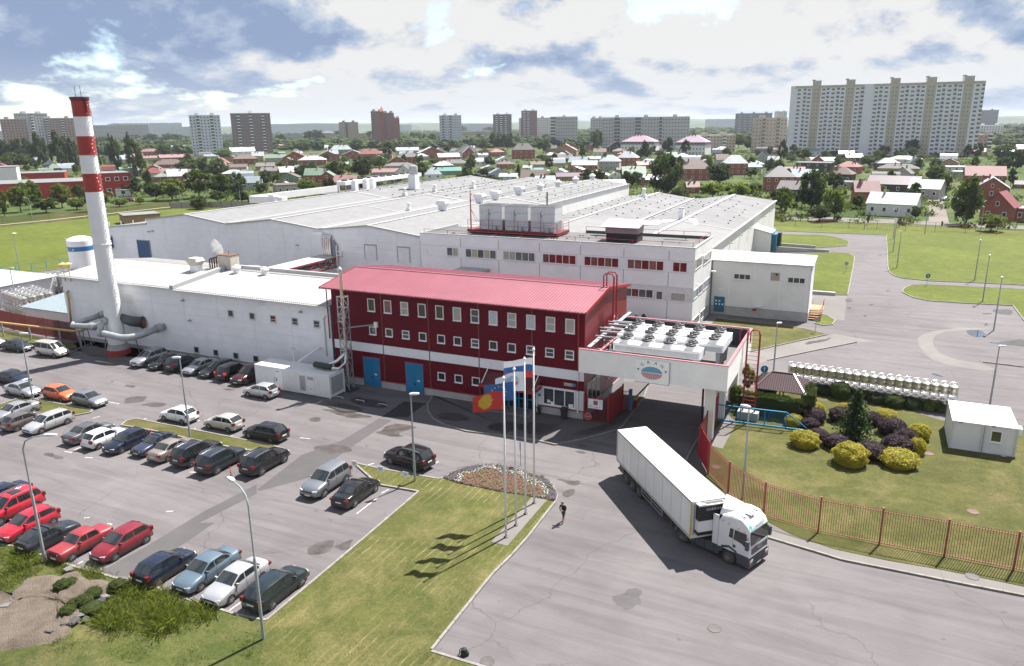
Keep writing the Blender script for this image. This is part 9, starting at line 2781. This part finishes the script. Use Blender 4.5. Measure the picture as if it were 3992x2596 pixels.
# two mansard houses in front of the long slab
for (x, y, w, h), lab in (((-220.4,754.6,34.5,17.0), 'left white apartment house with big pale purple mansard roof'), ((-160.9,724.4,28.5,17.2), 'right white apartment house with big pale purple mansard roof')):
 t = thing('mansard_house', lab, 'apartment house', (x, y, 0), face(x, y) + rad(-18), 'white mansard apartment houses')
 hx, D, e = w / 2, 18, h * .5
 obj('wall', MB().box(-hx, hx, 0, D, 0, e), FW['w'], t)
 pv = M('pale_purple_roof', (0.36, 0.26, 0.31), .35)
 obj('mansard', MB().raw([(-hx - .4, -.4, e), (hx + .4, -.4, e), (hx + .4, D + .4, e), (-hx - .4, D + .4, e), (-hx + .5, .5, e + h * .15), (hx - .5, .5, e + h * .15), (hx - .5, D - .5, e + h * .15), (-hx + .5, D - .5, e + h * .15)], [(0, 1, 5, 4), (1, 2, 6, 5), (2, 3, 7, 6), (3, 0, 4, 7)]), RC['v'], t)
 obj('roof', MB().raw([(-hx - .2, -.2, e + h * .15), (hx + .2, -.2, e + h * .15), (hx + .2, D + .2, e + h * .15), (-hx - .2, D + .2, e + h * .15), (-hx * .3, D / 2, h), (hx * .3, D / 2, h)], [(0, 1, 5, 4), (1, 2, 5), (2, 3, 4, 5), (3, 0, 4), (3, 2, 1, 0)]), pv, t)
 for f in range(3):
  for k in range(9):
   o = obj('window', winm, WHITE_P, t, loc=(-hx + w * (k + .5) / 9, -.02 if f < 2 else -.3, .8 + f * e * .42)); o.scale = (1.4, 1, 1.6); obj('pane', panm, GLASS_D, o)
 for k in range(3):
  obj('chimney', MB().box(-hx * .3 + k * 3 - .5, -hx * .3 + k * 3 + .5, D / 2 - .5, D / 2 + .5, h - 1.2, h + 1), BLACKM, t)
# spire of the castle-like tower and the big wheel
x, y, w, h = -578.7,833.4,4.9,47.0
t = obj('tower_spire', MB().box(-w * .5, w * .5, -2, 10, 0, h).raw([(-w * .6, -2.6, h), (w * .6, -2.6, h), (w * .6, 10.6, h), (-w * .6, 10.6, h), (0, 4, h + 7)], [(0, 1, 4), (1, 2, 4), (2, 3, 4), (3, 0, 4)]), [FW['r']], loc=(x, y, 0), rotz=face(x, y))
tag(t, 'pointed spire tower in the middle of the castle-like red block', 'tower')
x, y, w, h = -1148.4,1809.9,36.0,35.0
t = thing('ferris_wheel', 'pale ferris wheel with thin spokes on the horizon', 'ferris wheel', (x, y, 0), face(x, y))
rw = w / 2
obj('rim', MB().tube([(rw * math.cos(k * .2618), 0, h - rw + rw * math.sin(k * .2618)) for k in range(25)], .5, 5), WHITE_P, t)
for k in range(12):
 obj('spoke', MB().bar((0, 0, h - rw), (rw * math.cos(k * .5236), 0, h - rw + rw * math.sin(k * .5236)), .5), WHITE_P, t)
for s in (-1, 1):
 obj('support', MB().bar((0, 0, h - rw), (s * rw * .6, 0, 0), .8), WHITE_P, t)
# the red works on the left
def works(name, label, x, y, w, h, m, depth, rot, wins=0, rows=1):
 t = thing(name, label, 'building', (x, y, 0), face(x, y) + rad(rot))
 obj('wall', MB().box(-w / 2, w / 2, 0, depth, 0, h), m, t)
 obj('roof', MB().box(-w / 2 - .2, w / 2 + .2, -.2, depth + .2, h, h + .3), DROOF, t)
 for r in range(rows):
  for k in range(wins):
   o = obj('window', winm, WHITE_P, t, loc=(-w / 2 + w * (k + .5) / wins, 0, h * (r + .35) / rows)); o.scale = (2.0, 1, 1.7); obj('pane', panm, GLASS_D, o)
BR = M('bright_red_cladding', (0.34, 0.02, 0.016), .5, var=.08, scale=.2)
works('red_works_building', 'long low bright red works wing behind the street trees', -332.0,214.7,39.4,6.6, BR, 30, -6)
works('red_works_building', 'two-storey bright red works wing with eight windows', -310.4,235.2,14.5,9.9, BR, 18, 8, 4, 2)
works('red_works_building', 'upper red works block with pale roof at far left', -399.6,258.9,25.4,7.2, BR, 20, -6, 5, 1)
works('works_block', 'plain grey white works block at the left edge', -377.8,228.5,11.5,12.1, FW['w'], 15, -6)
works('tan_pump_house', 'small tan pump house on the lawn behind the hall corner', -208.2,166.4,10.4,2.7, WC['o'], 9, 10)
works('guard_hut', 'small white hut before the red works entrance', -303.7,234.6,5.7,2.6, FW['w'], 3, 5, 1)
TR = [
-569.3,377.0,14.3,26.8,'pg', -552.7,381.0,15.1,27.7,'pg', -552.0,388.3,11.4,24.6,'pg', -497.6,367.6,13.1,25.3,'pg', -482.5,371.3,9.0,25.6,'pg', -424.4,340.0,10.3,25.8,'pg', -668.2,506.8,7.5,16.9,'pg', -709.6,436.9,20.2,23.5,'bd', -695.1,439.9,20.0,24.4,'bd', -612.6,381.5,20.1,13.6,'bm', -605.1,368.5,11.8,10.9,'bm', -620.4,395.1,11.4,11.4,'bm',
-274.9,164.3,4.5,9.3,'il', -283.6,175.5,8.1,9.8,'bl', -289.2,185.3,6.2,9.8,'il', -272.3,177.6,9.3,5.8,'bm', -283.3,191.4,8.1,9.6,'bl', -271.1,188.8,7.0,4.5,'bl', -313.9,220.6,5.6,6.5,'bm', -271.0,199.8,6.3,5.0,'bl', -264.6,201.9,6.7,3.3,'bl', -300.4,238.4,6.8,8.7,'ig', -264.1,210.7,4.1,2.8,'bl', -332.2,272.1,6.5,9.8,'ss', -439.6,388.3,7.6,7.2,'ss', -271.3,224.5,7.7,7.3,'bm', -266.5,228.6,13.0,9.0,'bl', -263.1,239.8,13.3,12.3,'bm', -386.1,345.1,16.2,11.1,'wg', -383.8,356.1,14.9,11.8,'wg', -366.1,350.4,12.3,10.7,'wg', -259.4,248.9,10.6,10.4,'bm', -263.7,261.5,9.9,9.6,'wg',
-572.9,557.7,16.9,9.8,'bl', -823.8,786.3,25.8,10.0,'bm', -1210.2,1177.1,52.4,17.6,'bl', -1323.1,1100.3,34.5,20.9,'bd', -902.8,767.0,23.1,13.8,'bd', -665.0,566.4,18.5,14.3,'bm', -1331.4,1182.4,43.0,16.9,'bm', -1264.4,1099.1,42.5,21.5,'bd', -1670.4,1564.5,38.0,20.5,'bd', -1622.8,1292.7,77.5,19.9,'bd', -1315.0,990.7,43.9,17.6,'bd',
-266.4,339.3,15.5,12.2,'bm', -261.9,355.2,14.0,13.2,'bd', -406.3,592.9,16.1,15.3,'im', -328.0,465.8,13.3,7.8,'bm', -641.1,751.6,21.8,11.9,'bm', -304.0,355.5,10.1,8.1,'bd', -291.6,315.9,9.2,6.9,'bm', -245.1,287.3,9.7,5.5,'wl', -248.2,262.4,5.6,5.1,'bg', -253.1,388.5,8.7,6.3,'bl', -244.7,390.8,9.3,8.1,'im', -639.2,1043.7,27.6,17.9,'bd', -973.9,1365.2,42.0,21.1,'bd', -953.2,1362.9,26.7,19.7,'bd', -599.5,804.5,17.3,14.5,'bm', -976.7,1190.3,29.8,25.9,'bd', -998.5,1191.4,24.7,23.3,'bd', -1000.1,1115.2,21.0,18.6,'bd', -1153.7,1492.4,46.2,22.6,'bd', -1125.7,1488.5,38.4,23.4,'bd', -727.0,1107.7,26.3,14.4,'bl', -799.9,1259.7,27.9,17.8,'bd', -274.1,507.4,6.7,8.6,'im', -261.9,510.0,6.6,7.0,'bd', -206.7,400.8,14.8,5.5,'bm', -416.0,720.0,13.7,8.9,'bd', -409.5,784.6,17.2,13.1,'ig', -407.9,820.0,23.2,22.1,'bg', -395.7,821.0,14.9,20.7,'bd', -706.4,1336.5,27.6,14.1,'bd', -1483.5,2664.9,41.9,28.3,'bd', -1319.0,2591.2,57.4,25.5,'bd', -311.5,515.5,12.3,4.2,'bm',
-81.0,319.1,14.7,16.1,'wd', -188.7,405.5,5.1,7.3,'ss', -222.9,603.9,9.5,13.0,'im', -277.7,797.1,14.9,24.0,'bm', -168.9,675.5,11.2,17.6,'id', -159.4,700.1,10.0,14.1,'id', -167.6,595.3,9.6,15.6,'id', -201.5,745.6,6.3,8.2,'id', -312.6,732.4,17.2,16.0,'bg', -582.1,1323.2,32.2,23.1,'bd', -67.2,367.1,13.3,10.9,'bd', -58.7,308.5,10.8,6.3,'bx', -48.9,306.9,11.4,6.5,'bx', -46.2,332.8,7.4,4.3,'bm', -104.1,347.5,8.9,8.0,'bd', -105.4,362.7,8.8,6.1,'bd', -159.2,386.2,8.2,4.0,'bm', -257.2,597.9,9.7,4.4,'bd', -72.8,498.8,7.7,7.9,'im', -120.4,586.9,15.7,5.5,'bm', -147.8,911.8,15.4,15.4,'bm', -124.4,843.0,15.1,10.9,'bd', -145.1,841.3,12.1,6.6,'bm', -177.3,674.3,10.3,5.6,'bd', -251.4,739.7,9.8,4.8,'bl', -215.8,551.5,6.7,4.2,'bm', -383.0,2171.7,37.5,14.1,'bd', -530.8,2464.8,56.0,13.0,'bd',
-18.5,261.6,9.4,14.9,'bd', -10.8,249.2,7.9,9.9,'bl', -27.7,265.0,7.2,8.1,'bm', 23.8,250.1,8.4,13.3,'wm', 11.2,257.1,3.4,4.2,'bm', -5.2,283.2,4.5,5.0,'bm', -63.3,578.9,7.6,16.3,'id', -64.8,666.4,7.8,11.6,'id', -53.1,630.5,13.9,9.6,'bm', -18.6,673.9,9.5,4.2,'bl', 1.8,705.5,10.1,9.4,'bg', 23.1,721.5,12.1,13.8,'bd', 58.1,667.9,7.2,10.9,'id', 64.5,669.0,8.6,12.4,'id', 75.2,728.9,5.0,11.0,'ss', -17.2,423.8,9.8,5.3,'bl', -6.8,371.2,3.6,3.3,'bm', 20.2,497.0,6.2,7.8,'im', 24.0,410.8,10.8,9.0,'bm', -21.6,545.2,12.4,5.5,'bm', -5.5,536.1,14.5,7.3,'bd', 78.6,637.8,18.7,11.7,'bm', 68.6,509.0,10.3,12.8,'bd', 51.4,388.8,4.5,8.6,'id', 214.5,1831.6,32.2,17.2,'bd', 229.2,1734.2,20.9,15.6,'bd', 107.7,952.7,10.2,8.7,'bm', 40.9,703.2,11.5,3.3,'bd', 50.0,704.6,11.4,4.2,'bm', -49.2,734.2,8.8,4.6,'bd', -35.8,713.0,10.2,4.6,'bd',
-1.4,239.6,1.0,3.7,'il', 6.6,237.0,1.2,3.0,'il', 17.2,240.9,0.7,1.8,'il']
KT = {'p': 'poplar', 'b': 'broad', 'i': 'birch', 'w': 'willow', 's': 'spruce'}
TT = {'g': 'grey', 'd': 'dark', 'm': 'mid', 'l': 'light', 'x': 'lime', 's': 'spruce'}
PLACED = []
for i in range(0, len(TR), 5):
 x, y, w, h, k = TR[i:i + 5]
 tree(x, y, w, h, KT[k[0]], TT[k[1]], None, zone_of(x, y))
 PLACED.append((x, y))
n = 0
while n < 150:
 az = rad(R.uniform(-62, 8)); d = 235 + 560 * R.random() ** 1.2
 x, y = math.sin(az) * d, math.cos(az) * d
 if (-150 < x < 45 and y < 232) or (x < -150 and y < 200 and x > -250) or x > 60 and y < 240 or abs(x - (14 + (y - 235) * .24)) < 9:
  continue
 if any(math.hypot(x - q[0], y - q[1]) < q[2] * .6 + 5 for q in HOUSES) or any(math.hypot(x - q[0], y - q[1]) < 6 for q in PLACED):
  continue
 n += 1
 PLACED.append((x, y))
 tree(x, y, R.uniform(4.5, 8.5), R.uniform(4.5, 9.5), R.choice(('broad', 'broad', 'broad', 'birch', 'willow')), R.choice(('dark', 'mid', 'mid', 'light', 'grey')), None, zone_of(x, y))
finish_labels()
# low garden greenery between the houses, and the woods that run on to the hills
gs = MB()
rr = random.Random(21)
for k in range(2600):
 az = rad(rr.uniform(-62, 8)); d = 238 + 600 * rr.random()
 x, y = math.sin(az) * d, math.cos(az) * d
 if (-150 < x < 45 and y < 238) or (x < -150 and y < 215) or (x > 45 and y < 246) or abs(x - (14 + (y - 235) * .24)) < 6 or any(abs(x - q[0]) < q[2] * .6 and abs(y - q[1]) < q[2] * .6 for q in HOUSES):
  continue
 r = rr.uniform(.8, 2.9)
 for q in range(46):
  v = Vector((rr.gauss(0, .6), rr.gauss(0, .6), abs(rr.gauss(0, .45)))) * r
  quad_leaf(gs, (x + v.x, y + v.y, .2 + v.z), .42, rr)
o = obj('garden_greenery', gs, LEAF['mid']); o['kind'] = 'stuff'
fw_ = MB()
for k in range(5200):
 az = rad(rr.uniform(-64, 12)); d = 1000 * (3.6 ** rr.random())
 x, y = math.sin(az) * d, math.cos(az) * d
 r, h = rr.uniform(4, 9) * (1 + d / 4000), rr.uniform(6, 12)
 b0 = len(fw_.v)
 vs = [(x, y, h * 1.05)]
 for ring, (rf, zf) in enumerate(((.62, .88), (1, .5), (.7, .1))):
  for q in range(6):
   a = q * 1.047 + ring * .5
   j = rr.uniform(.75, 1.2)
   vs.append((x + r * rf * j * math.cos(a), y + r * rf * j * math.sin(a), h * zf * rr.uniform(.85, 1.1)))
 fw_.raw(vs, [(0, 1 + q, 1 + (q + 1) % 6) for q in range(6)] + [(1 + e * 6 + q, 7 + e * 6 + q, 7 + e * 6 + (q + 1) % 6, 1 + e * 6 + (q + 1) % 6) for e in range(2) for q in range(6)])
m, nt, b = nodes_of('woodland')
colr = mixc(nt, 1.0, ramp(nt, nt.nodes.new('ShaderNodeNewGeometry').outputs['Random Per Island'], ((0, (.02, .034, .012)), (.6, (.035, .052, .016)), (1, (.06, .08, .02)))), ramp(nt, noise(nt, world_pos(nt), .5, 4), ((.3, .6), (.7, 1.3))), 'MULTIPLY')
nt.links.new(colr, b.inputs['Base Color']); b.inputs['Roughness'].default_value = .95; b.inputs['Specular IOR Level'].default_value = .1
o = obj('far_woods', fw_, m); o['kind'] = 'stuff'
mnd = [(-50.75,23.53),(-46.67,23.5),(-47.96,24.79),(-48.39,26.06),(-47.36,26.94),(-46.46,26.93),(-46.53,27.59),(-45.84,28.04),(-44.65,27.48),(-42.83,28.17),(-41.86,27.82),(-41.83,26.93),(-42.05,26.33),(-42.47,25.89),(-42.53,25.14),(-41.62,24.84),(-40.97,25.02),(-40.89,24.04),(-40.3,23.21),(-40.22,22.61),(-40.84,22.12),(-41.45,21.44),(-42.46,20.77),(-43.81,19.56)]
P = smooth_loop(mnd, 1, .05, R)
cxm, cym = sum(p[0] for p in P) / len(P), sum(p[1] for p in P) / len(P)
mb = MB()
rings = [(1.0, .06), (.9, .26), (.7, .34), (.45, .3), (.2, .36), (0.02, .34)]
vs = []
for f, z in rings:
 for p in P:
  vs.append((cxm + (p[0] - cxm) * f, cym + (p[1] - cym) * f, .09 + z * rr.uniform(.7, 1.3) if f < 1 else .05))
n = len(P)
mb.raw(vs, [(i * n + k, i * n + (k + 1) % n, (i + 1) * n + (k + 1) % n, (i + 1) * n + k) for i in range(5) for k in range(n)])
o = obj('rubble_heap', mb, SOIL, smooth='all'); o['kind'] = 'structure'
CH_ = [M('broken_concrete', (0.12, 0.115, 0.11), .9, var=.25), M('broken_asphalt', (0.05, 0.047, 0.048), .9, var=.3)]
for k, (x, y) in enumerate(((-46.64,23.75),(-46.72,24.21),(-46.86,24.65),(-46.33,23.29),(-46.72,24.84),(-44.95,24.04),(-41.2,23.56),(-41.15,23.8),(-41.04,24.08),(-41.2,24.68),(-40.58,24.51),(-41.39,22.82),(-41.25,22.46),(-41.43,25.88),(-41.32,26.17),(-41.54,26.56),(-42.25,27.25),(-44.37,26.29),(-46.53,27.59),(-40.94,25.5),(-43.59,26.26))):
 s = rr.uniform(.14, .32)
 vv = [(rr.uniform(.7, 1.2) * a * s, rr.uniform(.6, 1.1) * b_ * s, c_ * s * .35) for a in (-1, 1) for b_ in (-1, 1) for c_ in (0, rr.uniform(.6, 1.2))]
 o = obj('rubble_slab', MB().raw(vv, [(0, 1, 3, 2), (4, 6, 7, 5), (0, 4, 5, 1), (2, 3, 7, 6), (1, 5, 7, 3), (0, 2, 6, 4)]), CH_[k % 3 > 0], loc=(x, y, .3), rotz=rr.uniform(0, 6))
 o.rotation_euler.x = rr.uniform(-.35, .35)
 tag(o, 'broken slab on the rubble heap, %s from the left edge' % ORDN[k] if k < 20 else 'last broken slab on the rubble heap', 'rubble', 'broken slabs on the rubble heap')
tb = MB()
def blade(x, y, h, w, lean):
 a = rr.uniform(0, 6.28)
 dx, dy = math.cos(a) * w, math.sin(a) * w
 lx, ly = rr.gauss(0, lean) * h, rr.gauss(0, lean) * h
 tb.raw([(x - dx, y - dy, .06), (x + dx, y + dy, .06), (x + lx * .4, y + ly * .4, h * .65), (x + lx, y + ly, h)], [(0, 1, 2), (2, 1, 3)])
zones = (([(-43.02,27.68),(-41.33,28.45),(-39.56,28.73),(-36.58,28.56),(-34.59,28.51),(-33.74,27.29),(-35.37,25.56),(-36.87,24.56),(-39.21,24.58),(-40.56,24.86),(-41.42,26.62)], 9000, .7), ([(-55.91,27.22),(-52.96,28.08),(-50.77,28.14),(-48.74,27.87),(-48.13,27),(-48.27,25.84),(-47.8,24.48),(-49.39,22.75)], 5000, .6), ([(-48.6,27.93),(-46.73,28.2),(-43.11,28.31),(-43.65,27.53),(-45.82,27.09)], 1800, .5),
         ([(-40.3,23.21),(-39.97,24.79),(-35.21,25.42),(-31.22,28.21),(-28.7,26.26),(-33.23,23.73),(-39.15,21.49),(-40.98,21.45)], 5000, .3), ([(-30.39,28.04),(-26.9,29.63),(-22.14,30.44),(-19.61,30.99),(-18.04,30.67),(-28.4,25.94)], 3000, .22))
def in_poly(x, y, P):
 c = False
 for i in range(len(P)):
  (x0, y0), (x1, y1) = P[i], P[(i + 1) % len(P)]
  if (y0 > y) != (y1 > y) and x < (x1 - x0) * (y - y0) / (y1 - y0) + x0:
   c = not c
 return c
for P, cnt, h in zones:
 xs, ys = [p[0] for p in P], [p[1] for p in P]
 k = 0
 while k < cnt:
  x, y = rr.uniform(min(xs), max(xs)), rr.uniform(min(ys), max(ys))
  if not in_poly(x, y, P):
   continue
  hh = h * (.35 + .75 * abs(math.sin(x * .9 + 1.3 * math.sin(y * .7))) * abs(math.sin(y * 1.1 + x * .5)))
  x, y = x + rr.gauss(0, .35), y + rr.gauss(0, .35)
  for q in range(6):
   blade(x + rr.gauss(0, .12), y + rr.gauss(0, .12), hh * rr.uniform(.4, 1.15), .016, .5)
  k += 6
o = obj('tall_grass', tb, leaf_mat('grass_blades', (0.12, 0.14, 0.035), .4)); o['kind'] = 'stuff'
for k, (x, y) in enumerate(((-44.83,26.47),(-44.77,25.98),(-42.02,25.49),(-42.37,25.09),(-42.03,24.42),(-42.28,26.35),(-41.18,25.39),(-41.71,27.62))):
 tree(x, y, rr.uniform(.8, 1.5), rr.uniform(.4, .8), 'round', 'mid', 'low leafy weed clump on the rubble heap, %s from left' % ORDN[k], name='weed_clump', cat='plant', z=.2)
hz = obj('haze', MB().box(-7200, 7200, -400, 7300, -1.2, 80.0), bpy.data.materials.new('haze'))
m = hz.data.materials[0]
m.use_nodes = True
nt = m.node_tree
nt.nodes.remove(nt.nodes['Principled BSDF'])
pv = nt.nodes.new('ShaderNodeVolumePrincipled')
pv.inputs['Color'].default_value = (0.8, 0.88, 1.0, 1)
pv.inputs['Density'].default_value = 0.00006
pv.inputs['Anisotropy'].default_value = 0.2
nt.links.new(pv.outputs[0], nt.nodes['Material Output'].inputs['Volume'])
hz['kind'] = 'stuff'
for o in bpy.data.objects:
 if o.get('_w'):
  del o['_w']
